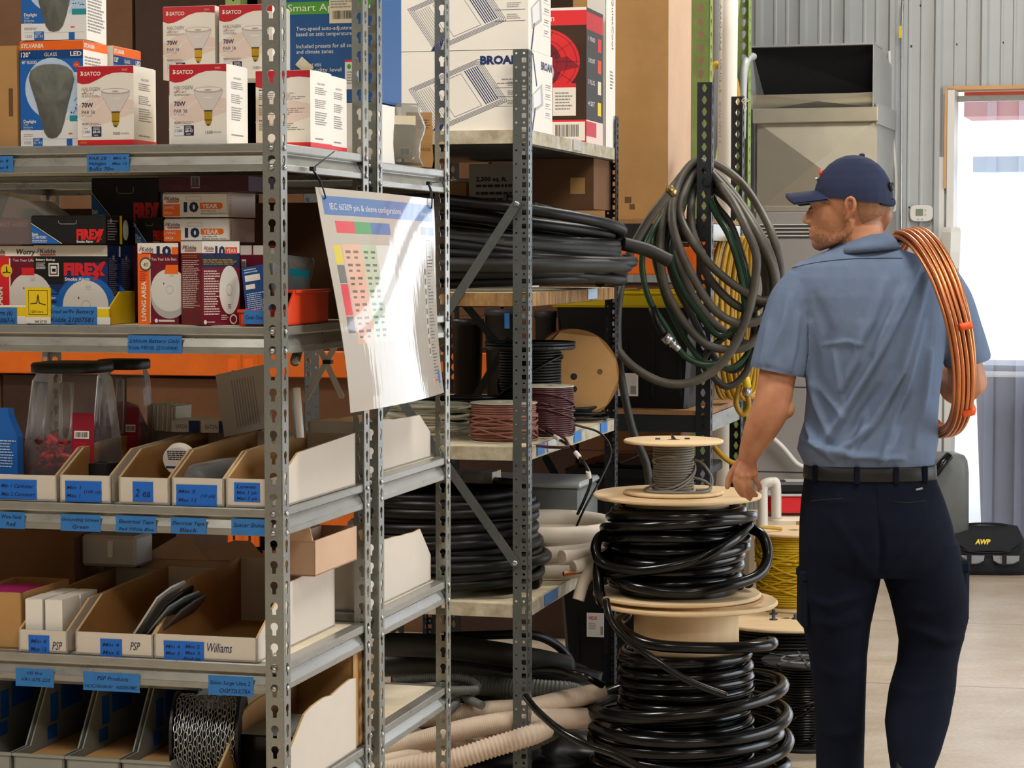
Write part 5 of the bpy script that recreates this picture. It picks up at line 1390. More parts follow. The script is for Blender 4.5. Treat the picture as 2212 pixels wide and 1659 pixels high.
part('chain', ch, o)
u, w, lip = spot(FA, .012, 455, 604, 1720, T5)
o5 = thing('parts_bin', 'kraft parts bin with torn sides at the end of the lowest shelf', 'bin', FA.mat(FA.hit_v(470, 1700, BV).x, BV, T5)); part('tray', card_bin(.128, .44, .15, .05, .13, 'bin_white', 'cardboard_in', seed=31, wavy=.01), o5)
mb = MB('plastic_black'); mb.box(0, 0, 0, .108, .2, .09, 'black_gloss', ch=.004); mb.add([(-.002, -.002, .091), (.11, -.002, .091), (.11, .2, .092), (-.002, .2, .092)], [(0, 1, 2, 3)], 'film'); solo('battery_pack', mb, 'black film wrapped pack lying in the kraft end bin', 'pack', o5.matrix_world @ Matrix.Translation((.009, .10, .006)))
# cartons at the back end of the lower shelves
u, w, h = spot(FA, .36, 636, 782, 1482, T5)
flap_box('brown carton with a dark open top behind the kraft end bin', FA.hit_v(640, 1500, .42).x - .02, .445, T5+.002, .135, .065, .2, 'cardboard', 0, [])
flap_box('pale carton with a notched flap resting across the empty white bin', -.090, .21, T4+.1375, .078, .255, .070, 'cardboard_pale', 0, [[(.01, 0, .07), (.075, 0, .07), (.07, -.01, .105), (.045, -.012, .098), (.02, -.01, .10)]])

# ------------------------------------------------------------------ rear unit, seen from its end
TBs = {k: v + .001 for k, v in LB.items()}
def rear_bin(label, xl, xr, yt, T, h, lip, seed):
    b = FA.hit_u(xr, 940, -.03); a = FA.hit_u(xl, 940, -.03); d = min(.49, DB1 - .03 - G0)
    o = thing('parts_bin', label, 'bin', FA.mat(-.035, DB1-.04, T, 180)); part('tray', card_bin(.13, .47, h, lip, .085, seed=seed, wavy=.004), o); return o
rear_bin('white parts bin on the rear unit, third level, sloped front turned away', 832, 960, 905, TBs['s3'], .115, .058, 41)
rear_bin('white parts bin on the rear unit, fourth level, sloped front turned away', 832, 940, 1180, TBs['s4'], .142, .06, 42)
# boxes on top level of rear unit
u, w, h = spot(FA, .66, 690, 800, 222, TBs['s1'])
a = FA.hit_v(560, 300, .64); b = FA.hit_v(805, 300, .64)
mb = carton_mb(b.x-a.x, .2, FA.hit_v(760, 222, .64).z - TBs['s1'], 'white_card'); put(mb, 'cardboard_box', 'plain white carton under the blue attic fan box', 'box', FA, a.x, .64, TBs['s1'])
zb = FA.hit_v(760, 221, .66).z; a = FA.hit_v(572, 200, .66); b = FA.hit_v(812, 200, .66); W = b.x-a.x; H = .30
mb = carton_mb(W, .18, H, 'blue_attic'); 
def fy(py): return (FA.hit_v(700, py, .66).z - zb)/H
def fx(px): return (FA.hit_v(px, 100, .66).x - a.x)/W
F, R, T = box_faces(mb, W, .18, H); ch_ = .0165/H
F.rect(0, fy(31), 1, fy(4), 'green_print', 1); F.text('Smart App Control', fx(622), fy(24), fy(8)-fy(24), 'white_card', 2, w=fx(800)-fx(622)+.1)
for t, x, y, x2 in (('Two-speed auto-adjustment of fan', 640, 66, 800), ('based on attic temperature', 640, 78, 760), ('Included presets for all seasons', 640, 104, 784), ('and climate zones', 640, 116, 720), ('Current attic', 648, 144, 694), ('temp and humidity level', 600, 156, 737), ('alarm', 700, 182, 728)):
    F.text(t, fx(x), fy(y), fy(57)-fy(66), 'white_card', 2, w=fx(x2)-fx(x))
F.rect(fx(712), fy(52), fx(768), fy(-20), 'cream', 3); F.bars(fx(719), fy(43), fx(762), fy(25), 'ink', 4); F.fine(fx(715), fy(20), fx(766), fy(2), 3, 'grey_print', 4)
F.rect(fx(745), fy(195), fx(775), fy(131), 'white_card', 3); F.rect(fx(745), fy(136), fx(775), fy(131), 'red_bright', 4); F.oval(fx(754), fy(146), .018, .018, 'green_print', 4); F.fine(fx(749), fy(185), fx(773), fy(155), 5, 'grey_print', 4)
put(mb, 'fan_box', 'blue attic fan carton with green band stacked on a white carton', 'box', FA, a.x, .66, zb+.001)
mb = MB('cream'); mb.sheet([(0, 0, 0), (.027, 0, -.024), (.012, 0, -.04), (-.015, 0, -.017)], .001, 'cream'); p = FA.hit_v(652, 122, .652); solo('paper_tag', mb, 'cream paper tag tilted against the blue attic fan box', 'tag', FA.mat(p.x, .652, p.z))
# kraft paper bag and clear bag of devices
o = thing('paper_bag', 'open brown kraft paper bag standing on the rear unit beside clear film bag', 'bag', FA.mat(FA.hit_v(905, 340, .93).x, .93, TBs['s1'], 20))
mb = MB('cardboard'); r = random.Random(6); rings = []
for k in range(8):
    t = k/7; z = .122*t; ww = .030*(1-.18*max(0, t-.55)); dd = .03*(1-.75*max(0, t-.4))
    rings.append([(x*ww+.003*(r.random()-.5), y*dd+.003*(r.random()-.5), z) for x, y in ((-1, -1), (0, -.9), (1, -1), (1.0, 0), (1, 1), (0, .85), (-1, 1), (-1.0, 0))])
mb.loft(rings, 'cardboard', smooth=False); F = Face(mb, (-.03, -.031, .03), (1, 0, 0), (0, 0, 1), .06, .09); F.text('ng Devices', .1, .06, .12, 'cardboard_dark', 6, w=.8); F.fine(.4, .6, .95, .85, 4, 'cardboard_dark', 6); part('bag', mb, o)
pouch('film_bag', 'clear plastic bag with cream packets on the rear unit top', FA.hit_v(858, 340, .80).x, .80, TBs['s1'], .11, .135, 30, 'cream', 12)
# flat kraft flap on the rear unit lowest level and cable below
p = FA.hit_v(832, 1500, .66); mb = MB('cardboard'); d = .004
mb.prism([(0, 0, 0), (0, .12, 0), (0, .125, .135), (0, 0, .13)], (.004, 0, 0), 'cardboard'); F = Face(mb, (.0045, 0, 0), (0, 1, 0), (0, 0, 1), .12, .135)
F.fine(.2, .62, .75, .9, 7, 'cardboard_dark', 1); F.fine(.3, .08, .8, .14, 1, 'cardboard_dark', 1); mb.box(-.09, .0, 0, .004, .12, .004); mb.box(-.09, .118, 0, .004, .122, .13)
solo('cardboard_box', mb, 'brown carton side with printed lines on the rear unit lowest level', 'box', FA.mat(-.075, .70, TBs['s5']+.002))
# ------------------------------------------------------------------ goods on the boltless rack
def P3(px, py, d): return at(px, py, d)
def smooth_path(pts, n=14, closed=False): return bez(pts, n, closed)
def resample(P, step):
    P = [Vector(p) for p in P]; out = [P[0]]; acc = 0.0
    for a, b in zip(P, P[1:]):
        L = (b-a).length
        while acc + L >= step:
            t = (step-acc)/L; a = a.lerp(b, t); L = (b-a).length; acc = 0.0; out.append(a)
        acc += L
    return out
def cable(name, label, cat, pts, r, m, group=None, sides=10, n=12, closed=False, parent=None):
    """pts: (px, py, distance)"""
    P = [P3(*p) for p in pts]; c = sum(P, Vector())/len(P); mb = MB(m)
    mb.tube(bez([p-c for p in P], n, closed), r, sides, m, closed=closed)
    if parent: return part(name, mb, parent, mtx=parent.matrix_world.inverted() @ Matrix.Translation(c))
    return solo(name, mb, label, cat, Matrix.Translation(c), group)
def corr_tube(name, label, cat, pts, r, m, pitch, depth=.12, group=None, sides=14):
    P = [P3(*p) for p in pts]; c = sum(P, Vector())/len(P)
    Q = resample(bez([p-c for p in P], 24), pitch/4); N = len(Q)-1; mb = MB(m)
    mb.tube(Q, r, sides, m, rfun=lambda t: 1 - depth*(.5+.5*math.cos(2*PI*t*N/4)))
    return solo(name, mb, label, cat, Matrix.Translation(c), group)
def coil_path(turns, rs, zs, seed, wob=.02, zw=.006, per=44, drift=.01, tilt=0.0):
    """a cable wound round and round: rs, zs give radius and height for each turn"""
    r = random.Random(seed); out = []; ph = [r.uniform(0, 6.28) for _ in range(turns+2)]; am = [r.uniform(.3, 1) for _ in range(turns+2)]
    ox = [r.uniform(-1, 1)*drift for _ in range(turns+2)]; oy = [r.uniform(-1, 1)*drift for _ in range(turns+2)]
    for i in range(turns*per+1):
        t = i/per; k = min(int(t), turns-1); f = t-k; f = f*f*(3-2*f); k2 = min(k+1, turns-1)
        L = lambda a: a[k]*(1-f)+a[k2]*f
        a = 2*PI*t
        R = L(rs) + wob*(L(am)*math.sin(a+L(ph)) + .5*math.sin(2*a+2*L(ph)))
        z = L(zs) + zw*math.sin(a+1.7*L(ph)) - tilt*(t/turns)*math.cos(a-.5)
        out.append(Vector((R*math.cos(a)+L(ox), R*math.sin(a)+L(oy), z)))
    return out
def coil(name, label, cat, mtx, turns, rs, zs, rad, m, seed, wob=.02, zw=.006, sides=8, group=None, drift=.01, per=44, tails=(), tilt=0.0):
    mb = MB(m); P = coil_path(turns, rs, zs, seed, wob, zw, per, drift, tilt)
    mb.tube(P, rad, sides, m)
    for tl in tails: mb.tube(bez(tl, 8), rad, sides, m)
    return solo(name, mb, label, cat, mtx, group)
C1, C2, C3, C4 = (LC[k]+.001 for k in ('s1', 's2', 's3', 's4'))
# ventilation fan cartons
def grille(F, x, y, s, k=1.0):
    """line drawing of a slotted ceiling grille in slanting view"""
    q = lambda a, b: (x + s*(a*.86 - b*.42)*k, y + s*(a*.34 + b*.62))
    for e in (0, .04, .08, .12):
        F.line([q(-1+e, -.8+e), q(.98-e, -.8+e), q(1-e, -.76+e), q(1-e, .78-e), q(.96-e, .8-e), q(-1+e, .8-e)], .0012, 'blue_navy', 2, True)
    for sx in (-1, 1):
        for j in range(7):
            c = sx*(.50+.055*j); F.line([q(c, -.62), q(c, .62)], .0028 if sx > 0 else .0016, 'blue_navy' if sx > 0 else 'grey_print', 2)
    F.line([q(-.38, -.6), q(.38, -.6), q(.38, .6), q(-.38, .6)], .001, 'blue_navy', 2, True)
def vent_box(w, d, h, seed, name=True):
    mb = carton_mb(w, d, h, 'white_card'); F, R, T = box_faces(mb, w, d, h); r = random.Random(seed)
    # grille drawing in real millimetres: face scaled so it keeps shape
    sx = .30; F2 = Face(mb, (0, 0, 0), (1, 0, 0), (0, 0, 1), .3, .3); grille(F2, .78, .33, .40)
    F.poly([(.36, 0), (.42, 0), (.46, .16), (.42, .16)], 'blue_navy', 1); F.rect(.43, .93, .47, 1, 'blue_navy', 1)
    if name: F.text('BROAN', .68, .83, .1, 'blue_navy', 3, w=.26, bold=.05)
    for i, y in enumerate((.30, .42, .53)): F.line([(.78, y), (.98, y)], .001, 'blue_navy', 2); F.fine(.86, y+.02, .96, y+.08, 3, 'grey_print', 2, rnd=r)
    F.fine(.82, .62, .97, .65, 1, 'grey_print', 2, rnd=r); F.fine(.79, .57, .97, .60, 1, 'grey_print', 2, rnd=r)
    R2 = Face(mb, (w, 0, 0), (0, 1, 0), (0, 0, 1), d, h); R2.poly([(.1, .0), (.16, 0), (.34, .42), (.30, .46)], 'blue_navy', 1); R2.poly([(.12, .98), (.18, .96), (.34, .58), (.3, .56)], 'blue_navy', 1)
    R2.poly([(.15, .22), (.6, .35), (.55, .62), (.1, .44)], 'alarm_shade', 1); R2.poly([(.2, .28), (.5, .36), (.47, .56), (.17, .45)], 'white_gloss', 2)
    if name: R2.text('BROAN', .5, .8, .1, 'blue_navy', 2, w=.48, bold=.04)
    for y in (.2, .32, .44, .56): R2.line([(.66, y), (.95, y)], .001, 'grey_print', 2); R2.fine(.7, y+.02, .92, y+.07, 2, 'grey_print', 2, rnd=r)
    return mb
VB = 'white ventilation fan cartons'
zl = FC.hit_v(1000, 110, .03).z; bw = .44; bx = FC.hit_v(1143, 200, .03).x - bw
put(vent_box(bw, .27, zl-C1, 1), 'fan_carton', 'white bath fan carton with blue logo resting on the upper rack shelf', 'box', FC, bx, .03, C1, 0, VB)
put(vent_box(bw, .26, .26, 2, False), 'fan_carton', 'white bath fan carton stacked on the one with the blue logo', 'box', FC, bx-.003, .032, zl+.002, 0, VB)
# red and black fan carton
fw, fd, fh = .205, .235, FC.hit_v(1230, 16, .77).z - C1
mb = carton_mb(fw, fd, fh, 'grey_dark'); F, R, T = box_faces(mb, fw, fd, fh); r = random.Random(2)
F.rect(0, 0, 1, 1, 'brown_parts', .5); F.rect(0, .87, 1, .98, 'red_bright', 1); F.rect(0, .98, 1, 1.0, 'white_card', 1); F.text('Attic Fan', .0, .9, .05, 'white_card', 2, w=.5); R.rect(0, .84, 1, .97, 'red', 1)
F.rect(0, 0, 1, .17, 'red_bright', 1); F.rect(.42, .015, .98, .155, 'white_card', 2); F.bars(.52, .045, .88, .135, 'ink', 3, 5)
F.oval(.30, .60, .60, .25, 'red_bright', 1.5, 40); F.oval(.22, .58, .40, .19, 'maroon', 2, 36); F.poly([(.3, .5), (.9, .56), (.7, .64), (.3, .6)], 'red_dark', 2.5)
for q in (.25, .4, .55): F.line([(.30+q*math.cos(t), .60+q*.42*math.sin(t)) for t in [2*PI*i/28 for i in range(29)]], .0012, 'ink', 3)
for k in range(10): a = 2*PI*k/10; F.line([(.3, .6), (.3+.6*math.cos(a), .6+.25*math.sin(a))], .0012, 'ink', 3)
F.oval(.28, .52, .22, .10, 'alarm_shade', 4); F.oval(.28, .52, .19, .085, 'grey_dark', 5); F.oval(.36, .52, .06, .03, 'alarm_white', 6)
for k in range(8): a = 2*PI*k/8; F.line([(.28, .52), (.28+.2*math.cos(a), .52+.09*math.sin(a))], .0022, 'alarm_white', 5.5)
for x in (.02, .48):
    F.rect(x, .20, x+.36, .44, 'white_card', 7); F.rect(x, .41, x+.36, .44, 'red_bright', 8); F.fine(x+.04, .24, x+.32, .38, 6, 'grey_print', 8, rnd=r)
R.rect(0, .17, 1, .84, 'grey_dark', 1); R.rect(0, 0, 1, .17, 'pink_pale', 1); R.rect(0, .05, .6, .16, 'red', 2)
for i, t in enumerate(('1 FIND', '2 MOUNT', '3 PLUG', '4 SET')): R.text(t, .1, .76-.16*i, .035, 'white_card', 3, w=.4); R.rect(.68, .70-.16*i, .88, .80-.16*i, ('red_bright', 'orange_bin', 'cream', 'yellow')[i], 3)
put(mb, 'fan_carton', 'red and black fan carton with barcode at the far end of the upper rack shelf', 'box', FC, -.012-fw, .77, C1, 0)
mb = carton_mb(.06, .15, .62, 'white_card'); F, R, T = box_faces(mb, .06, .15, .62); R.line([(.04, 0), (.04, 1)], .004, 'green_print', 1); R.rect(0, 0, .03, 1, 'blue_navy', 1); R.text('QuietCool', .72, .82, .26, 'red_dark', 2, w=None, rot=-PI/2) if 0 else R.text('QuietCool', .62, .78, .045, 'red_dark', 2, rot=-PI/2); R.fine(.45, .3, .8, .4, 6, 'grey_print', 2)
put(mb, 'fan_carton', 'tall narrow white carton with green edge behind the red fan carton', 'box', FC, -.068, 1.025, C1, 0)
# boxes behind the big coil
a = FC.hit_v(1013, 400, 1.02); mb = carton_mb(.20, .14, .40, 'white_card'); F, R, T = box_faces(mb, .20, .14, .40); r = random.Random(3)
F.rect(0, .0, 1, 1, 'alarm_shade', .5); F.text('2,300 sq. ft.', .12, .86, .035, 'ink', 2, w=.52, bold=.03); F.text('2,300 pies cuadrados', .12, .62, .03, 'ink', 2, w=.6, bold=.03)
for y in (.82, .76, .71, .575, .53, .49, .45): F.fine(.12, y-.012, .78, y+.016, 1, 'grey_dark', 2, rnd=r, fill=.8)
put(mb, 'appliance_carton', 'white carton with square feet lettering behind the black cable coil', 'box', FC, a.x, 1.02, C2, 0)
mb = carton_mb(.16, .12, .34, 'cardboard'); a = FC.hit_v(1010, 400, 1.04); put(mb, 'cardboard_box', 'brown carton left of the lettered white carton under the rack shelf', 'box', FC, a.x-.165, 1.04, C2, 0)
mb = MB('white_card'); mb.lathe([(0, 0), (.035, 0), (.037, .012), (.03, .014), (0, .014)], sides=28, m='white_card'); mb.lathe([(0, .0145), (.012, .0145)], sides=16, m='red', smooth=False); a = FC.hit_v(992, 372, 1.06); solo('round_tub', mb, 'small round white tub on the brown carton under the rack shelf', 'tub', FC.mat(a.x, 1.10, C2+.341))
mb = carton_mb(.20, .25, .16, 'cardboard_dark'); F, R, T = box_faces(mb, .20, .25, .16); F.rect(.62, .3, .86, .62, 'cardboard', 1); 
put(mb, 'cardboard_box', 'large dark brown carton lying on the far side of the coil', 'box', FC, -.222, .92, C2+.25, 0)
# ---- second shelf: the big black cable coil
mC = FC.mat(-.33, .585, C2)
rs = [.40, .44, .47, .45, .42, .45, .47, .46, .41, .45, .38, .43, .40, .44, .41]; zs = [.018, .024, .04, .055, .07, .085, .10, .125, .14, .16, .175, .195, .21, .225, .24]
coil('cable_coil', 'big coil of thick black cable overflowing the second rack shelf', 'cable coil', mC, 15, rs, zs, .0175, 'cable_matte', 5, .022, .018, 10, None, .02, 48,
     tails=([(.20, -.02, .19), (.32, .0, .165), (.40, .06, .14), (.43, .12, .125)],), tilt=.065)
coil('cable_coil', 'dusty black cable lying over the big coil, loose end past the post', 'cable coil', mC, 3, [.44, .475, .46], [.105, .08, .14], .021, 'cable_dusty', 12, .02, .012, 10, None, .02, 48,
     tails=([(.43, .2, .14), (.50, .24, .12), (.57, .26, .085)],), tilt=.05)
cable('cable_offcut', 'short black cable offcut with hollow end lying across the coil', 'cable', ((1090, 430, 6.75), (1180, 455, 6.8), (1250, 480, 6.82), (1300, 506, 6.8)), .0165, 'cable_matte', sides=12)
mb = MB('plastic_grey'); r = random.Random(4)
pts = [(-.05, 0, 0), (.05, .01, .0), (.07, .03, .02), (.02, .0, .055), (-.01, -.01, .09), (-.04, 0, .05)]
mb.sheet(pts, .004, 'plastic_grey'); mb.sheet([(.04, -.01, .01), (.09, -.02, .02), (.11, -.02, .005), (.06, -.01, -.005)], .003, 'alarm_shade'); p = P3(1165, 505, 6.72); solo('tape_scrap', mb, 'torn grey wrapping scrap caught in the black coil', 'scrap', Matrix.Translation(p))
# ---- third shelf: spools of wire
def wound(mb, r0, z0, z1, wr, m, seed, layers=1, jit=.15, slack=0, per=30):
    """wire wound side by side on a core"""
    rnd = random.Random(seed); n = max(2, int((z1-z0)/(2*wr))); pts = []
    for i in range(n*per+1):
        t = i/per; a = 2*PI*t; z = z0+wr + (z1-z0-2*wr)*t/n
        rr = r0 + wr*(1+jit*math.sin(a*.37+seed)+jit*math.sin(t*1.9))
        pts.append(Vector((rr*math.cos(a), rr*math.sin(a), z)))
    mb.tube(pts, wr, 6, m)
    for k in range(slack):
        z = z0 + (z1-z0)*(.2+.6*rnd.random()); dz = (z1-z0)*rnd.uniform(-.35, .35); a0 = rnd.uniform(0, 6.28)
        mb.tube([Vector(((r0+2.6*wr)*math.cos(a0+q*.18), (r0+2.6*wr)*math.sin(a0+q*.18), min(z1-wr, max(z0+wr, z+dz*math.sin(q*.18))))) for q in range(36)], wr, 6, m)
def spool(name, label, mtx, R, core, H, ft, fm, wm, wr, rw, seed, slack=4, group=None, hole=.02, per=30, part_name='wire', sides=44, top_detail=None):
    o = thing(name, label, 'spool', mtx, group)
    mb = MB(fm); mb.disc(R, 0, ft, sides=sides, m=fm, ch=ft*.3); part('flange', mb, o)
    mb = MB(fm); mb.lathe([(hole, H-ft), (R-ft*.3, H-ft), (R, H-ft*.7), (R, H-ft*.3), (R-ft*.3, H), (hole, H), (hole, H-ft)], sides=sides, m=fm, smooth=False)
    if top_detail: top_detail(mb, R, H)
    part('flange', mb, o)
    mb = MB(fm); mb.lathe([(core, ft), (core, H-ft)], sides=28, m=fm); part('core', mb, o)
    if wm:
        mb = MB(wm); wound(mb, rw, ft, H-ft, wr, wm, seed, slack=slack, per=per); mb.lathe([(rw, ft), (rw, H-ft)], sides=28, m=wm); part(part_name, mb, o)
    return o
WS = 'wire spools on the third rack shelf'
def at_shelf(fr, px, py, w): p = fr.hit_w(px, py, w); return p
p = at_shelf(FC, 1088, 952, C3); spool('wire_spool', 'spool of rose brown wire at the front of the third rack shelf', FC.mat(p.x, p.y, C3), .098, .04, .112, .0025, 'wire_white', 'wire_brown', .0035, .088, 3, 9, WS)
p2 = FC.mat(p.x+.075, p.y+.20, C3); spool('wire_spool', 'spool of dark maroon wire behind the rose brown one', p2, .085, .04, .15, .003, 'wire_white', 'wire_maroon', .0032, .078, 6, 5, WS)
p = at_shelf(FC, 1135, 928, C3)
def rim_detail(mb, R, H):
    for k in range(4): a = PI/4+PI/2*k; mb.box(-.012, -R*.9, H, .012, 0, H+.004, 'plastic_black', T=Matrix.Rotation(a, 4, 'Z'))
    mb.lathe([(R*.93, H), (R*.95, H+.008), (R, H+.008), (R, H)], sides=40, m='plastic_black')
spool('wire_spool', 'black plastic spool of black wire with wide rimmed top, middle of the third rack shelf', FC.mat(-.165, .67, C3), .140, .05, .262, .016, 'plastic_black', 'cable_matte', .0045, .088, 8, 2, WS, .02, 30, 'wire', 48, rim_detail)
o = thing('cardboard_reel', 'large brown fibreboard reel standing on edge behind the black spool', 'reel', FC.mat(-.02, .97, C3+.148, 38))
o.matrix_world = FC.mat(-.105, 1.0, C3+.150, 22)
mb = MB('fibreboard'); mb.disc(.148, 0, .005, sides=56, m='fibreboard', axis='y'); mb.prism([(.145*math.cos(a), -.0035, .145*math.sin(a)) for a in (-2.2, -1.5, -.75, -.12, .35, 1.0, 1.9, 2.9)], (0, .003, 0), 'cardboard')
for x, z in ((.0, -.005), (.0, -.045)): mb.lathe([(0, -.0042), (.011, -.0042)], (x, 0, z), 16, 'black', 'y', False)
mb.lathe([(0, -.0042), (.009, -.0042)], (.085, 0, .01), 16, 'cardboard_dark', 'y', False); part('face_disc', mb, o)
mb = MB('cardboard_dark'); mb.lathe([(.06, .005), (.06, .06)], sides=32, m='cardboard_dark', axis='y'); mb.disc(.148, .06, .066, sides=48, m='cardboard_dark', axis='y'); part('core', mb, o)
coil('wire_coil', 'loose coil of black wire lying at the far end of the third rack shelf', 'cable coil', FC.mat(-.13, 1.04, C3), 9, [.10, .105, .11, .1, .095, .105, .1, .11, .1], [.004, .009, .014, .019, .024, .029, .033, .037, .042], .0042, 'cable_matte', 4, .012, .004, 6, None, .02, 40)
coil('wire_coil', 'coil of pale grey wire left of the rose brown spool', 'cable coil', FC.mat(-.40, .34, C3), 12, [.13, .12, .135, .14, .13, .12, .125, .135, .13, .12, .13, .125], [.005+.008*k for k in range(12)], .0045, 'wire_white', 9, .015, .006, 6, None, .015, 40)
coil('wire_coil', 'coil of black wire heaped behind the pale grey coil', 'cable coil', FC.mat(-.42, .64, C3), 10, [.14]*10, [.006+.010*k for k in range(10)], .006, 'cable_matte', 19, .02, .008, 6, None, .02, 40)
cable('loose_wire', 'thin black wire trailing off the shelf end to the floor cables', 'wire', ((1172, 885, 6.9), (1235, 915, 6.95), (1295, 935, 7.0), (1320, 975, 6.95), (1300, 1030, 6.9), (1262, 1100, 6.85), (1240, 1150, 6.85)), .0035, 'cable_matte')
lw = cable('loose_wire', 'black lead with white tape flags hanging off the third rack shelf', 'wire', ((1180, 930, 6.6), (1205, 948, 6.5), (1232, 965, 6.4), (1250, 985, 6.36), (1268, 1010, 6.36), (1276, 1040, 6.38), (1262, 1080, 6.4), (1248, 1110, 6.45)), .0045, 'cable_black')
bpy.context.view_layer.update()
for a in (((1199, 942, 6.515), (1209, 951, 6.48)), ((1243, 977, 6.37), (1252, 988, 6.355)), ((1270, 1018, 6.36), (1273, 1032, 6.37))):
    cable('tape_flag', '', '', a, .0068, 'white_card', parent=lw)
cable('loose_wire', 'maroon lead pulled round the shelf corner from the dark spool', 'wire', ((1150, 962, 6.42), (1190, 966, 6.36), (1226, 965, 6.33), (1222, 950, 6.36), (1205, 938, 6.44), (1180, 925, 6.55)), .0042, 'wire_maroon')
# ---- fourth shelf
coil('cable_coil', 'tall stack of charcoal cable loops at the front of the fourth rack shelf', 'cable coil', FC.mat(-.33, .305, C4), 13, [.27, .275, .265, .28, .27, .26, .275, .27, .265, .25, .26, .25, .25], [.02+.022*k for k in range(13)], .0165, 'cable_matte', 15, .01, .006, 10, None, .008, 48)
coil('line_set_coil', 'coil of beige foam insulated tubing on the fourth rack shelf', 'tubing coil', FC.mat(-.10, .66, C4), 5, [.215, .20, .175, .16, .19], [.03, .088, .032, .095, .14], .029, 'foam_white', 7, .008, .006, 14, None, .008, 44)
ls = cable('insulated_tube', 'beige foam tube end drooping over the shelf edge beside the spools', 'tube', ((1325, 1175, 6.62), (1310, 1205, 6.55), (1285, 1225, 6.5), (1262, 1255, 6.48), (1249, 1296, 6.47)), .0175, 'foam_white', sides=14)
bpy.context.view_layer.update()
o = cable('insulated_tube', 'split beige foam sleeve end pointing at the rack post', 'tube', ((1330, 1165, 6.72), (1290, 1190, 6.62), (1250, 1202, 6.56), (1213, 1205, 6.52)), .022, 'foam_white', sides=14)
cable('insulated_tube', 'thick beige foam tube end lying just below the split sleeve', 'tube', ((1330, 1185, 6.66), (1295, 1205, 6.56), (1262, 1220, 6.51), (1238, 1226, 6.49)), .020, 'foam_white', sides=14)
cable('copper_tube', 'bare copper tube end between the foam sleeves', 'tube', ((1300, 1222, 6.53), (1262, 1233, 6.5), (1217, 1240, 6.47)), .0065, 'copper')
o = thing('equipment_case', 'blue grey flat metal case lying behind the charcoal cable stack', 'case', FC.mat(-.55, .86, C4+.12)); mb = MB('plastic_grey'); mb.box(0, 0, 0, .50, .26, .12, 'plastic_grey', ch=.01); part('body', mb, o); mb = MB('wall_metal'); mb.box(-.005, -.005, .12, .505, .265, .14, 'wall_metal', ch=.008); part('lid', mb, o)
mb = MB('plastic_black'); mb.box(0, 0, 0, .48, .25, .118, 'plastic_black', ch=.01); solo('equipment_case', mb, 'black case under the blue grey one on the fourth rack shelf', 'case', FC.mat(-.54, .865, C4))
o = thing('spare_bracket', 'yellow plastic bracket lying behind the beige tubing coil', 'bracket', FC.mat(.0, .98, C4)); mb = MB('yellow'); mb.box(-.06, 0, 0, .06, .12, .08, 'yellow', ch=.012); mb.box(-.075, -.01, .08, .02, .06, .10, 'yellow', ch=.008); mb.box(-.04, .0, .10, -.02, .05, .13, 'yellow', ch=.005); part('body', mb, o)
mb = MB('cream'); mb.box(0, 0, 0, .13, .1, .035, 'rack_white_edge', ch=.002); p = FC.hit_v(965, 1042, .45); solo('metal_tray', mb, 'small beige metal tray under the third rack shelf', 'tray', FC.mat(p.x, .5, C4+.285))
# blue tape flags on the shelf ends of the rack
bpy.context.view_layer.update()
boards = [o for o in rackC.children if o.name.startswith('shelf_board')]
def end_tape(bi, xl, xr, m='tape_blue', dz=.0):
    T = list(LC.values())[bi]; a = FC.hit_u(xl, 950, .0); b = FC.hit_u(xr, 950, .0); mb = MB(m); mb.box(-.0022, a.y, T-.031, -.0004+.0006, b.y, T+.001, m)
    part('tape_label', mb, boards[bi], mtx=Matrix.Identity(4))
for bi, xl, xr, m in ((2, 1161, 1177, 'tape_blue'), (2, 1184, 1202, 'wall_metal'), (2, 1241, 1256, 'tape_blue'), (2, 1298, 1312, 'tape_blue'), (3, 1178, 1206, 'tape_blue'), (0, 1238, 1254, 'alarm_shade'), (1, 1270, 1290, 'blue_pale')): end_tape(bi, xl, xr, m)
# ---- conduit and hose heaped on the lowest shelf and floor
def heap(*a, **k): return cable(*a, **k)
heap('rubber_pipe', 'thick dark grey pipe lying along the top of the conduit heap', 'pipe', ((820, 1392, 6.75), (930, 1395, 6.7), (1050, 1408, 6.68), (1150, 1425, 6.7), (1225, 1440, 6.75)), .036, 'conduit_dark', sides=16)
heap('rubber_pipe', 'dark grey pipe under the top one in the conduit heap', 'pipe', ((820, 1440, 6.8), (930, 1437, 6.76), (1060, 1450, 6.74), (1150, 1470, 6.76)), .032, 'conduit_dark', sides=16)
heap('black_hose', 'black hose arching over the conduit heap', 'hose', ((960, 1375, 6.8), (1060, 1372, 6.8), (1150, 1372, 6.85), (1200, 1392, 6.9), (1230, 1425, 6.92), (1232, 1455, 6.92)), .014, 'cable_matte')
for i, (pts, r) in enumerate((((( 850, 1470, 6.5), (930, 1464, 6.48), (1000, 1466, 6.46), (1030, 1482, 6.45), (1010, 1500, 6.45), (960, 1490, 6.5)), .0135), (((850, 1492, 6.46), (930, 1492, 6.43), (990, 1492, 6.4), (1035, 1490, 6.4)), .0145), (((850, 1528, 6.42), (900, 1526, 6.4), (950, 1514, 6.4), (985, 1500, 6.42), (1005, 1488, 6.44)), .0125), (((845, 1510, 6.47), (920, 1508, 6.46), (985, 1512, 6.42), (965, 1540, 6.38)), .013))):
    corr_tube('flexible_conduit', ('grey ribbed conduit looping at the top left of the heap', 'grey ribbed conduit lying straight across the heap', 'grey ribbed conduit curving upward under the straight one', 'grey ribbed conduit dropping behind the shelf corner')[i], 'conduit', pts, r, 'conduit_grey', .006, .16, 'ribbed conduits in the heap')
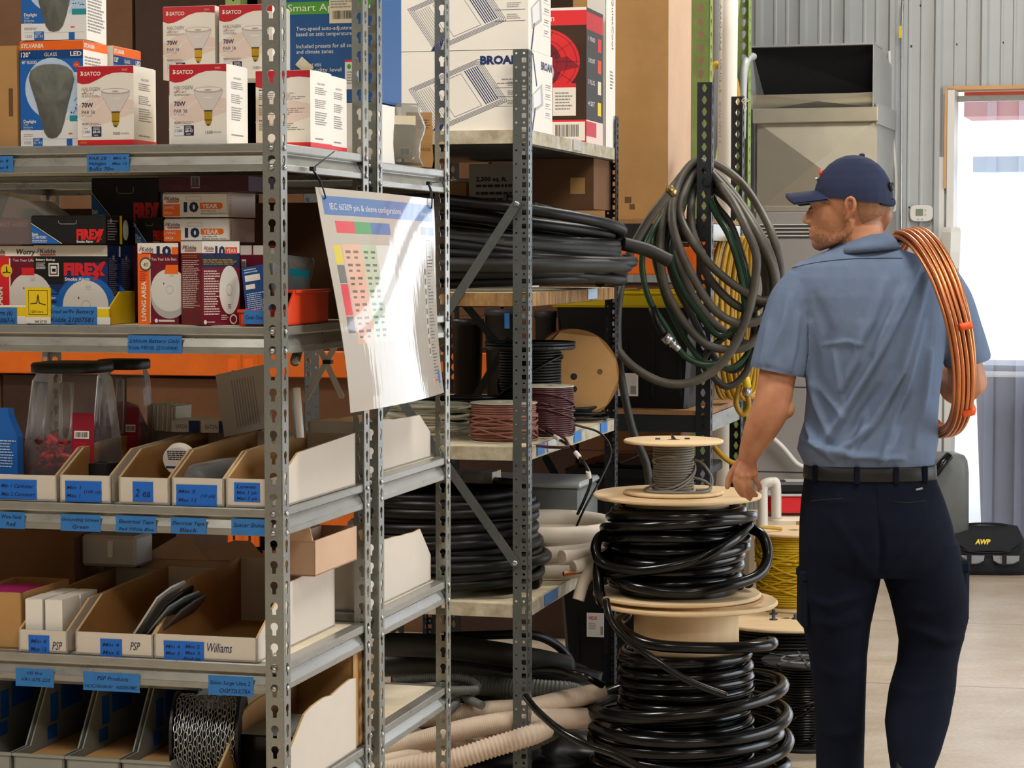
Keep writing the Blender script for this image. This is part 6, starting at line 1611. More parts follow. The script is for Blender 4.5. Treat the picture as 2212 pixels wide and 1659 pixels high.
cable('conduit_offcut', 'short smooth grey conduit offcut with open end on the heap', 'conduit', ((1005, 1505, 6.42), (1028, 1518, 6.38), (1042, 1524, 6.36)), .0125, 'conduit_grey')
corr_tube('flexible_duct', 'wide grey green ribbed hose bulging out right of the rack post', 'hose', ((1020, 1480, 6.62), (1100, 1486, 6.58), (1180, 1490, 6.55), (1235, 1495, 6.55), (1275, 1515, 6.6)), .030, 'conduit_grey', .011, .10)
corr_tube('flexible_duct', 'wide dark ribbed hose under the grey green one', 'hose', ((1010, 1520, 6.7), (1100, 1520, 6.66), (1160, 1510, 6.66), (1230, 1530, 6.65)), .030, 'conduit_dark', .011, .10)
for i, (pts, r) in enumerate(((((820, 1558, 6.55), (960, 1545, 6.46), (1060, 1535, 6.42), (1140, 1530, 6.4), (1220, 1512, 6.42), (1300, 1495, 6.5)), .029), (((800, 1632, 6.5), (940, 1592, 6.38), (1040, 1568, 6.36), (1140, 1555, 6.36), (1230, 1552, 6.4), (1310, 1550, 6.48)), .030), (((790, 1662, 6.45), (900, 1632, 6.4), (960, 1618, 6.42), (1040, 1602, 6.45), (1120, 1590, 6.48)), .028))):
    corr_tube('vinyl_hose', ('beige vinyl hose uppermost of the beige hoses', 'beige printed vinyl hose crossing under the spool cable', 'beige vinyl hose lowest, emerging under the rear unit')[i], 'hose', pts, r, 'duct_beige', .006, .03, 'beige vinyl hoses on the heap')
corr_tube('flexible_duct', 'tan ribbed metal hose in front of the heap', 'hose', ((760, 1690, 6.42), (830, 1668, 6.36), (900, 1652, 6.3), (980, 1640, 6.28), (1060, 1615, 6.28), (1140, 1590, 6.3), (1180, 1572, 6.36)), .031, 'duct_beige', .012, .14)
corr_tube('flexible_duct', 'grey ribbed hose end right of the rack post beneath the beige hoses', 'hose', ((1120, 1610, 6.5), (1150, 1600, 6.44), (1180, 1585, 6.44), (1205, 1570, 6.5)), .028, 'conduit_grey', .011, .12)
cable('black_cable', 'glossy black cable running from the rack to the floor coil', 'cable', ((1135, 1505, 6.25), (1160, 1535, 6.15), (1200, 1570, 6.05), (1260, 1605, 5.98), (1330, 1630, 5.95), (1400, 1668, 5.9)), .0105, 'cable_black', sides=10)
cable('black_cable', 'glossy black cable leaving the coil toward the rack above the ribbed hose', 'cable', ((1110, 1455, 6.5), (1150, 1450, 6.45), (1200, 1447, 6.4), (1260, 1460, 6.35), (1300, 1480, 6.4)), .0105, 'cable_black')
# ------------------------------------------------------------------ goods on the hose rack and pallet rack
E1, E2, E3 = LE['s1']+.001, LE['s2']+.001, .001
def tote(label, fr, u, v, T, w, d, h, lid, lbl=None):
    o = thing('storage_tote', label, 'tote', fr.mat(u, v, T)); mb = MB('tote_black')
    rg = []
    for z, k in ((0, .88), (h*.5, .94), (h*.86, .985), (h*.9, 1.0)): rg.append([(w/2+(x-.5)*w*k, d/2+(y-.5)*d*k, z) for x, y in ((.03, 0), (.97, 0), (1, .04), (1, .96), (.97, 1), (.03, 1), (0, .96), (0, .04))])
    mb.loft(rg, 'tote_black', smooth=False)
    for k in range(5): mb.box(w*(.12+.19*k), .0+d*.02, h*.1, w*(.12+.19*k)+.012, d*.06+.01, h*.82, 'tote_black')
    part('body', mb, o)
    mb = MB(lid); mb.box(-.012, -.012, h*.85, w+.012, d+.012, h*.95, lid, ch=.008); mb.box(.03, .02, h*.95, w-.03, d-.02, h*.985, lid, ch=.01)
    for k in (.2, .6): mb.box(w*k, .03, h*.985, w*(k+.2), d-.03, h*1.0, lid, ch=.004)
    part('lid', mb, o)
    if lbl:
        x, z, lw_, lh = lbl; mb = MB('white_card'); F = Face(mb, (x, -.004, z), (1, 0, 0), (0, 0, 1), lw_, lh); F.mb.prism([F.P(a, b) for a, b in ((0, 0), (1, 0), (1, 1), (0, 1))], (0, .002, 0), 'white_card'); F.rect(.05, .05, .95, .95, 'alarm_white', 2); F.rect(.0, .02, .35, .14, 'orange', 3) if lid != 'tote_black' else F.text('HDX', .12, .72, .14, 'red', 3, w=.5, bold=.03); F.fine(.1, .3, .6, .6, 4, 'grey_print', 3); F.rect(.8, .1, .95, .45, 'grey_print', 3); part('label', mb, o)
    return o
a = FE.hit_v(1197, 700, .06); b = FE.hit_v(1500, 700, .06); ht = FE.hit_v(1420, 626, .06).z - E2; lx = FE.hit_v(1297, 800, .06).x - a.x; lz = FE.hit_v(1330, 855, .06).z - E2
tote('black storage tote with yellow lid on the hose rack', FE, a.x, .06, E2, b.x-a.x, .5, ht, 'yellow_lid', (lx, lz, .135, .08))
a = FE.hit_v(1205, 1400, .1); b = FE.hit_v(1520, 1400, .1)
hl = FE.hit_v(1300, 1235, .1).z - E3; lx = FE.hit_v(1268, 1400, .1).x - a.x; lz = FE.hit_v(1300, 1376, .1).z - E3
tote('black tote with small white label, on the low shelf behind the floor coil', FE, a.x, .1, E3, b.x-a.x, .5, hl, 'tote_black', (lx, lz, .062, .085))
tote('black tote stacked on the labelled one under the hose rack shelf', FE, a.x+.03, .12, E3+hl+.002, b.x-a.x-.06, .46, FE.hit_v(1400, 1005, .1).z-E3-hl, 'tote_black')
o = thing('wire_reel', 'pale wooden reel with wire beside the floor coil, under the spool stack', 'reel', Matrix.Translation(floor_at(1320, 1560)+Vector((0, .62, 0))))
mb = MB('plywood'); mb.disc(.11, .27, .28, sides=32, m='plywood'); mb.disc(.11, 0, .01, sides=32, m='plywood'); mb.lathe([(.05, .01), (.05, .27)], sides=20, m='cable_matte'); mb.disc(.075, .281, .287, sides=32, m='zinc'); part('reel', mb, o)
for i, (xl, xr, yt) in enumerate(((968, 1034, 690), (1038, 1112, 668), (1150, 1196, 672))):
    a = FE.hit_v(xl, 700, .12); b = FE.hit_v(xr, 700, .12); h = FE.hit_v(xl, yt, .12).z - E2; w = b.x-a.x
    o = thing('bucket', ('black bucket at the far end of the hose rack shelf', 'dark grey bucket with blue tape on the hose rack, behind the wire spools', 'dark grey bucket squeezed beside the yellow lidded tote')[i], 'bucket', FE.mat((a.x+b.x)/2, .12+w/2, E2), 'buckets on the hose rack')
    mb = MB('plastic_dkgrey' if i else 'tote_black'); mb.lathe([(0, .002), (w*.42, .002), (w*.49, h*.93), (w*.52, h*.93), (w*.52, h), (w*.47, h), (w*.42, .02), (0, .02)], sides=28, m='plastic_dkgrey' if i else 'tote_black'); part('pail', mb, o)
    if i == 1: mb = MB('tape_blue'); q = FE.hit_v(1103, 692, .12); mb.box(w*.2, -w*.50, h*.80, w*.34, -w*.44, h*.96, 'tape_blue'); part('tape_label', mb, o)
# large cartons on the hose rack
a = FE.hit_v(1334, 300, .10); b = FE.hit_v(1443, 300, .10)
o = thing('cardboard_box', 'tall brown carton standing on the hose rack beside the fan cartons', 'box', FE.mat(a.x-.16, .10, E1)); mb = MB('cardboard'); W = b.x-a.x+.16
mb.box(0, 0, 0, W, .44, 1.1, 'cardboard'); F, R, T = box_faces(mb, W, .44, 1.1); R.rect(0, 0, 1, 1, 'cardboard_pale', 1); F.rect(.55, .05, .62, .07, 'cardboard_dark', 1); F.poly([(.6, .03), (.66, .03), (.65, .05), (.62, .045), (.6, .05)], 'cardboard_dark', 2); part('carton', mb, o)  # right side painted paler, the light on it put into the colour
# dark cartons added to fill shaded gaps and hide the bright wall
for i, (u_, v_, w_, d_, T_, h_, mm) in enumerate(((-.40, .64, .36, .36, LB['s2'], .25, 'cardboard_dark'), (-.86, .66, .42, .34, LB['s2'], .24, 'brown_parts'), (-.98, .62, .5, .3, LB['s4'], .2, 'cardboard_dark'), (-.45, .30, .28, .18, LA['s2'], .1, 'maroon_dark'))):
    mb = carton_mb(w_, d_, h_, mm); put(mb, 'cardboard_box', ('dark filler carton on the rear unit behind the hanging chart', 'dark brown filler carton deep on the rear unit behind the alarm boxes', 'dark filler carton deep on the fourth level of the rear unit', 'maroon filler carton at the back of the alarm shelf')[i], 'box', FA, u_, v_, T_+.001)
rr = random.Random(11); DZ = {.55: .625, 1.115: 1.19, 1.545: 1.62, 2.62: 2.695}; k = 0
kinds = ['broad brown filler carton', 'tall brown filler carton', 'dark filler carton', 'deep brown filler carton', 'plain kraft filler carton', 'taped brown filler carton']
for zlev, room in ((.0, .33), (.522, .545), (1.187, .28), (1.617, 1.4), (3.172, .8)):  # brown cartons added to hide the bright wall, shade put into their colour
    x = -4.15; j = 0
    while x < -.12:
        if abs(x + BAY) < .09 or abs(x+2*BAY) < .09: x += .1
        w = rr.uniform(.40, .72); 
        for bnd in (-BAY-.04, -.10):
            if x < bnd < x+w: w = bnd-x-.02
        if w > .18:
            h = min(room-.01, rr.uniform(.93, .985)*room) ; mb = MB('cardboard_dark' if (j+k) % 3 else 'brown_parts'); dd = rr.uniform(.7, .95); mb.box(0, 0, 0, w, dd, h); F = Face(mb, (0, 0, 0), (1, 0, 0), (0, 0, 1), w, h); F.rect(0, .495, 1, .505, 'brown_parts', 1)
            put(mb, 'cardboard_box', '%s %s on the pallet rack %s level' % (kinds[(j+2*k) % 6], ('first', 'second', 'third', 'fourth', 'fifth', 'sixth', 'seventh', 'eighth', 'ninth', 'tenth', 'eleventh')[j] + ' from the left', ('floor', 'low', 'middle', 'upper', 'top')[k]), 'box', FD, x, .06, zlev, 0, 'brown filler cartons on the pallet rack')
        x += max(w, .1) + .015; j += 1
    k += 1
# tall items in the rack bay to the right of the hoses
p = FD.hit_v(1567, 300, -.10)
mb = MB('pvc'); mb.tube([(0, 0, 0), (.0, .15, 3.9)], .0375, 24, 'pvc'); 
F = Face(mb, (-.004, -.0385, 2.0), (0, 0, 1), (-1, 0, 0), 1.6, .01); F.ey = Vector((-1, .0, 0)); F.text('3" Drain   PVC-DWV  Made in USA   ASTM D 2665   PVC 1120   NSF-dwv', .12, 0, .9, 'grey_print', 2, w=.75); F.text('3" DRAIN  PVC-40', .0, 0, .9, 'grey_print', 2, w=.1)
o = solo('pvc_pipe', mb, 'long white PVC pipe standing upright between the green and grey posts', 'pipe', FD.mat(p.x+.0, -.14, 0))
# dark crumpled sacks under the conduit heap
def sack(label, px, py, rx, ry, rz, seed, m='plastic_black'):
    c = floor_at(px, py); r = random.Random(seed); mb = MB(m); vs = []; fs = []; nu, nv = 30, 16
    for j in range(nv+1):
        t = PI*j/nv
        for i in range(nu):
            a = 2*PI*i/nu; k = 1+.22*noise.noise(Vector((2.2*math.cos(a)+seed, 2.2*math.sin(a), 2.5*math.cos(t))))+.08*noise.noise(Vector((6*math.cos(a), 6*math.sin(a)+seed, 6*math.cos(t))))
            vs.append((rx*k*math.sin(t)*math.cos(a), ry*k*math.sin(t)*math.sin(a), max(.001, rz*(1+k*math.cos(t))*.5)))
    for j in range(nv):
        for i in range(nu): q = (i+1) % nu; fs.append((j*nu+i, (j+1)*nu+i, (j+1)*nu+q, j*nu+q))
    mb.add(vs, fs, m, True); return solo('plastic_sack', mb, label, 'sack', Matrix.Translation(c))
sack('black crumpled plastic sack on the floor beneath the beige hoses', 1215, 1680, .17, .16, .13, 3)
sack('dark sack under the conduit heap between the racks', 1000, 1690, .30, .2, .14, 8)
sack('dark sack at the back of the conduit heap', 1080, 1590, .36, .24, .26, 5)
sack('tan canvas scrap crumpled beside the black sack', 1268, 1668, .06, .05, .06, 11, 'duct_beige')
# ------------------------------------------------------------------ hoses hung on the slotted post
def zx(X, Y): return (1260 + X/2.439, 320 + Y/2.439)
def hloop(pts, d0=7.58, d1=7.86):
    """loop in the zoomed photo's pixels; the top passes behind the post, the belly hangs in front"""
    out = []
    for X, Y in pts:
        px, py = zx(X, Y); t = min(1, max(0, (Y-60)/420)); out.append((px, py, d1*(1-t)+d0*t))
    return out
hg = thing('hose_coil', 'thick grey brown rubber hose looped over the slotted post', 'hose', Matrix.Translation(at(1530, 500, 7.7)))
def hose_part(root, name, loops, r, m, closed=True, sides=12):
    mb = MB(m); c = root.matrix_world.translation
    for L_ in loops: mb.tube(bez([P3(*p)-c for p in L_], 10, closed), r, sides, m, closed=closed)
    return part(name, mb, root)
bpy.context.view_layer.update()
greys = [[(610, 66), (525, 140), (478, 260), (470, 400), (520, 560), (600, 720), (700, 860), (830, 925), (960, 885), (1010, 760), (1000, 640), (930, 480), (820, 300), (700, 160)],
         [(620, 95), (550, 190), (508, 330), (560, 470), (680, 625), (830, 745), (960, 805), (1015, 720), (985, 560), (900, 400), (800, 250), (700, 140)],
         [(600, 120), (500, 200), (430, 350), (405, 520), (430, 720), (520, 900), (660, 1040), (850, 1050), (950, 920), (980, 720), (930, 520), (830, 330), (710, 190)],
         [(620, 150), (575, 260), (570, 420), (620, 560), (660, 680), (780, 810), (880, 850), (960, 780), (950, 640), (880, 450), (790, 300), (700, 220)],
         [(600, 80), (500, 170), (440, 300), (480, 560), (590, 800), (720, 950), (900, 1035), (1000, 900), (1040, 660), (1000, 470), (930, 320), (830, 180), (700, 85)]]
hose_part(hg, 'hose', [hloop(l, 7.58+.022*i, 7.84+.03*i) for i, l in enumerate(greys)], .0145, 'hose_grey')
big = [(452, 240), (350, 370), (262, 520), (192, 690), (142, 860), (150, 985), (205, 1095), (320, 1190), (450, 1240), (580, 1230), (700, 1160), (790, 1050), (865, 880), (905, 700), (910, 560), (860, 430), (790, 290), (700, 170), (640, 110)]
hose_part(hg, 'hose', [[(*zx(*p), 7.50 + (0, .04, .14, .30, .42)[max(0, i-len(big)+5)]) for i, p in enumerate(big)]], .0145, 'hose_grey', False)
tail = [(240, 560), (200, 720), (180, 900), (185, 1090), (215, 1290), (262, 1490), (330, 1659), (350, 1800)]
hose_part(hg, 'hose_tail', [[(*zx(*p), 7.53) for p in tail]], .0135, 'hose_dark', False)
mb = MB('brass'); c = hg.matrix_world.translation; p = at(*zx(452, 240), 7.50)-c; q = at(*zx(480, 212), 7.50)-c; mb.tube([p, q], .019, 12, 'brass'); mb.tube([p.lerp(q, .3), p.lerp(q, .7)], .022, 8, 'brass'); part('coupling', mb, hg)
hn = thing('hose_coil', 'dark green garden hose hanging among the grey hose loops', 'hose', Matrix.Translation(at(1530, 600, 7.75)))
bpy.context.view_layer.update()
greens = [[(590, 110), (450, 300), (345, 480), (310, 610), (345, 790), (435, 940), (530, 1090), (650, 1140), (770, 1090), (850, 930), (830, 680), (770, 470), (690, 330)],
          [(600, 150), (510, 360), (462, 560), (510, 720), (600, 860), (720, 990), (840, 900), (850, 680), (790, 480), (700, 340)],
          [(600, 180), (420, 380), (372, 520), (400, 680), (460, 860), (560, 1040), (650, 1130), (800, 1150), (900, 1000), (890, 760), (800, 520), (710, 360)]]
hose_part(hn, 'hose', [hloop(l, 7.62+.02*i, 7.92) for i, l in enumerate(greens)], .0105, 'hose_green')
hose_part(hn, 'hose', [hloop([(590, 130), (480, 330), (440, 500), (480, 700), (570, 880), (680, 1090), (780, 1170), (850, 1120), (900, 950), (870, 700), (790, 430), (700, 300)], 7.68, 7.94), hloop([(640, 1100), (700, 1220), (770, 1255), (850, 1190), (900, 1050), (880, 900)], 7.66, 7.66)], .012, 'hose_dark')
mb = MB('zinc'); c = hn.matrix_world.translation; a_, b_ = at(*zx(428, 990), 7.58)-c, at(*zx(505, 1062), 7.58)-c
mb.tube([a_, a_.lerp(b_, .4)], .019, 8, 'zinc'); mb.tube([a_.lerp(b_, .4), b_], .012, 12, 'zinc'); mb.tube([a_.lerp(b_, .52), a_.lerp(b_, .62)], .016, 12, 'zinc'); part('coupling', mb, hn)
mb = MB('cable_matte'); mb.tube([at(*zx(360, 840), 7.59)-c, at(*zx(395, 930), 7.585)-c, a_], .014, 12, 'cable_matte'); part('sleeve', mb, hn)
hk = MB('rack_dark'); hk.tube([at(1528, 395, 7.74), at(1528, 385, 7.9), at(1528, 372, 7.95)], .012, 8, 'rack_dark'); o = part('hose_peg', hk, rackE, mtx=rackE.matrix_world.inverted())
cable('flexible_conduit', 'grey flexible conduit bending into the left of the duct', 'conduit', ((1603, 300, 9.98), (1605, 200, 9.96), (1608, 150, 9.96), (1615, 128, 10.0), (1627, 122, 10.2)), .017, 'wall_metal')
# yellow air hose bundle behind
hy = thing('air_hose', 'coiled yellow air hose hanging behind the grey hoses', 'hose', Matrix.Translation(at(1580, 700, 8.15))); bpy.context.view_layer.update()
r = random.Random(3); L_ = []
for k in range(9):
    x0 = 1542+7*k+r.uniform(-3, 3); x1 = 1600+5*k
    L_.append([(x0+16, 520, 8.14), (x0, 590+10*r.random(), 8.10+.01*k), (x0-4+r.uniform(-4, 4), 700, 8.06+.01*k), (x0+2, 800, 8.08), (x0+18, 852+8*r.random(), 8.10), (x0+40, 840, 8.16), (x1+6*r.random(), 740, 8.2), (x1-10, 620, 8.2), (x0+36, 530, 8.18)])
hose_part(hy, 'hose', L_, .0085, 'hose_yellow', True, 8)
hose_part(hy, 'hose_end', [[(1600, 830, 8.0), (1590, 870, 7.98), (1603, 895, 7.98), (1617, 880, 7.98), (1614, 850, 7.98), (1612, 830, 7.98)]], .0095, 'hose_yellow', False)
mb = MB('zinc'); c = hy.matrix_world.translation; mb.tube([at(1612, 855, 7.98)-c, at(1615, 838, 7.98)-c], .015, 10, 'zinc'); mb.tube([at(1615, 838, 7.98)-c, at(1610, 815, 7.98)-c], .014, 10, 'yellow'); part('coupling', mb, hy)
cable('air_hose', 'end of a yellow hose curving under the hose rack side beam', 'hose', ((1528, 940, 8.0), (1545, 968, 7.95), (1575, 996, 7.95), (1600, 1002, 7.96)), .0095, 'hose_yellow')
cable('yellow_sling', 'yellow strap bundled behind the white pipe', 'strap', ((1530, 185, 9.3), (1536, 150, 9.3), (1552, 140, 9.3), (1580, 160, 9.3), (1591, 200, 9.3), (1586, 225, 9.3)), .016, 'hose_yellow', sides=8)
mb = MB('zinc'); 
for k in range(3): p = at(1604+3*k, 238+3*k, 8.4); mb.tube(bez([p, p+Vector((.004, 0, .02)), p+Vector((-.004, -.01, .035)), p+Vector((.012, -.01, .045))], 5), .0016, 6, 'white_plastic')
solo('wire_hook', mb, 'bent white wire hooks on the rear slotted post', 'hook')
# ------------------------------------------------------------------ the stack of cable spools
SX = at(1483, 1298, 6.5); sx, sy = SX.x, 6.5
def ply_detail(mb, R, H): pass
s1 = spool('cable_spool', 'lowest wooden spool of glossy black cable standing in the floor coil', Matrix.Translation((sx, sy, 0)), .262, .152, .578, .013, 'plywood', None, 0, 0, 1, sides=64)
mb = MB('cable_black'); mb.lathe([(.168, .013), (.168, .435)], sides=40, m='cable_black'); mb.tube(coil_path(13, [.180]*13, [.032+.0325*k for k in range(13)], 3, .005, .003, 56, .003), .0163, 10, 'cable_black'); mb.tube(bez([Vector((.18, -.03, .445)), Vector((.235, -.10, .47)), Vector((.20, -.2, .475)), Vector((.05, -.245, .478)), Vector((-.12, -.22, .485)), Vector((-.2, -.10, .515)), Vector((-.17, .05, .525))], 10), .0165, 10, 'cable_black'); part('cable', mb, s1)
mb = MB('mdf'); mb.disc(.222, .578, .586, sides=56, m='mdf'); part('disc', mb, s1)
cx2 = at(1463, 1068, 6.5).x; zb2 = .588
s2 = spool('cable_spool', 'middle wooden spool heaped with thick glossy black cable', Matrix.Translation((cx2, sy, zb2)), .242, .15, .885-zb2, .012, 'plywood', None, 0, 0, 2, sides=64)
H2_ = .885-zb2; mb = MB('cable_black'); mb.lathe([(.168, .012), (.168, H2_-.03)], sides=40, m='cable_black')
mb.tube(coil_path(8, [.178, .18, .178, .182, .178, .18, .177, .18], [.028+.031*k for k in range(8)], 8, .006, .004, 56, .004), .0155, 10, 'cable_black')
mb.tube(coil_path(4, [.205, .208, .202, .206], [.05, .13, .18, .23], 17, .012, .022, 56, .006), .0155, 10, 'cable_black')
def lp(pts): return bez([Vector(p) for p in pts], 10)
mb.tube(lp([(.19, .02, .20), (.24, -.04, .18), (.252, -.08, .12), (.215, -.13, .075), (.12, -.19, .055), (0, -.212, .04), (-.13, -.17, .05), (-.20, -.05, .07)]), .0155, 10, 'cable_black')
mb.tube(lp([(-.17, .08, .18), (-.225, -.02, .17), (-.235, -.07, .13), (-.20, -.11, .10), (-.1, -.19, .10), (.03, -.216, .13), (.14, -.17, .18), (.2, -.06, .21)]), .0155, 10, 'cable_black')
mb.tube(lp([(-.17, .05, .12), (-.225, -.05, .11), (-.228, -.09, .03), (-.215, -.08, -.012)]), .0155, 10, 'cable_black')
part('cable', mb, s2)
cx3 = at(1453, 1010, 6.5).x; z3 = .887
s3 = spool('wire_spool', 'small wooden spool of grey wire on top of the stack', Matrix.Translation((cx3, sy-.03, z3)), .143, .045, 1.042-z3, .009, 'plywood', 'wire_grey', .0038, .052, 4, 2, sides=56)
mb = MB('wire_grey'); mb.tube(lp([(.05, -.03, .05), (.085, -.03, .04), (.105, -.04, .02), (.08, -.08, .013), (0, -.105, .013), (-.07, -.08, .013), (-.085, -.03, .014), (-.05, -.02, .03)]), .0038, 8, 'wire_grey'); mb.tube(lp([(.05, -.02, .10), (.08, -.03, .09), (.107, -.03, .05), (.10, -.05, .02), (.06, -.06, .016)]), .0036, 8, 'wire_grey')
mb.tube(lp([(-.045, -.03, .085), (-.06, -.04, .10), (-.02, -.062, .112), (.05, -.03, .10)]), .0036, 8, 'wire_grey'); part('loose_wire', mb, s3)
mb = MB('grey_dark')
mb.lathe([(0, .1555), (.016, .1555)], sides=20, m='grey_dark', smooth=False); part('centre_hole', mb, s3)
for x, y in ((-.045, .0), (.04, .01)):
    m2 = MB('grey_dark'); m2.box(x-.007, y-.004, .155, x+.007, y+.004, .159, 'grey_dark'); part('staple', m2, s3)
m2 = MB('grey_dark'); m2.prism([(-.006, 0, .155), (.009, 0, .155), (-.007, 0, .174)], (0, .004, 0), 'grey_dark'); part('splinter', m2, s3)
coil('cable_coil', 'big coil of thick black cable lying on the floor around the lowest spool', 'cable coil', Matrix.Translation((sx+.013, sy-.01, 0)) @ Matrix.Rotation(-.06, 4, 'Y'), 8, [.29, .275, .285, .265, .28, .27, .285, .275], [.025, .06, .085, .125, .16, .20, .245, .30], .0175, 'cable_black', 23, .012, .02, 10, None, .012, 60)
cable('cable_end', 'cut end of glossy black cable slanting down across the wound spool', 'cable', ((1309, 1295, 6.30), (1318, 1335, 6.27), (1350, 1378, 6.22), (1410, 1422, 6.17), (1490, 1472, 6.14), (1570, 1503, 6.12)), .0105, 'cable_black')
# spools behind the man
yw = at(1712, 1146, 7.85); W_ = at(1695, 1340, 7.6)
spool('cable_spool', 'wooden spool with bolted pale flange under the yellow wire spool', Matrix.Translation((W_.x, 7.6, 0)), .25, .1, .345, .012, 'plywood', 'cable_matte', .006, .205, 5, 2, sides=56)
o = thing('spool_bolts', 'grey bolts and washers sticking up from the bolted flange', 'bolts', Matrix.Translation((W_.x, 7.6, .345)))
for k, (px, py) in enumerate(((1671, 1327), (1671, 1339), (1718, 1337))):
    mb = MB('plastic_dkgrey'); q = floor_at(px, py, .345) - Vector((W_.x, 7.6, .345)); mb.lathe([(0, .0), (.014, 0), (.014, .003), (.006, .004), (.006, .016), (0, .016)], (q.x, q.y, 0), 12, 'plastic_dkgrey'); part('bolt', mb, o)
spool('wire_spool', 'spool of yellow wire standing on the bolted wooden flange', Matrix.Translation((yw.x, 7.84, .346)), .150, .05, .615-.346, .010, 'plywood', 'wire_yellow', .0042, .118, 9, 10, sides=48)
cable('loose_wire', 'loose yellow wire end lying on the yellow spool flange', 'wire', ((1620, 1152, 7.8), (1640, 1140, 7.76), (1665, 1140, 7.78), (1688, 1143, 7.8)), .006, 'hose_yellow')
bs_ = at(1735, 1430, 7.2)
def open_rim(mb, R, H):
    for k in range(8): a = 2*PI*k/8; mb.box(-.004, -R, H, .004, 0, H+.004, 'grey_dark', T=Matrix.Rotation(a, 4, 'Z'))
    mb.lathe([(R*.5, H), (R*.52, H+.004), (R*.56, H)], sides=32, m='plastic_grey')
spool('wire_spool', 'black plastic spool of black wire on the floor behind the trouser leg', Matrix.Translation((bs_.x, 7.2, 0)), .135, .05, .276, .012, 'plastic_black', 'cable_black', .0045, .075, 12, 3, None, .02, 30, 'wire', 48, open_rim)
# ------------------------------------------------------------------ things by the furnace and doorway
p = at(1680, 1100, 9.75)
mb = MB('pvc'); o = thing('water_softener', 'low off white cabinet against the furnace with rust streaks', 'cabinet', Matrix.Translation((p.x-.12, 9.75, 0))); mb.box(0, 0, 0, .34, .28, .44, 'cream', ch=.02); part('cabinet', mb, o)
mb = MB('copper_flat'); mb.box(.20, -.001, .33, .215, .0, .42, 'board_stained'); mb.box(.24, -.001, .36, .25, 0, .42, 'board_stained'); part('rust_streak', mb, o)
o = thing('tool_box', 'red plastic tool box lying on the off white cabinet', 'box', Matrix.Translation((at(1660, 1100, 9.75).x, 9.76, .441))); mb = MB('red_bright'); mb.box(0, 0, .012, .26, .16, .085, 'red_bright', ch=.008); mb.box(.02, -.004, 0, .04, .01, .03, 'red_bright'); part('body', mb, o)
mb = MB('white_plastic'); mb.box(-.004, -.004, .085, .262, .162, .094, 'alarm_shade', ch=.003); part('lid', mb, o)
mb = MB('plastic_black'); mb.box(.03, .02, .0951, .24, .14, .145, 'plastic_black', ch=.012); mb.box(.08, .03, .145, .2, .12, .149, 'alarm_shade'); solo('battery_charger', mb, 'black charger sitting on the red tool box', 'charger', Matrix.Translation((at(1660, 1100, 9.75).x, 9.76, .441)))
cable('pvc_elbow', 'white PVC elbow pipe beside the black charger', 'pipe', ((1648, 1338, 9.72), (1648, 1200, 9.72), (1648, 1105, 9.72), (1648, 1060, 9.72), (1652, 1046, 9.72), (1668, 1042, 9.72), (1676, 1050, 9.72), (1677, 1120, 9.72)), .022, 'pvc', sides=14)
p = at(2030, 1200, 11.12)
o = thing('plastic_bin', 'dark grey rounded plastic bin behind the tool bag', 'bin', Matrix.Translation((p.x, 11.1, 0)))
mb = MB('plastic_grey'); rg = []
for z, k in ((0, 1), (.5, .97), (.555, .93), (.58, .85), (.59, .7)): rg.append([(-.02+.17*k*math.copysign(abs(math.cos(a))**.35, math.cos(a)), .1+.1*k*math.copysign(abs(math.sin(a))**.35, math.sin(a)), z) for a in [2*PI*i/32 for i in range(32)]])
mb.loft(rg, 'plastic_grey'); part('body', mb, o)
cable('black_hose', 'ribbed black hose end draped over the grey plastic bin', 'hose', ((2050, 985, 11.08), (2035, 1002, 11.05), (2020, 1022, 11.06), (2008, 1030, 11.1)), .022, 'cable_black')
p = floor_at(2137, 1243); o = thing('tool_bag', 'black canvas tool bag with yellow lettering on the floor by the doorway', 'bag', Matrix.Translation((p.x, p.y+.1, 0)) @ Matrix.Rotation(-.06, 4, 'Z'))
mb = MB('bag_black'); rg = []
for z, w_, d_ in ((0, .205, .10), (.03, .212, .11), (.10, .205, .105), (.17, .185, .075), (.215, .165, .03), (.235, .155, .012)):
    rg.append([(w_*math.copysign(abs(math.cos(a))**.5, math.cos(a)), d_*math.copysign(abs(math.sin(a))**.5, math.sin(a)), z) for a in [2*PI*i/40 for i in range(40)]])
mb.loft(rg, 'bag_black'); part('body', mb, o)
mb = MB('bag_black'); mb.sheet([(-.15, -.045, .215), (.15, -.045, .215), (.165, -.088, .165), (.10, -.110, .122), (-.10, -.110, .122), (-.165, -.088, .165)], .004, 'bag_black')
mb.tube(bez([(-.165, -.09, .165), (-.10, -.114, .120), (.10, -.114, .120), (.165, -.09, .165)], 8), .004, 6, 'bag_black')
F = Face(mb, (-.16, -.1145, .118), (1, 0, 0), (0, .55, .85), .32, .10); F.text('AWP', .30, .42, .26, 'yellow', 6, w=.24, bold=.05, shear=.25); part('flap', mb, o)
for x in (-.085, .085):
    mb = MB('bag_grey'); pts = [(x-.065, -.1145, .10), (x+.065, -.1145, .10), (x+.06, -.119, .072), (x+.03, -.12, .058), (x-.03, -.12, .058), (x-.06, -.119, .072)]
    mb.sheet(pts, .006, 'bag_grey'); pk = part('pocket', mb, o)
    mb = MB('bag_black'); mb.tube(bez([Vector(p_)+Vector((0, -.004, 0)) for p_ in pts[2:]+pts[:0]] , 6), .004, 6, 'bag_black'); mb.box(x-.02, -.126, .055, x+.0, -.116, .105, 'bag_black'); part('strap', mb, pk)
mb = MB('bag_black'); mb.tube(bez([(-.15, 0, .228), (-.06, -.01, .243), (.06, -.01, .243), (.15, 0, .228)], 8), .006, 8, 'bag_black'); part('zip_edge', mb, o)

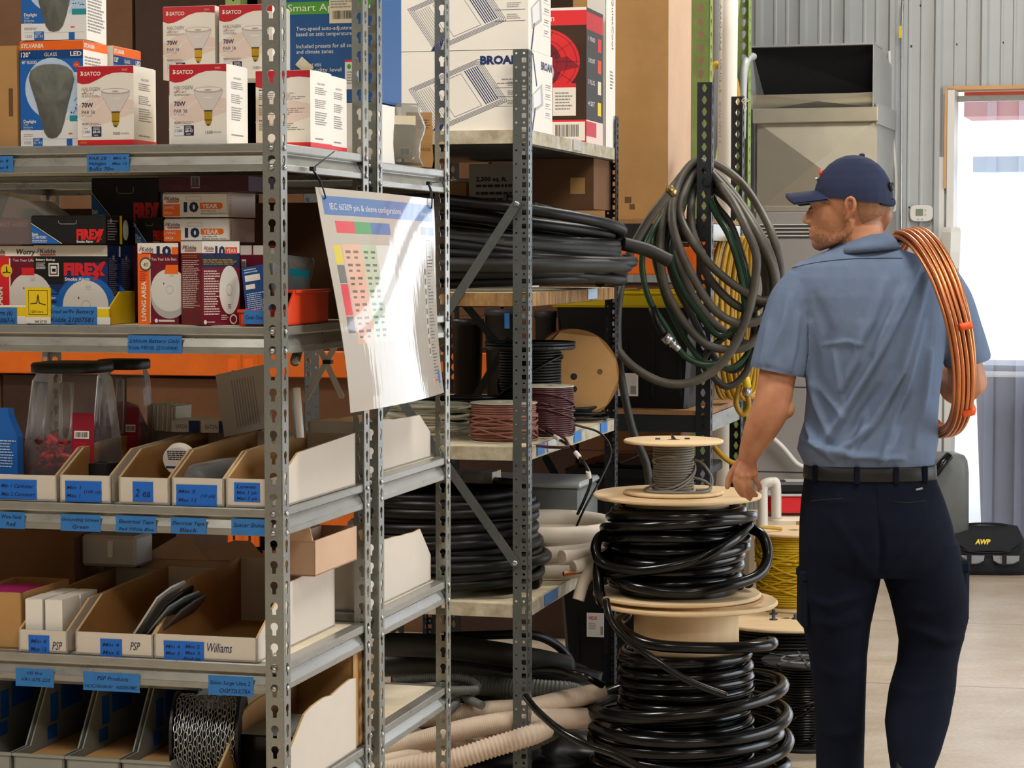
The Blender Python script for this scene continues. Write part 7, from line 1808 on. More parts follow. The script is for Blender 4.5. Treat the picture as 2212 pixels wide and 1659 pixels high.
# ------------------------------------------------------------------ the laminated chart hanging from zip ties
TL, TR = FA.hit_u(681, 404, .022), FA.hit_u(937, 430, .022); BL, BR = FA.hit_v(757, 892, TL.y), FA.hit_v(959, 848, TR.y)
ch = thing('hanging_chart', 'glossy laminated plug and sleeve chart hung from zip ties on the shelving end', 'poster', FA.mat(0, 0, 0))
NU, NV = 40, 48; mb = MB('laminate')
def cpt(s, t, off=0.0):
    p = TL.lerp(TR, s).lerp(BL.lerp(BR, s), 1-t)
    bulge = .020*math.sin(PI*s)*(1-.3*t) + .012*(1-t)*math.sin(PI*(1-t))*math.cos(PI*s*.9) - .02*(1-t)**2*math.exp(-((s-.15)/.18)**2)*2*0
    return p + Vector((bulge + off, 0, 0))
vs = [cpt(i/NU, j/NV) for j in range(NV+1) for i in range(NU+1)] + [cpt(i/NU, j/NV, -.0009) for j in range(NV+1) for i in range(NU+1)]
n0 = (NU+1)*(NV+1); fs = []
for j in range(NV):
    for i in range(NU):
        a = j*(NU+1)+i; fs += [(a, a+1, a+NU+2, a+NU+1), (n0+a, n0+a+NU+1, n0+a+NU+2, n0+a+1)]
mb.add(vs, fs, 'laminate', True)
class Curved(Face):
    def __init__(s, mb): s.mb = mb; s.w, s.h = .26, .40; s.ex, s.ey, s.n, s.o = Vector((0, 1, 0)), Vector((0, 0, 1)), Vector((1, 0, 0)), None
    def P(s, x, y, l=1): return cpt(min(1, max(0, x)), min(1, max(0, y)), -.00002*0 + .00005*l)
    def rect(s, x0, y0, x1, y1, m, l=1):
        nx, ny = max(1, int((x1-x0)*NU)), max(1, int((y1-y0)*NV)); vs = [s.P(x0+(x1-x0)*i/nx, y0+(y1-y0)*j/ny, l) for j in range(ny+1) for i in range(nx+1)]
        s.mb.add(vs, [(j*(nx+1)+i, j*(nx+1)+i+1, (j+1)*(nx+1)+i+1, (j+1)*(nx+1)+i) for j in range(ny) for i in range(nx)], m, True); return s
    def text(s, t, x, y, h, m, l=2, w=.3, **k):
        vs, fs = text_geo(t); x1 = max(p[0] for p in vs); s.mb.add([s.P(x + p[0]/x1*w, y + p[1]/.72*h, l) for p in vs], fs, m, False); return s
def lam(name, hexc):
    mat(name, hexc, .5, coat=1.0); MATS[name].node_tree.nodes['Principled BSDF'].inputs['Coat Roughness'].default_value = .04
for nme, hx in (('lam_blue', '#4a6fa8'), ('lam_red', '#d8404a'), ('lam_green', '#4f9a5f'), ('lam_peach', '#dfae94'), ('lam_mint', '#b6c5a6'), ('lam_yellow', '#d8c22c'), ('lam_ink', '#66625e'), ('lam_white', '#d8d4cc')): lam(nme, hx)
CF = Curved(mb); r = random.Random(4)
CF.rect(.03, .88, .97, .965, 'lam_blue', 1); CF.text('IEC 60309 pin & sleeve configurations', .07, .905, .03, 'lam_white', 3, w=.55); CF.text('Arrow Hart', .83, .905, .028, 'lam_white', 3, w=.12)
CF.rect(.09, .80, .22, .855, 'lam_red', 1); CF.rect(.22, .80, .34, .855, 'lam_green', 1); CF.rect(.34, .80, .5, .855, 'lam_blue', 1); CF.rect(.82, .81, .89, .85, 'lam_ink', 1); CF.rect(.90, .81, .98, .85, 'lam_blue', 1)
CF.rect(.05, .66, .10, .745, 'lam_yellow', 1); CF.rect(.05, .575, .10, .655, 'lam_ink', 1); CF.rect(.05, .43, .10, .57, 'lam_red', 1); CF.rect(.05, .35, .10, .425, 'lam_ink', 1)
CF.rect(.11, .30, .24, .75, 'lam_peach', 1); CF.rect(.24, .30, .36, .75, 'lam_mint', 1); CF.rect(.36, .30, .5, .75, 'lam_white', 1)
for j in range(7):
    y = .71-.06*j
    for x in (.125, .18, .255, .31): CF.rect(x, y, x+.035, y+.012, 'lam_ink', 2); CF.rect(x, y-.025, x+.025, y-.015, 'lam_ink', 2)
for j in range(44):
    y = .78-.0165*j
    if j % 11 == 9: CF.rect(.87, y, .97, y+.002, 'lam_ink', 2); continue
    CF.rect(.88, y, .88+.08*r.uniform(.4, 1), y+.006, 'lam_ink', 2)
CF.rect(.83, .20, .86, .74, 'lam_white', 2)
for j in range(10): CF.rect(.835, .21+.05*j, .855, .24+.05*j, 'lam_ink', 3)
CF.rect(.93, .055, .965, .12, 'lam_blue', 3); CF.rect(.945, .03, .95, .145, 'lam_ink', 2); CF.rect(.83, .05, .87, .09, 'lam_peach', 2)
part('chart', mb, ch, norm=False)
def tie_loop(name, pts, r=.0016):
    m2 = MB('black'); m2.tube(bez(pts, 8), r, 6, 'black'); return m2
for (hx, hy, s_, lab) in ((674, 365, .045, 0), (925, 396, .955, 1)):
    hole = cpt(s_, .965, .001); top = FA.hit_u(hx, hy, .006)
    m2 = MB('black'); m2.tube(bez([top, top.lerp(hole, .4)+Vector((.012, -.02, 0)), hole+Vector((.004, -.006, .0)), hole+Vector((0, 0, -.006)), hole+Vector((-.008, .006, .0)), top.lerp(hole, .5)+Vector((-.004, .022, 0)), top], 8), .0016, 6, 'black')
    m2.box(top.x-.003, top.y-.007, top.z-.004, top.x+.006, top.y+.007, top.z+.004, 'black')
    if lab == 0: e = FA.hit_u(722, 327, .02); m2.tube([top, e], .0013, 6, 'black')
    else: e = FA.hit_u(985, 388, .01); m2.tube([top, e], .0010, 6, 'black')
    part('zip_tie', m2, ch)
# ------------------------------------------------------------------ the person
D0 = 5.8
def mp(px, py, dy=0.0): return at(px, py, D0 + dy)
PXM = FPX / D0
def ring_at(c, rx, ry, n=28, e=2.0, ax=Vector((1, 0, 0)), ay=Vector((0, 1, 0))):
    out = []
    for k in range(n):
        t = 2*PI*k/n; ct, st = math.cos(t), math.sin(t)
        out.append(c + ax*(rx*math.copysign(abs(ct)**(2/e), ct)) + ay*(ry*math.copysign(abs(st)**(2/e), st)))
    return out
def rows(mb, spec, m, e=2.3, n=36):
    """spec rows: (py, xl, xr, half depth, depth offset)"""
    mb.loft([ring_at(mp((xl+xr)/2, py, dy), (xr-xl)/2/PXM*(1+dy/D0), ry, n, e) for py, xl, xr, ry, dy in spec], m)
def limb(mb, pts, m, n=18):
    """pts: (px, py, dy, radius[, radius2])"""
    P = [mp(p[0], p[1], p[2]) for p in pts]; Q = []; R = []
    N = len(P); prev = None; rings = []
    for i in range(N):
        t = (P[min(i+1, N-1)] - P[max(i-1, 0)]).normalized()
        a = Vector((0, 1, 0)); a = (a - t*a.dot(t)).normalized(); b = t.cross(a)
        r1 = pts[i][3]; r2 = pts[i][4] if len(pts[i]) > 4 else r1
        rings.append([P[i] + b*(r1*math.cos(2*PI*k/n)) + a*(r2*math.sin(2*PI*k/n)) for k in range(n)])
    # refine by Catmull-Rom between rings
    fine = []
    for i in range(N-1):
        for s_ in range(4):
            t = s_/4; w = lambda A, B, C, D: .5*((2*B)+(C-A)*t+(2*A-5*B+4*C-D)*t*t+(3*B-A-3*C+D)*t**3)
            fine.append([w(rings[max(i-1, 0)][k], rings[i][k], rings[i+1][k], rings[min(i+2, N-1)][k]) for k in range(n)])
    fine.append(rings[-1]); mb.loft(fine, m)
    for q, ring, r in ((P[0], rings[0], pts[0][3]), (P[-1], rings[-1], pts[-1][3])):
        mb.ellipsoid(q, r*.98, r*.98, r*.98, m, 14, 8)
def fuse(mb, name, voxel, smooth_it=2, fac=.5):
    """weld overlapping pieces into one continuous skin"""
    me = mb.mesh('tmp'); fix_normals(me)
    o = bpy.data.objects.new('tmp', me); COL.objects.link(o)
    md = o.modifiers.new('r', 'REMESH'); md.mode = 'VOXEL'; md.voxel_size = voxel; md.use_smooth_shade = True
    sm = o.modifiers.new('s', 'SMOOTH'); sm.iterations = smooth_it; sm.factor = fac
    bpy.context.view_layer.update()
    dg = bpy.context.evaluated_depsgraph_get()
    out = bpy.data.meshes.new_from_object(o.evaluated_get(dg)); out.name = name
    bpy.data.objects.remove(o); bpy.data.meshes.remove(me)
    out.materials.clear()
    out.polygons.foreach_set('use_smooth', [True]*len(out.polygons))
    return out
def coords(me):
    a = np.empty(len(me.vertices)*3); me.vertices.foreach_get('co', a); return a.reshape(-1, 3)
def normals(me):
    a = np.empty(len(me.vertices)*3); me.vertices.foreach_get('normal', a); return a.reshape(-1, 3)
def to_px(V):
    e = np.array(EYE); r = V - e
    f = r @ np.array(FWD); return CX + FPX*(r @ np.array(RGT))/f, CY - FPX*(r @ np.array(UPV))/f
def folds(me, strokes, back_only=True):
    """push cloth folds into a garment: strokes are ((px,py)..., half width px, height m)"""
    V = coords(me); Nn = normals(me); X, Y = to_px(V); disp = np.zeros(len(V))
    for pts, wd, amp in strokes:
        best = np.full(len(V), 1e9); tt = np.zeros(len(V)); n = len(pts)-1
        for i, (a, b) in enumerate(zip(pts, pts[1:])):
            ax, ay = a; bx, by = b; dx, dy = bx-ax, by-ay; L2 = dx*dx+dy*dy
            t = np.clip(((X-ax)*dx+(Y-ay)*dy)/L2, 0, 1); d = np.hypot(X-ax-t*dx, Y-ay-t*dy)
            m = d < best; best[m] = d[m]; tt[m] = ((i+t)/n)[m]
        disp += amp*np.exp(-(best/wd)**2)*np.sin(PI*np.clip(tt*.9+.05, 0, 1))**.5
    if back_only: disp *= np.clip(-Nn[:, 1]*1.6+.25, 0, 1)
    V2 = V + Nn*disp[:, None]; me.vertices.foreach_set('co', V2.ravel()); me.update()
man = thing('person', 'man walking away in navy cap, blue work shirt and dark trousers', 'person', Matrix.Translation((mp(1890, 1000).x, D0, 0)))
bpy.context.view_layer.update(); MI = man.matrix_world.inverted()
def mpart(name, me, mname=None, label=None):
    if isinstance(me, MB):
        o = part(name, me, man, label, mtx=MI)
    else:
        if mname: me.materials.append(M(mname))
        o = part(name, me, man, label, mtx=MI)
    return o
# ---- head frame: facing left and slightly away
HC = mp(1830, 440, .0)
fa = math.radians(12); HF = Vector((-math.cos(fa), math.sin(fa), 0)); HL = Vector((-math.sin(fa), -math.cos(fa), 0)); HU = Vector((.0, 0, 1))
def hp(f, l, u): return HC + HF*f + HL*l + HU*u
K = 1/PXM
def hpx(px, py, l=0.0):
    """head point at a pixel, l = sideways offset toward the viewer"""
    base = HC + HL*l; q = at(px, py, base.y)
    f = (q - HC).dot(Vector((-1, 0, 0))) / math.cos(fa) ; f = ((HC.x - HL.x*-l*1.0) - q.x)/math.cos(fa) if False else ((HC + HL*l).x - q.x)/math.cos(fa)
    return hp(f, l, q.z - HC.z)
TH = Matrix((HF, HL, HU)).transposed()
def hell(mb, c, rf, rl, ru, m='skin', tilt=0.0):
    mb.ellipsoid(c, rf, rl, ru, m, 22, 14, TH @ Matrix.Rotation(tilt, 3, 'Y'))
body = MB('skin')
hell(body, hpx(1838, 428), .093, .074, .094)                        # cranium
hell(body, hpx(1802, 462), .060, .062, .075)                        # face mass
hell(body, hpx(1790, 500), .046, .048, .044)                        # lower face
hell(body, hpx(1773, 524), .022, .024, .021)                        # chin
limbj = []
for sl in (1, -1):                                                  # jaw edges
    P = [hpx(1836, 474, .056*sl), hpx(1831, 497, .050*sl), hpx(1806, 516, .040*sl), hpx(1778, 527, .016*sl)]
    body.tube(bez(P, 6), .012, 12, 'skin')
    hell(body, hpx(1788, 470, .040*sl), .026, .020, .022)           # cheek bone
    hell(body, hpx(1763, 437, .026*sl), .014, .022, .009)           # brow ridge
    hell(body, hpx(1763, 450, .030*sl), .010, .013, .008)           # closed lid / eyeball
body.tube(bez([hpx(1762, 440), hpx(1754, 458), hpx(1745, 474)], 6), .0085, 12, 'skin', rfun=lambda t: .9+.5*t)  # nose bridge
hell(body, hpx(1745, 474), .0125, .013, .0115); 
for sl in (1, -1): hell(body, hpx(1752, 480, .011*sl), .011, .007, .008)
hell(body, hpx(1757, 498), .010, .020, .0065); hell(body, hpx(1757, 510), .010, .018, .007); hell(body, hpx(1764, 490), .012, .022, .012)
# ears
for sl in (1, -1):
    E = lambda x, y, o: hpx(1833+(x-1833)*.86, 450+(y-450)*.86, (.069+o)*sl)
    body.tube(bez([E(1822, 468, .004), E(1828, 455, .010), E(1826, 440, .013), E(1830, 427, .014), E(1840, 423, .015), E(1847, 432, .016), E(1846, 450, .014), E(1838, 466, .009), E(1829, 477, .004), E(1823, 472, .003)], 6), .0048, 10, 'skin')
    body.sheet([E(1828, 470, .003), E(1830, 435, .006), E(1842, 432, .008), E(1842, 455, .007)], .005*sl, 'skin')
# neck and slim trunk inside the clothes
body.loft([ring_at(mp(1853, 470, .01), .060, .062, 28), ring_at(mp(1857, 500, .005), .060, .062, 28), ring_at(mp(1862, 530, 0), .064, .064, 28), ring_at(mp(1868, 560, 0), .085, .075, 28), ring_at(mp(1875, 600, 0), .15, .085, 28), ring_at(mp(1880, 700, 0), .15, .09, 28), ring_at(mp(1878, 900, 0), .13, .085, 28), ring_at(mp(1880, 1020, 0), .14, .085, 28), ring_at(mp(1885, 1150, 0), .15, .10, 28)], 'skin')
limb(body, [(1905, 462, .0, .028), (1880, 500, .02, .030), (1850, 540, .04, .025)], 'skin')          # neck muscle
# arms
limb(body, [(1738, 625, 0, .058), (1705, 720, -.01, .052), (1682, 800, -.03, .048), (1672, 855, -.04, .0475), (1664, 885, -.04, .0485), (1642, 930, -.025, .043), (1626, 962, -.01, .033), (1616, 988, 0, .0265, .022)], 'skin')
limb(body, [(2035, 625, 0, .056), (2062, 710, .02, .050), (2084, 790, .04, .046), (2090, 835, .06, .045), (2076, 842, .10, .044), (2040, 800, .20, .038), (2010, 770, .28, .028, .022)], 'skin')
elb = body.ellipsoid(mp(1700, 884, -.045), .020, .022, .024, 'skin')
body.ellipsoid(mp(2092, 846, .045), .028, .03, .026, 'skin')
# legs inside the trousers
limb(body, [(1815, 1130, 0, .085), (1808, 1300, -.01, .072), (1812, 1430, 0, .052), (1815, 1560, .02, .048), (1815, 1760, .03, .036), (1812, 1835, 0, .036)], 'skin')
limb(body, [(1965, 1130, 0, .085), (2010, 1300, .02, .072), (2008, 1430, .03, .052), (1985, 1560, -.06, .046), (1970, 1660, -.15, .036), (1962, 1705, -.16, .036)], 'skin')
# hands: palm, four unequal fingers, thumb
def hand(mb, wrist, kn, fingers, thumb, rw=.0165, rk=.0155):
    for k in kn:
        limb(mb, [(*wrist, rw), ((wrist[0]+k[0])/2, (wrist[1]+k[1])/2, (wrist[2]+k[2])/2, .0165, .0145), (*k, rk*.82, rk*.75)], 'skin', 12)
    for f in fingers: limb(mb, f, 'skin', 10)
    limb(mb, thumb, 'skin', 10)
wr = (1616, 990, .0)
hand(body, wr, [(1594, 1022, -.012), (1604, 1028, -.016), (1616, 1028, -.014), (1628, 1022, -.006)],
     [[(1594, 1022, -.012, .0100), (1589, 1040, -.012, .0092), (1596, 1058, .004, .0084), (1604, 1070, .018, .0070)],
      [(1604, 1028, -.016, .0102), (1603, 1049, -.016, .0094), (1611, 1067, .004, .0085), (1620, 1077, .020, .0070)],
      [(1616, 1028, -.014, .0098), (1619, 1049, -.012, .0090), (1627, 1063, .006, .0082), (1633, 1070, .020, .0068)],
      [(1628, 1022, -.006, .0086), (1634, 1038, -.002, .0078), (1640, 1049, .010, .0070), (1642, 1056, .020, .0058)]],
     [(1603, 997, .008, .0150), (1588, 1013, .016, .0120), (1576, 1032, .020, .0098), (1571, 1052, .020, .0075)])
wr2 = (2010, 770, .28)
hand(body, wr2, [(1990, 742, .31), (1984, 752, .315), (1980, 764, .315), (1980, 776, .31)],
     [[(1990, 742, .31, .0100), (1978, 728, .30, .009), (1986, 720, .27, .0085), (1998, 724, .255, .007)], [(1984, 752, .315, .0102), (1968, 744, .305, .009), (1972, 734, .275, .0085), (1986, 736, .255, .007)],
      [(1980, 764, .315, .0098), (1964, 760, .305, .009), (1966, 750, .275, .008), (1980, 750, .255, .0068)], [(1980, 776, .31, .0086), (1968, 776, .30, .0078), (1968, 768, .275, .007), (1978, 766, .26, .006)]],
     [(2004, 752, .285, .014), (2000, 735, .27, .0115), (2004, 722, .255, .0095), (2010, 714, .25, .0075)])
bm_ = fuse(body, 'body', .0036, 2)
bm_.materials.append(M('skin')); bm_.materials.append(M('stubble'))
Vb = coords(bm_); Xb, Yb = to_px(Vb); rs_ = random.Random(8)
for p_ in bm_.polygons:
    i = p_.vertices[0]; x, y = Xb[i], Yb[i]
    if 1745 < x < 1842 and 486 < y < 552 and Vb[i, 2] > 1.55:
        lim = 515 - .22*(x-1760) if x > 1770 else 496
        if rs_.random() < (y-lim+10)/34: p_.material_index = 1
bo = mpart('body', bm_, None, 'bare forearms, hands, neck and face in profile')
# ---- shirt
sh = MB('shirt')
rows(sh, [(528, 1806, 1922, .062, 0), (540, 1790, 1950, .072, 0), (556, 1752, 1998, .088, 0), (575, 1716, 2034, .102, 0), (600, 1702, 2052, .115, 0), (640, 1706, 2052, .122, -.005), (700, 1724, 2046, .126, -.008), (780, 1738, 2036, .124, -.006), (850, 1743, 2028, .118, 0), (910, 1738, 2024, .114, 0), (945, 1727, 2026, .118, 0), (972, 1722, 2022, .122, 0), (992, 1732, 2018, .116, 0), (1012, 1742, 2014, .108, 0)], 'shirt', 2.4, 44)
limb(sh, [(1748, 612, 0, .062, .075), (1722, 655, 0, .073, .08), (1701, 720, -.01, .073, .078), (1688, 770, -.02, .073, .074), (1679, 803, -.026, .0715, .072)], 'shirt', 24)
limb(sh, [(2022, 610, 0, .062, .075), (2044, 655, 0, .068, .08), (2066, 715, .015, .066, .074), (2084, 760, .03, .062, .070), (2092, 782, .036, .060, .068)], 'shirt', 24)
sm_ = fuse(sh, 'shirt', .0048, 2)
# trim the rounded sleeve ends to clean hems
def cut(me, co, no):
    bm = bmesh.new(); bm.from_mesh(me)
    bmesh.ops.bisect_plane(bm, geom=bm.verts[:]+bm.edges[:]+bm.faces[:], plane_co=co, plane_no=no, clear_outer=True)
    bm.to_mesh(me); bm.free(); me.update()
def cut_near(me, co, no, rad, keep):
    bm = bmesh.new(); bm.from_mesh(me); co = Vector(co); no = Vector(no).normalized()
    vs = [v for v in bm.verts if (v.co-co).length < rad and keep(v.co)]; s_ = set(vs)
    es = [e for e in bm.edges if e.verts[0] in s_ and e.verts[1] in s_]; fs = [f for f in bm.faces if all(v in s_ for v in f.verts)]
    bmesh.ops.bisect_plane(bm, geom=vs+es+fs, plane_co=co, plane_no=no, clear_outer=True)
    bm.to_mesh(me); bm.free(); me.update()
c1 = mp(1678, 803, -.026); cut_near(sm_, c1, Vector((-.20, 0, -1)), .14, lambda p: p.x < mp(1736, 800).x)
c2 = mp(2093, 782, .036); cut_near(sm_, c2, Vector((.22, .05, -1)), .13, lambda p: p.x > mp(2038, 800).x)
S = []
for pts, w_, a_ in ((((1985, 575), (1950, 660), (1900, 760), (1830, 880), (1775, 970)), 9, .009), (((1965, 590), (1925, 680), (1885, 760)), 8, .007), (((2000, 600), (1975, 690), (1945, 800), (1880, 920), (1800, 985)), 11, .010), (((1990, 700), (1965, 800), (1935, 900), (1905, 985)), 10, .009), (((2010, 760), (1995, 860), (1975, 960)), 9, .006),
                    (((1748, 700), (1752, 800), (1768, 880), (1790, 940)), 9, .008), (((1765, 830), (1800, 870), (1820, 900), (1800, 950)), 8, .006), (((1800, 760), (1812, 820), (1815, 870)), 8, .006), (((1730, 945), (1770, 968), (1850, 985), (1950, 990)), 7, .007), (((1740, 900), (1760, 955), (1800, 990)), 7, .008), (((1860, 700), (1850, 780), (1820, 840)), 9, .005),
                    (((1910, 610), (1885, 690), (1860, 740)), 10, .005), (((1705, 640), (1690, 710), (1660, 780)), 9, .004), (((1725, 680), (1715, 750), (1705, 800)), 7, .005), (((1660, 700), (1650, 760), (1640, 790)), 7, .003), (((1780, 745), (1830, 738), (1860, 745)), 5, .003), (((1940, 930), (1925, 965), (1900, 995)), 8, .008), (((1870, 900), (1850, 960), (1835, 995)), 8, .006), (((2060, 690), (2085, 740), (2100, 780)), 8, .004), (((1760, 640), (1790, 720), (1790, 800)), 14, -.004), (((1900, 840), (1860, 900), (1840, 950)), 12, -.005), (((1960, 850), (1930, 920)), 10, -.005)):
    S.append((pts, w_, a_))
S = [(a, b*.9, c*2.3) for a, b, c in S]
folds(sm_, S)
so_ = mpart('shirt', sm_, 'shirt')
def seam(name, px, wd, m, off=.0025, mesh=None):
    """stitched line lying on the garment: pixels dropped on its surface"""
    from mathutils.bvhtree import BVHTree
    V = coords(mesh); bv = BVHTree.FromPolygons([tuple(v) for v in V], [tuple(p.vertices) for p in mesh.polygons])
    P = []
    for x, y in bez([(a, b, 0) for a, b in px], 10) and [(q.x, q.y) for q in bez([(a, b, 0) for a, b in px], 10)]:
        d = ray(x, y).normalized(); h = bv.ray_cast(EYE, d)
        if h[0] is not None: P.append(h[0] - d*off)
    mb = MB(m); mb.tube(P, wd, 6, m); return mb
mpart('yoke_seam', seam('yoke_seam', ((1708, 580), (1760, 568), (1830, 560), (1900, 558), (1950, 558)), .0014, 'shirt_seam_fold', .0, sm_))
# collar
col = MB('shirt')
def collar(py, xl, xr, ry, dy, n=40): return ring_at(mp((xl+xr)/2, py, dy), (xr-xl)/2/PXM, ry, n, 2.1)
def tilt_ring(r, amt): 
    cx_ = sum(p.x for p in r)/len(r); return [p + Vector((0, 0, amt*(cx_-p.x))) for p in r]
A_ = [tilt_ring(collar(507, 1826, 1916, .060, .005), -.10), tilt_ring(collar(510, 1818, 1923, .066, .005), -.10), tilt_ring(collar(526, 1802, 1936, .078, .002), -.12), tilt_ring(collar(541, 1790, 1947, .088, -.002), -.10), tilt_ring(collar(541, 1800, 1940, .080, 0), -.10), tilt_ring(collar(512, 1828, 1915, .060, .005), -.10)]
col.loft(A_, 'shirt', caps=False); cme = fuse(col, 'collar', .003, 1) if False else col
mpart('collar', col)
cl = MB('shirt_seam_fold'); rr_ = tilt_ring(collar(543, 1791, 1946, .0885, -.002, 60), -.10); cl.tube([p for p in rr_ if p.y < D0+.02], .0022, 6, 'shirt_seam_fold') if False else cl.tube(sorted([p for p in rr_ if p.y < D0], key=lambda p: p.x), .0022, 6, 'shirt_seam_fold'); mpart('collar_fold_shade', cl)  # dark line painting the shade in the fold below the collar
# ---- belt and trousers
tr = MB('trousers')
rows(tr, [(1004, 1740, 2016, .110, 0), (1035, 1737, 2022, .114, 0), (1080, 1731, 2040, .124, -.004), (1130, 1727, 2056, .130, -.008), (1180, 1726, 2066, .130, -.008), (1215, 1726, 2074, .124, -.004), (1238, 1732, 2072, .112, 0)], 'trousers', 2.4, 44)
def leg(spec): rows(tr, spec, 'trousers', 2.15, 30)
leg([(1170, 1726, 1900, .112, -.004), (1240, 1726, 1903, .108, 0), (1290, 1728, 1893, .100, 0), (1350, 1734, 1880, .092, .003), (1420, 1748, 1872, .085, .006), (1490, 1757, 1870, .080, .006), (1560, 1760, 1868, .076, .006), (1640, 1763, 1866, .074, .008), (1730, 1763, 1866, .074, .008), (1815, 1760, 1872, .078, .006), (1842, 1758, 1874, .080, .004)])
leg([(1170, 1895, 2070, .112, -.004), (1240, 1905, 2083, .108, 0), (1290, 1922, 2092, .104, .006), (1340, 1934, 2090, .098, .012), (1385, 1942, 2078, .092, .012), (1430, 1938, 2068, .088, -.0), (1490, 1920, 2063, .084, -.03), (1560, 1911, 2050, .080, -.07), (1620, 1918, 2032, .074, -.11), (1660, 1924, 2016, .070, -.14), (1690, 1926, 2010, .068, -.16)])
tme = fuse(tr, 'trousers', .0055, 2)
folds(tme, [(((1740, 1290), (1790, 1310), (1850, 1290), (1890, 1262)), 10, .007), (((1750, 1340), (1810, 1350), (1870, 1330)), 12, .005), (((1945, 1345), (1990, 1362), (2040, 1385), (2075, 1380)), 12, .009), (((1950, 1310), (2010, 1325), (2080, 1300)), 13, .006), (((1930, 1480), (1980, 1500), (2050, 1480)), 14, .005), (((1900, 1130), (1905, 1190), (1900, 1235)), 6, -.010), (((1760, 1080), (1800, 1085), (1850, 1080)), 5, .003), (((1760, 1440), (1810, 1460), (1865, 1440)), 14, .004), (((1770, 1580), (1820, 1590), (1860, 1570)), 12, .004), (((1880, 1240), (1840, 1180), (1800, 1120)), 12, .004), (((1925, 1240), (1970, 1170), (2020, 1110)), 12, .004)])
to_ = mpart('trousers', tme, 'trousers')
def slit(px, m, w_): return seam('slit', px, w_, m, 0, tme)
mpart('pocket_slit', slit(((1752, 1083), (1780, 1080), (1820, 1078)), 'duct_liner', .0018)); mpart('pocket_slit', slit(((1930, 1084), (1960, 1086), (1998, 1082)), 'duct_liner', .0018))
mpart('seat_seam', slit(((1895, 1050), (1900, 1120), (1905, 1190), (1910, 1235)), 'trousers', .0013))
mb = seam('pocket_tag', ((1978, 1058), (1992, 1055)), .0028, 'grey_print', .001, tme); mpart('pocket_tag', mb)
def pocket(label, px, dy, wx, wy, wz):
    c = mp(px[0], px[1], dy); mb = MB('trousers_pocket'); mb.box(c.x-wx, c.y-wy, c.z-wz, c.x+wx, c.y+wy, c.z+wz, 'trousers_pocket', ch=.012); mb.box(c.x-wx*1.12, c.y-wy*1.04, c.z+wz*.62, c.x+wx*1.12, c.y+wy*1.04, c.z+wz*1.05, 'trousers_pocket', ch=.008)
    return mpart('cargo_pocket', mb)
pocket('', (1737, 1292), .0, .0135, .055, .075); pocket('', (2075, 1275), .01, .0135, .055, .080)
bl = MB('belt'); bl.loft([ring_at(mp(1879, py, 0), r_, q_, 56, 2.4) for py, r_, q_ in ((1001, .1655, .113), (1004, .1685, .116), (1030, .1705, .118), (1033, .1675, .115))], 'belt'); mpart('belt', bl)
for x in (1764, 1850, 1935, 2000):
    mb = MB('trousers'); q = [p for p in ring_at(mp(1879, 1018, 0), .1715, .119, 400, 2.4) if p.y < D0]; q = min(q, key=lambda p: abs(p.x - mp(x, 1018, -.1).x)); mb.box(q.x-.007, q.y-.004, q.z-.022, q.x+.007, q.y+.003, q.z+.022, 'trousers', ch=.002); mpart('belt_loop', mb)
# ---- cap
cp = MB('cap')
hell(cp, hpx(1843, 428), .1005, .083, .110, 'cap')
cme = fuse(cp, 'crown', .0035, 1)
pf_, pb_ = hpx(1757, 424), hpx(1926, 443)
nrm = (pb_-pf_).cross(HL).normalized(); nrm = nrm if nrm.z < 0 else -nrm
cut(cme, pf_, nrm)
V = coords(cme); X, Y = to_px(V)
co_ = mpart('cap_crown', cme, 'cap')
brim = MB('cap'); NB = 26; top = []
def br(s_, t):
    """s across -1..1, t out 0..1"""
    ang = s_*1.3; f0 = .094*math.cos(ang*.74); l0 = .083*math.sin(ang)
    f1 = .170*(1-.16*abs(s_)**3); l1 = .080*math.sin(s_*1.45)
    z0 = .016 - .024*s_*s_; z1 = .008 - .026*s_*s_
    return hpx(1843, 424) + HF*(f0*(1-t)+f1*t) + HL*(l0*(1-t)+l1*t) + HU*(z0*(1-t)+z1*t)
vs = [br(-1+2*i/NB, j/8) for j in range(9) for i in range(NB+1)]; n0 = len(vs); vs += [v - HU*.005 for v in vs]
fs = []
for j in range(8):
    for i in range(NB):
        a = j*(NB+1)+i; fs += [(a, a+1, a+NB+2, a+NB+1), (n0+a, n0+a+NB+1, n0+a+NB+2, n0+a+1)]
for i in range(NB): a = 8*(NB+1)+i; fs.append((a, a+1, n0+a+1, n0+a))
brim.add(vs, fs, 'cap', True); mpart('cap_brim', brim)
mb = MB('cap'); mb.ellipsoid(hpx(1861, 336), .008, .008, .0055, 'cap', 12, 8); mpart('cap_button', mb)
mb = MB('black'); hell(mb, hpx(1921, 404, .012), .009, .022, .014, 'black'); mpart('cap_opening', mb)
mb = MB('cap'); mb.tube(bez([hpx(1900, 436, .05), hpx(1922, 440, .022), hpx(1929, 436, .0), hpx(1920, 436, -.04)], 6), .0085, 8, 'cap', flat=(1, .35)); mpart('cap_strap', mb)
mb = MB('orange_bin'); hell(mb, hpx(1776, 374, .002), .006, .022, .010, 'orange_bin'); hell(mb, hpx(1766, 386, .004), .004, .022, .004, 'white_card'); mpart('cap_emblem', mb)
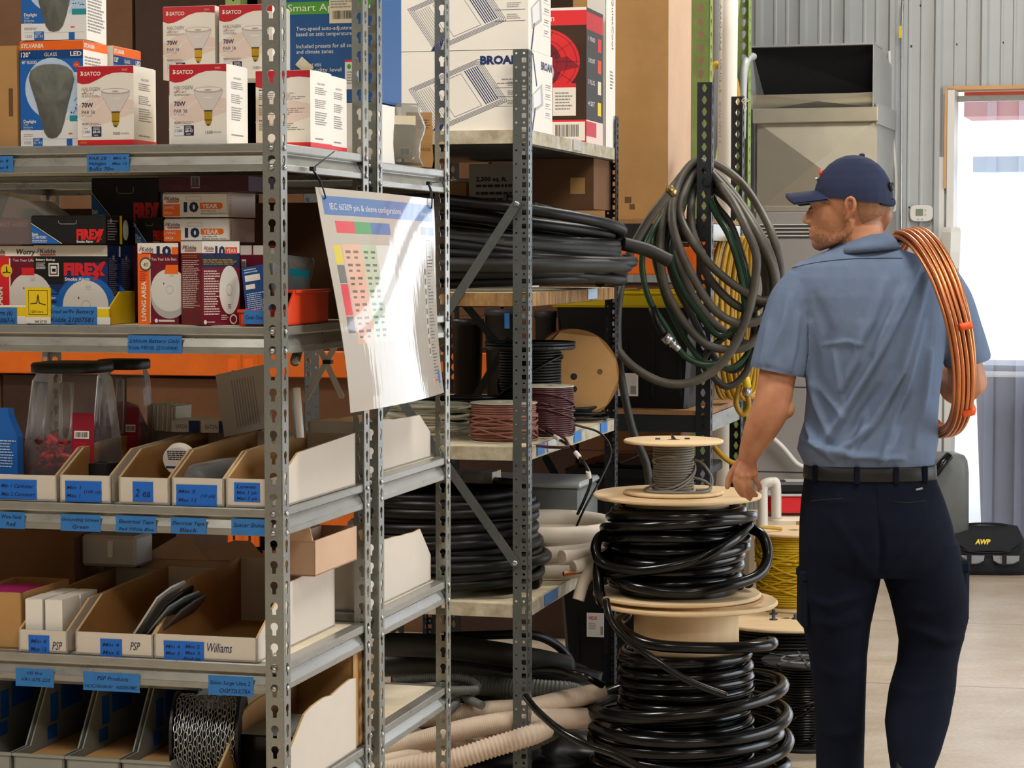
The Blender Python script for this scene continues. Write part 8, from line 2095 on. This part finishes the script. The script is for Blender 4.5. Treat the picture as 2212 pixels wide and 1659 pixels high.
# ---- cropped hair at the nape, stubble
hr = MB('hair_short'); hell(hr, hpx(1851, 428), .0865, .0725, .092, 'hair_short'); hme = fuse(hr, 'hair', .004, 1); cut(hme, hpx(1848, 440), Vector((HF.x, HF.y, -.35))); cut(hme, hpx(1880, 478), Vector((.45, -.1, -1)))
mpart('hair', hme, 'hair_short')
for sl in (1, -1):
    mb = MB('hair'); mb.tube(bez([hpx(1757, 449, .034*sl), hpx(1752, 450, .026*sl), hpx(1750, 452, .016*sl)], 5), .0018, 6, 'hair'); mpart('eyelash', mb)
# ---- boots
for nm, (px, py, dy), pit in (('boot', (1812, 1862, .06), 0), ('boot', (1958, 1728, -.13), .75)):
    mb = MB('boot'); T = Matrix.Translation(mp(px, py, dy)) @ Matrix.Rotation(-pit, 4, 'X')
    rg = []
    for y, w_, h_ in ((-.11, .030, .05), (-.10, .036, .10), (-.04, .038, .11), (.02, .044, .085), (.08, .048, .06), (.14, .044, .045), (.17, .03, .03)):
        rg.append([T @ Vector((w_*math.copysign(abs(math.cos(a))**.7, math.cos(a)), y, -.03 + (h_*.5)*(1+math.copysign(abs(math.sin(a))**.7, math.sin(a))))) for a in [2*PI*k/20 for k in range(20)]])
    mb.loft(rg, 'boot'); rg = [[T @ Vector((x*1.06, y, z)) for x, y in ((-.034, -.115), (.034, -.115), (.04, 0), (.05, .08), (.03, .175), (-.03, .175), (-.05, .08), (-.04, 0))] for z in (-.045, -.022)]
    mb.loft(rg, 'boot', smooth=False); mpart('boot', mb)
# ---- copper tubing coil slung over the shoulder: a thing of its own
ct_, cb_ = mp(1962, 494, 0), mp(2043, 945, 0); tv = (ct_-cb_).normalized(); Rr = (ct_-cb_).length/2; cc_ = (ct_+cb_)/2 + Vector((0, .02, 0))
yv = Vector((.16, -.987, 0)); yv = (yv - tv*yv.dot(tv)).normalized(); nv = tv.cross(yv).normalized(); nv = nv if nv.x > 0 else -nv
cco = thing('copper_coil', 'coil of bright copper tubing hung over the walking man\'s right shoulder', 'tubing coil', Matrix.Translation(cc_))
r = random.Random(6); mb = MB('copper'); pts = []; turns = 14; per = 64
for i in range(turns*per+1):
    t = i/per; a = 2*PI*t; k = min(int(t), turns-1); f = t-k
    lane = lambda q: (-.023 + .0115*(q % 5)) if (q // 5) % 2 == 0 else (.0175 - .0115*(q % 5))
    ly = lambda q: q // 5
    n_ = lane(k)*(1-f)+lane(k+1)*f; lay = ly(k)*(1-f)+ly(k+1)*f
    R_ = Rr - .004 - .0105*lay + .0012*math.sin(2*a+k)
    pts.append(tv*(R_*math.cos(a)) + yv*(R_*math.sin(a)) + nv*(n_*(1.05+.22*math.cos(a)) + .0012*math.sin(2*a+k*1.3)))
mb.tube(pts, .0056, 8, 'copper'); part('tubing', mb, cco)
for (px, py) in ((2031, 712), (2034, 905)):
    q = mp(px, py, -.2) - cc_; a = math.atan2(q.dot(yv), q.dot(tv)); a = math.acos(max(-1, min(1, q.dot(tv)/Rr)))
    ctr = tv*((Rr-.008)*math.cos(a)) + yv*((Rr-.008)*math.sin(a)); tg = (-tv*math.sin(a) + yv*math.cos(a)); rd = tv*math.cos(a)+yv*math.sin(a)
    m2 = MB('orange_tape'); rings = []
    for s_ in (-.009, .009):
        rings.append([ctr + tg*s_ + nv*(.0300*math.copysign(abs(math.cos(w_))**.4, math.cos(w_)) * (.55 if py < 800 else .6) + .012) + rd*(.0155*math.copysign(abs(math.sin(w_))**.4, math.sin(w_))) for w_ in [2*PI*k/24 for k in range(24)]])
    m2.loft(rings, 'orange_tape'); part('tape_band', m2, cco)
# ------------------------------------------------------------------ light
def area(name, loc, rot, sx, sy, power, col=(1, 1, 1)):
    l = bpy.data.lights.new(name, 'AREA'); l.shape = 'RECTANGLE'; l.size = sx; l.size_y = sy; l.energy = power; l.color = col
    o = bpy.data.objects.new(name, l); COL.objects.link(o); o.location = loc; o.rotation_euler = rot
    return o
for i, (x, y) in enumerate(((-1.8, 1.2), (-2.2, 5.6), (1.6, -.6), (1.8, 4.2), (1.9, 8.8), (-3.0, 9.6))):
    area('ceiling_lamp', (x, y, 4.45), (0, 0, .26), 1.6, .5, 112, (1, .95, .88))
# daylight through the large open bay door on the right
area('bay_door_daylight', (6.3, 5.6, 1.8), (0, math.radians(90), 0), 3.4, 5.0, 100, (.80, .88, 1.0))
w = bpy.data.worlds.new('world'); SC.world = w; w.use_nodes = True
bg = w.node_tree.nodes['Background']
N, L = w.node_tree.nodes, w.node_tree.links
tcw = N.new('ShaderNodeTexCoord'); sp = N.new('ShaderNodeSeparateXYZ'); L.new(tcw.outputs['Generated'], sp.inputs[0])
rp = N.new('ShaderNodeValToRGB'); rp.color_ramp.elements[0].position = .45; rp.color_ramp.elements[1].position = .62
rp.color_ramp.elements[0].color = (.75, .76, .74, 1); rp.color_ramp.elements[1].color = (.86, .93, 1, 1)
mr = N.new('ShaderNodeMapRange'); mr.inputs['From Min'].default_value = -1; mr.inputs['From Max'].default_value = 1
L.new(sp.outputs['Z'], mr.inputs['Value']); L.new(mr.outputs['Result'], rp.inputs['Fac']); L.new(rp.outputs['Color'], bg.inputs['Color'])
bg.inputs['Strength'].default_value = 3.5
# ------------------------------------------------------------------ camera and colour
cam = bpy.data.cameras.new('camera'); co_ = bpy.data.objects.new('camera', cam); COL.objects.link(co_)
cam.sensor_width = 36; cam.sensor_fit = 'HORIZONTAL'; cam.lens = FPX / 2212 * 36
co_.location = EYE; co_.rotation_euler = (PI/2 - PITCH, 0, 0); cam.clip_start = .1; cam.clip_end = 100
SC.camera = co_
SC.view_settings.view_transform = 'Standard'; SC.view_settings.look = 'None'; SC.view_settings.gamma = 1; SC.view_settings.use_curve_mapping = False
SC.view_settings.exposure = 0.0
SC.cycles.use_denoising = True
SC.cycles.max_bounces = 8; SC.cycles.diffuse_bounces = 4; SC.cycles.glossy_bounces = 4; SC.cycles.transparent_max_bounces = 24; SC.cycles.transmission_bounces = 6
SC.cycles.caustics_reflective = False; SC.cycles.caustics_refractive = False; SC.cycles.sample_clamp_indirect = 4
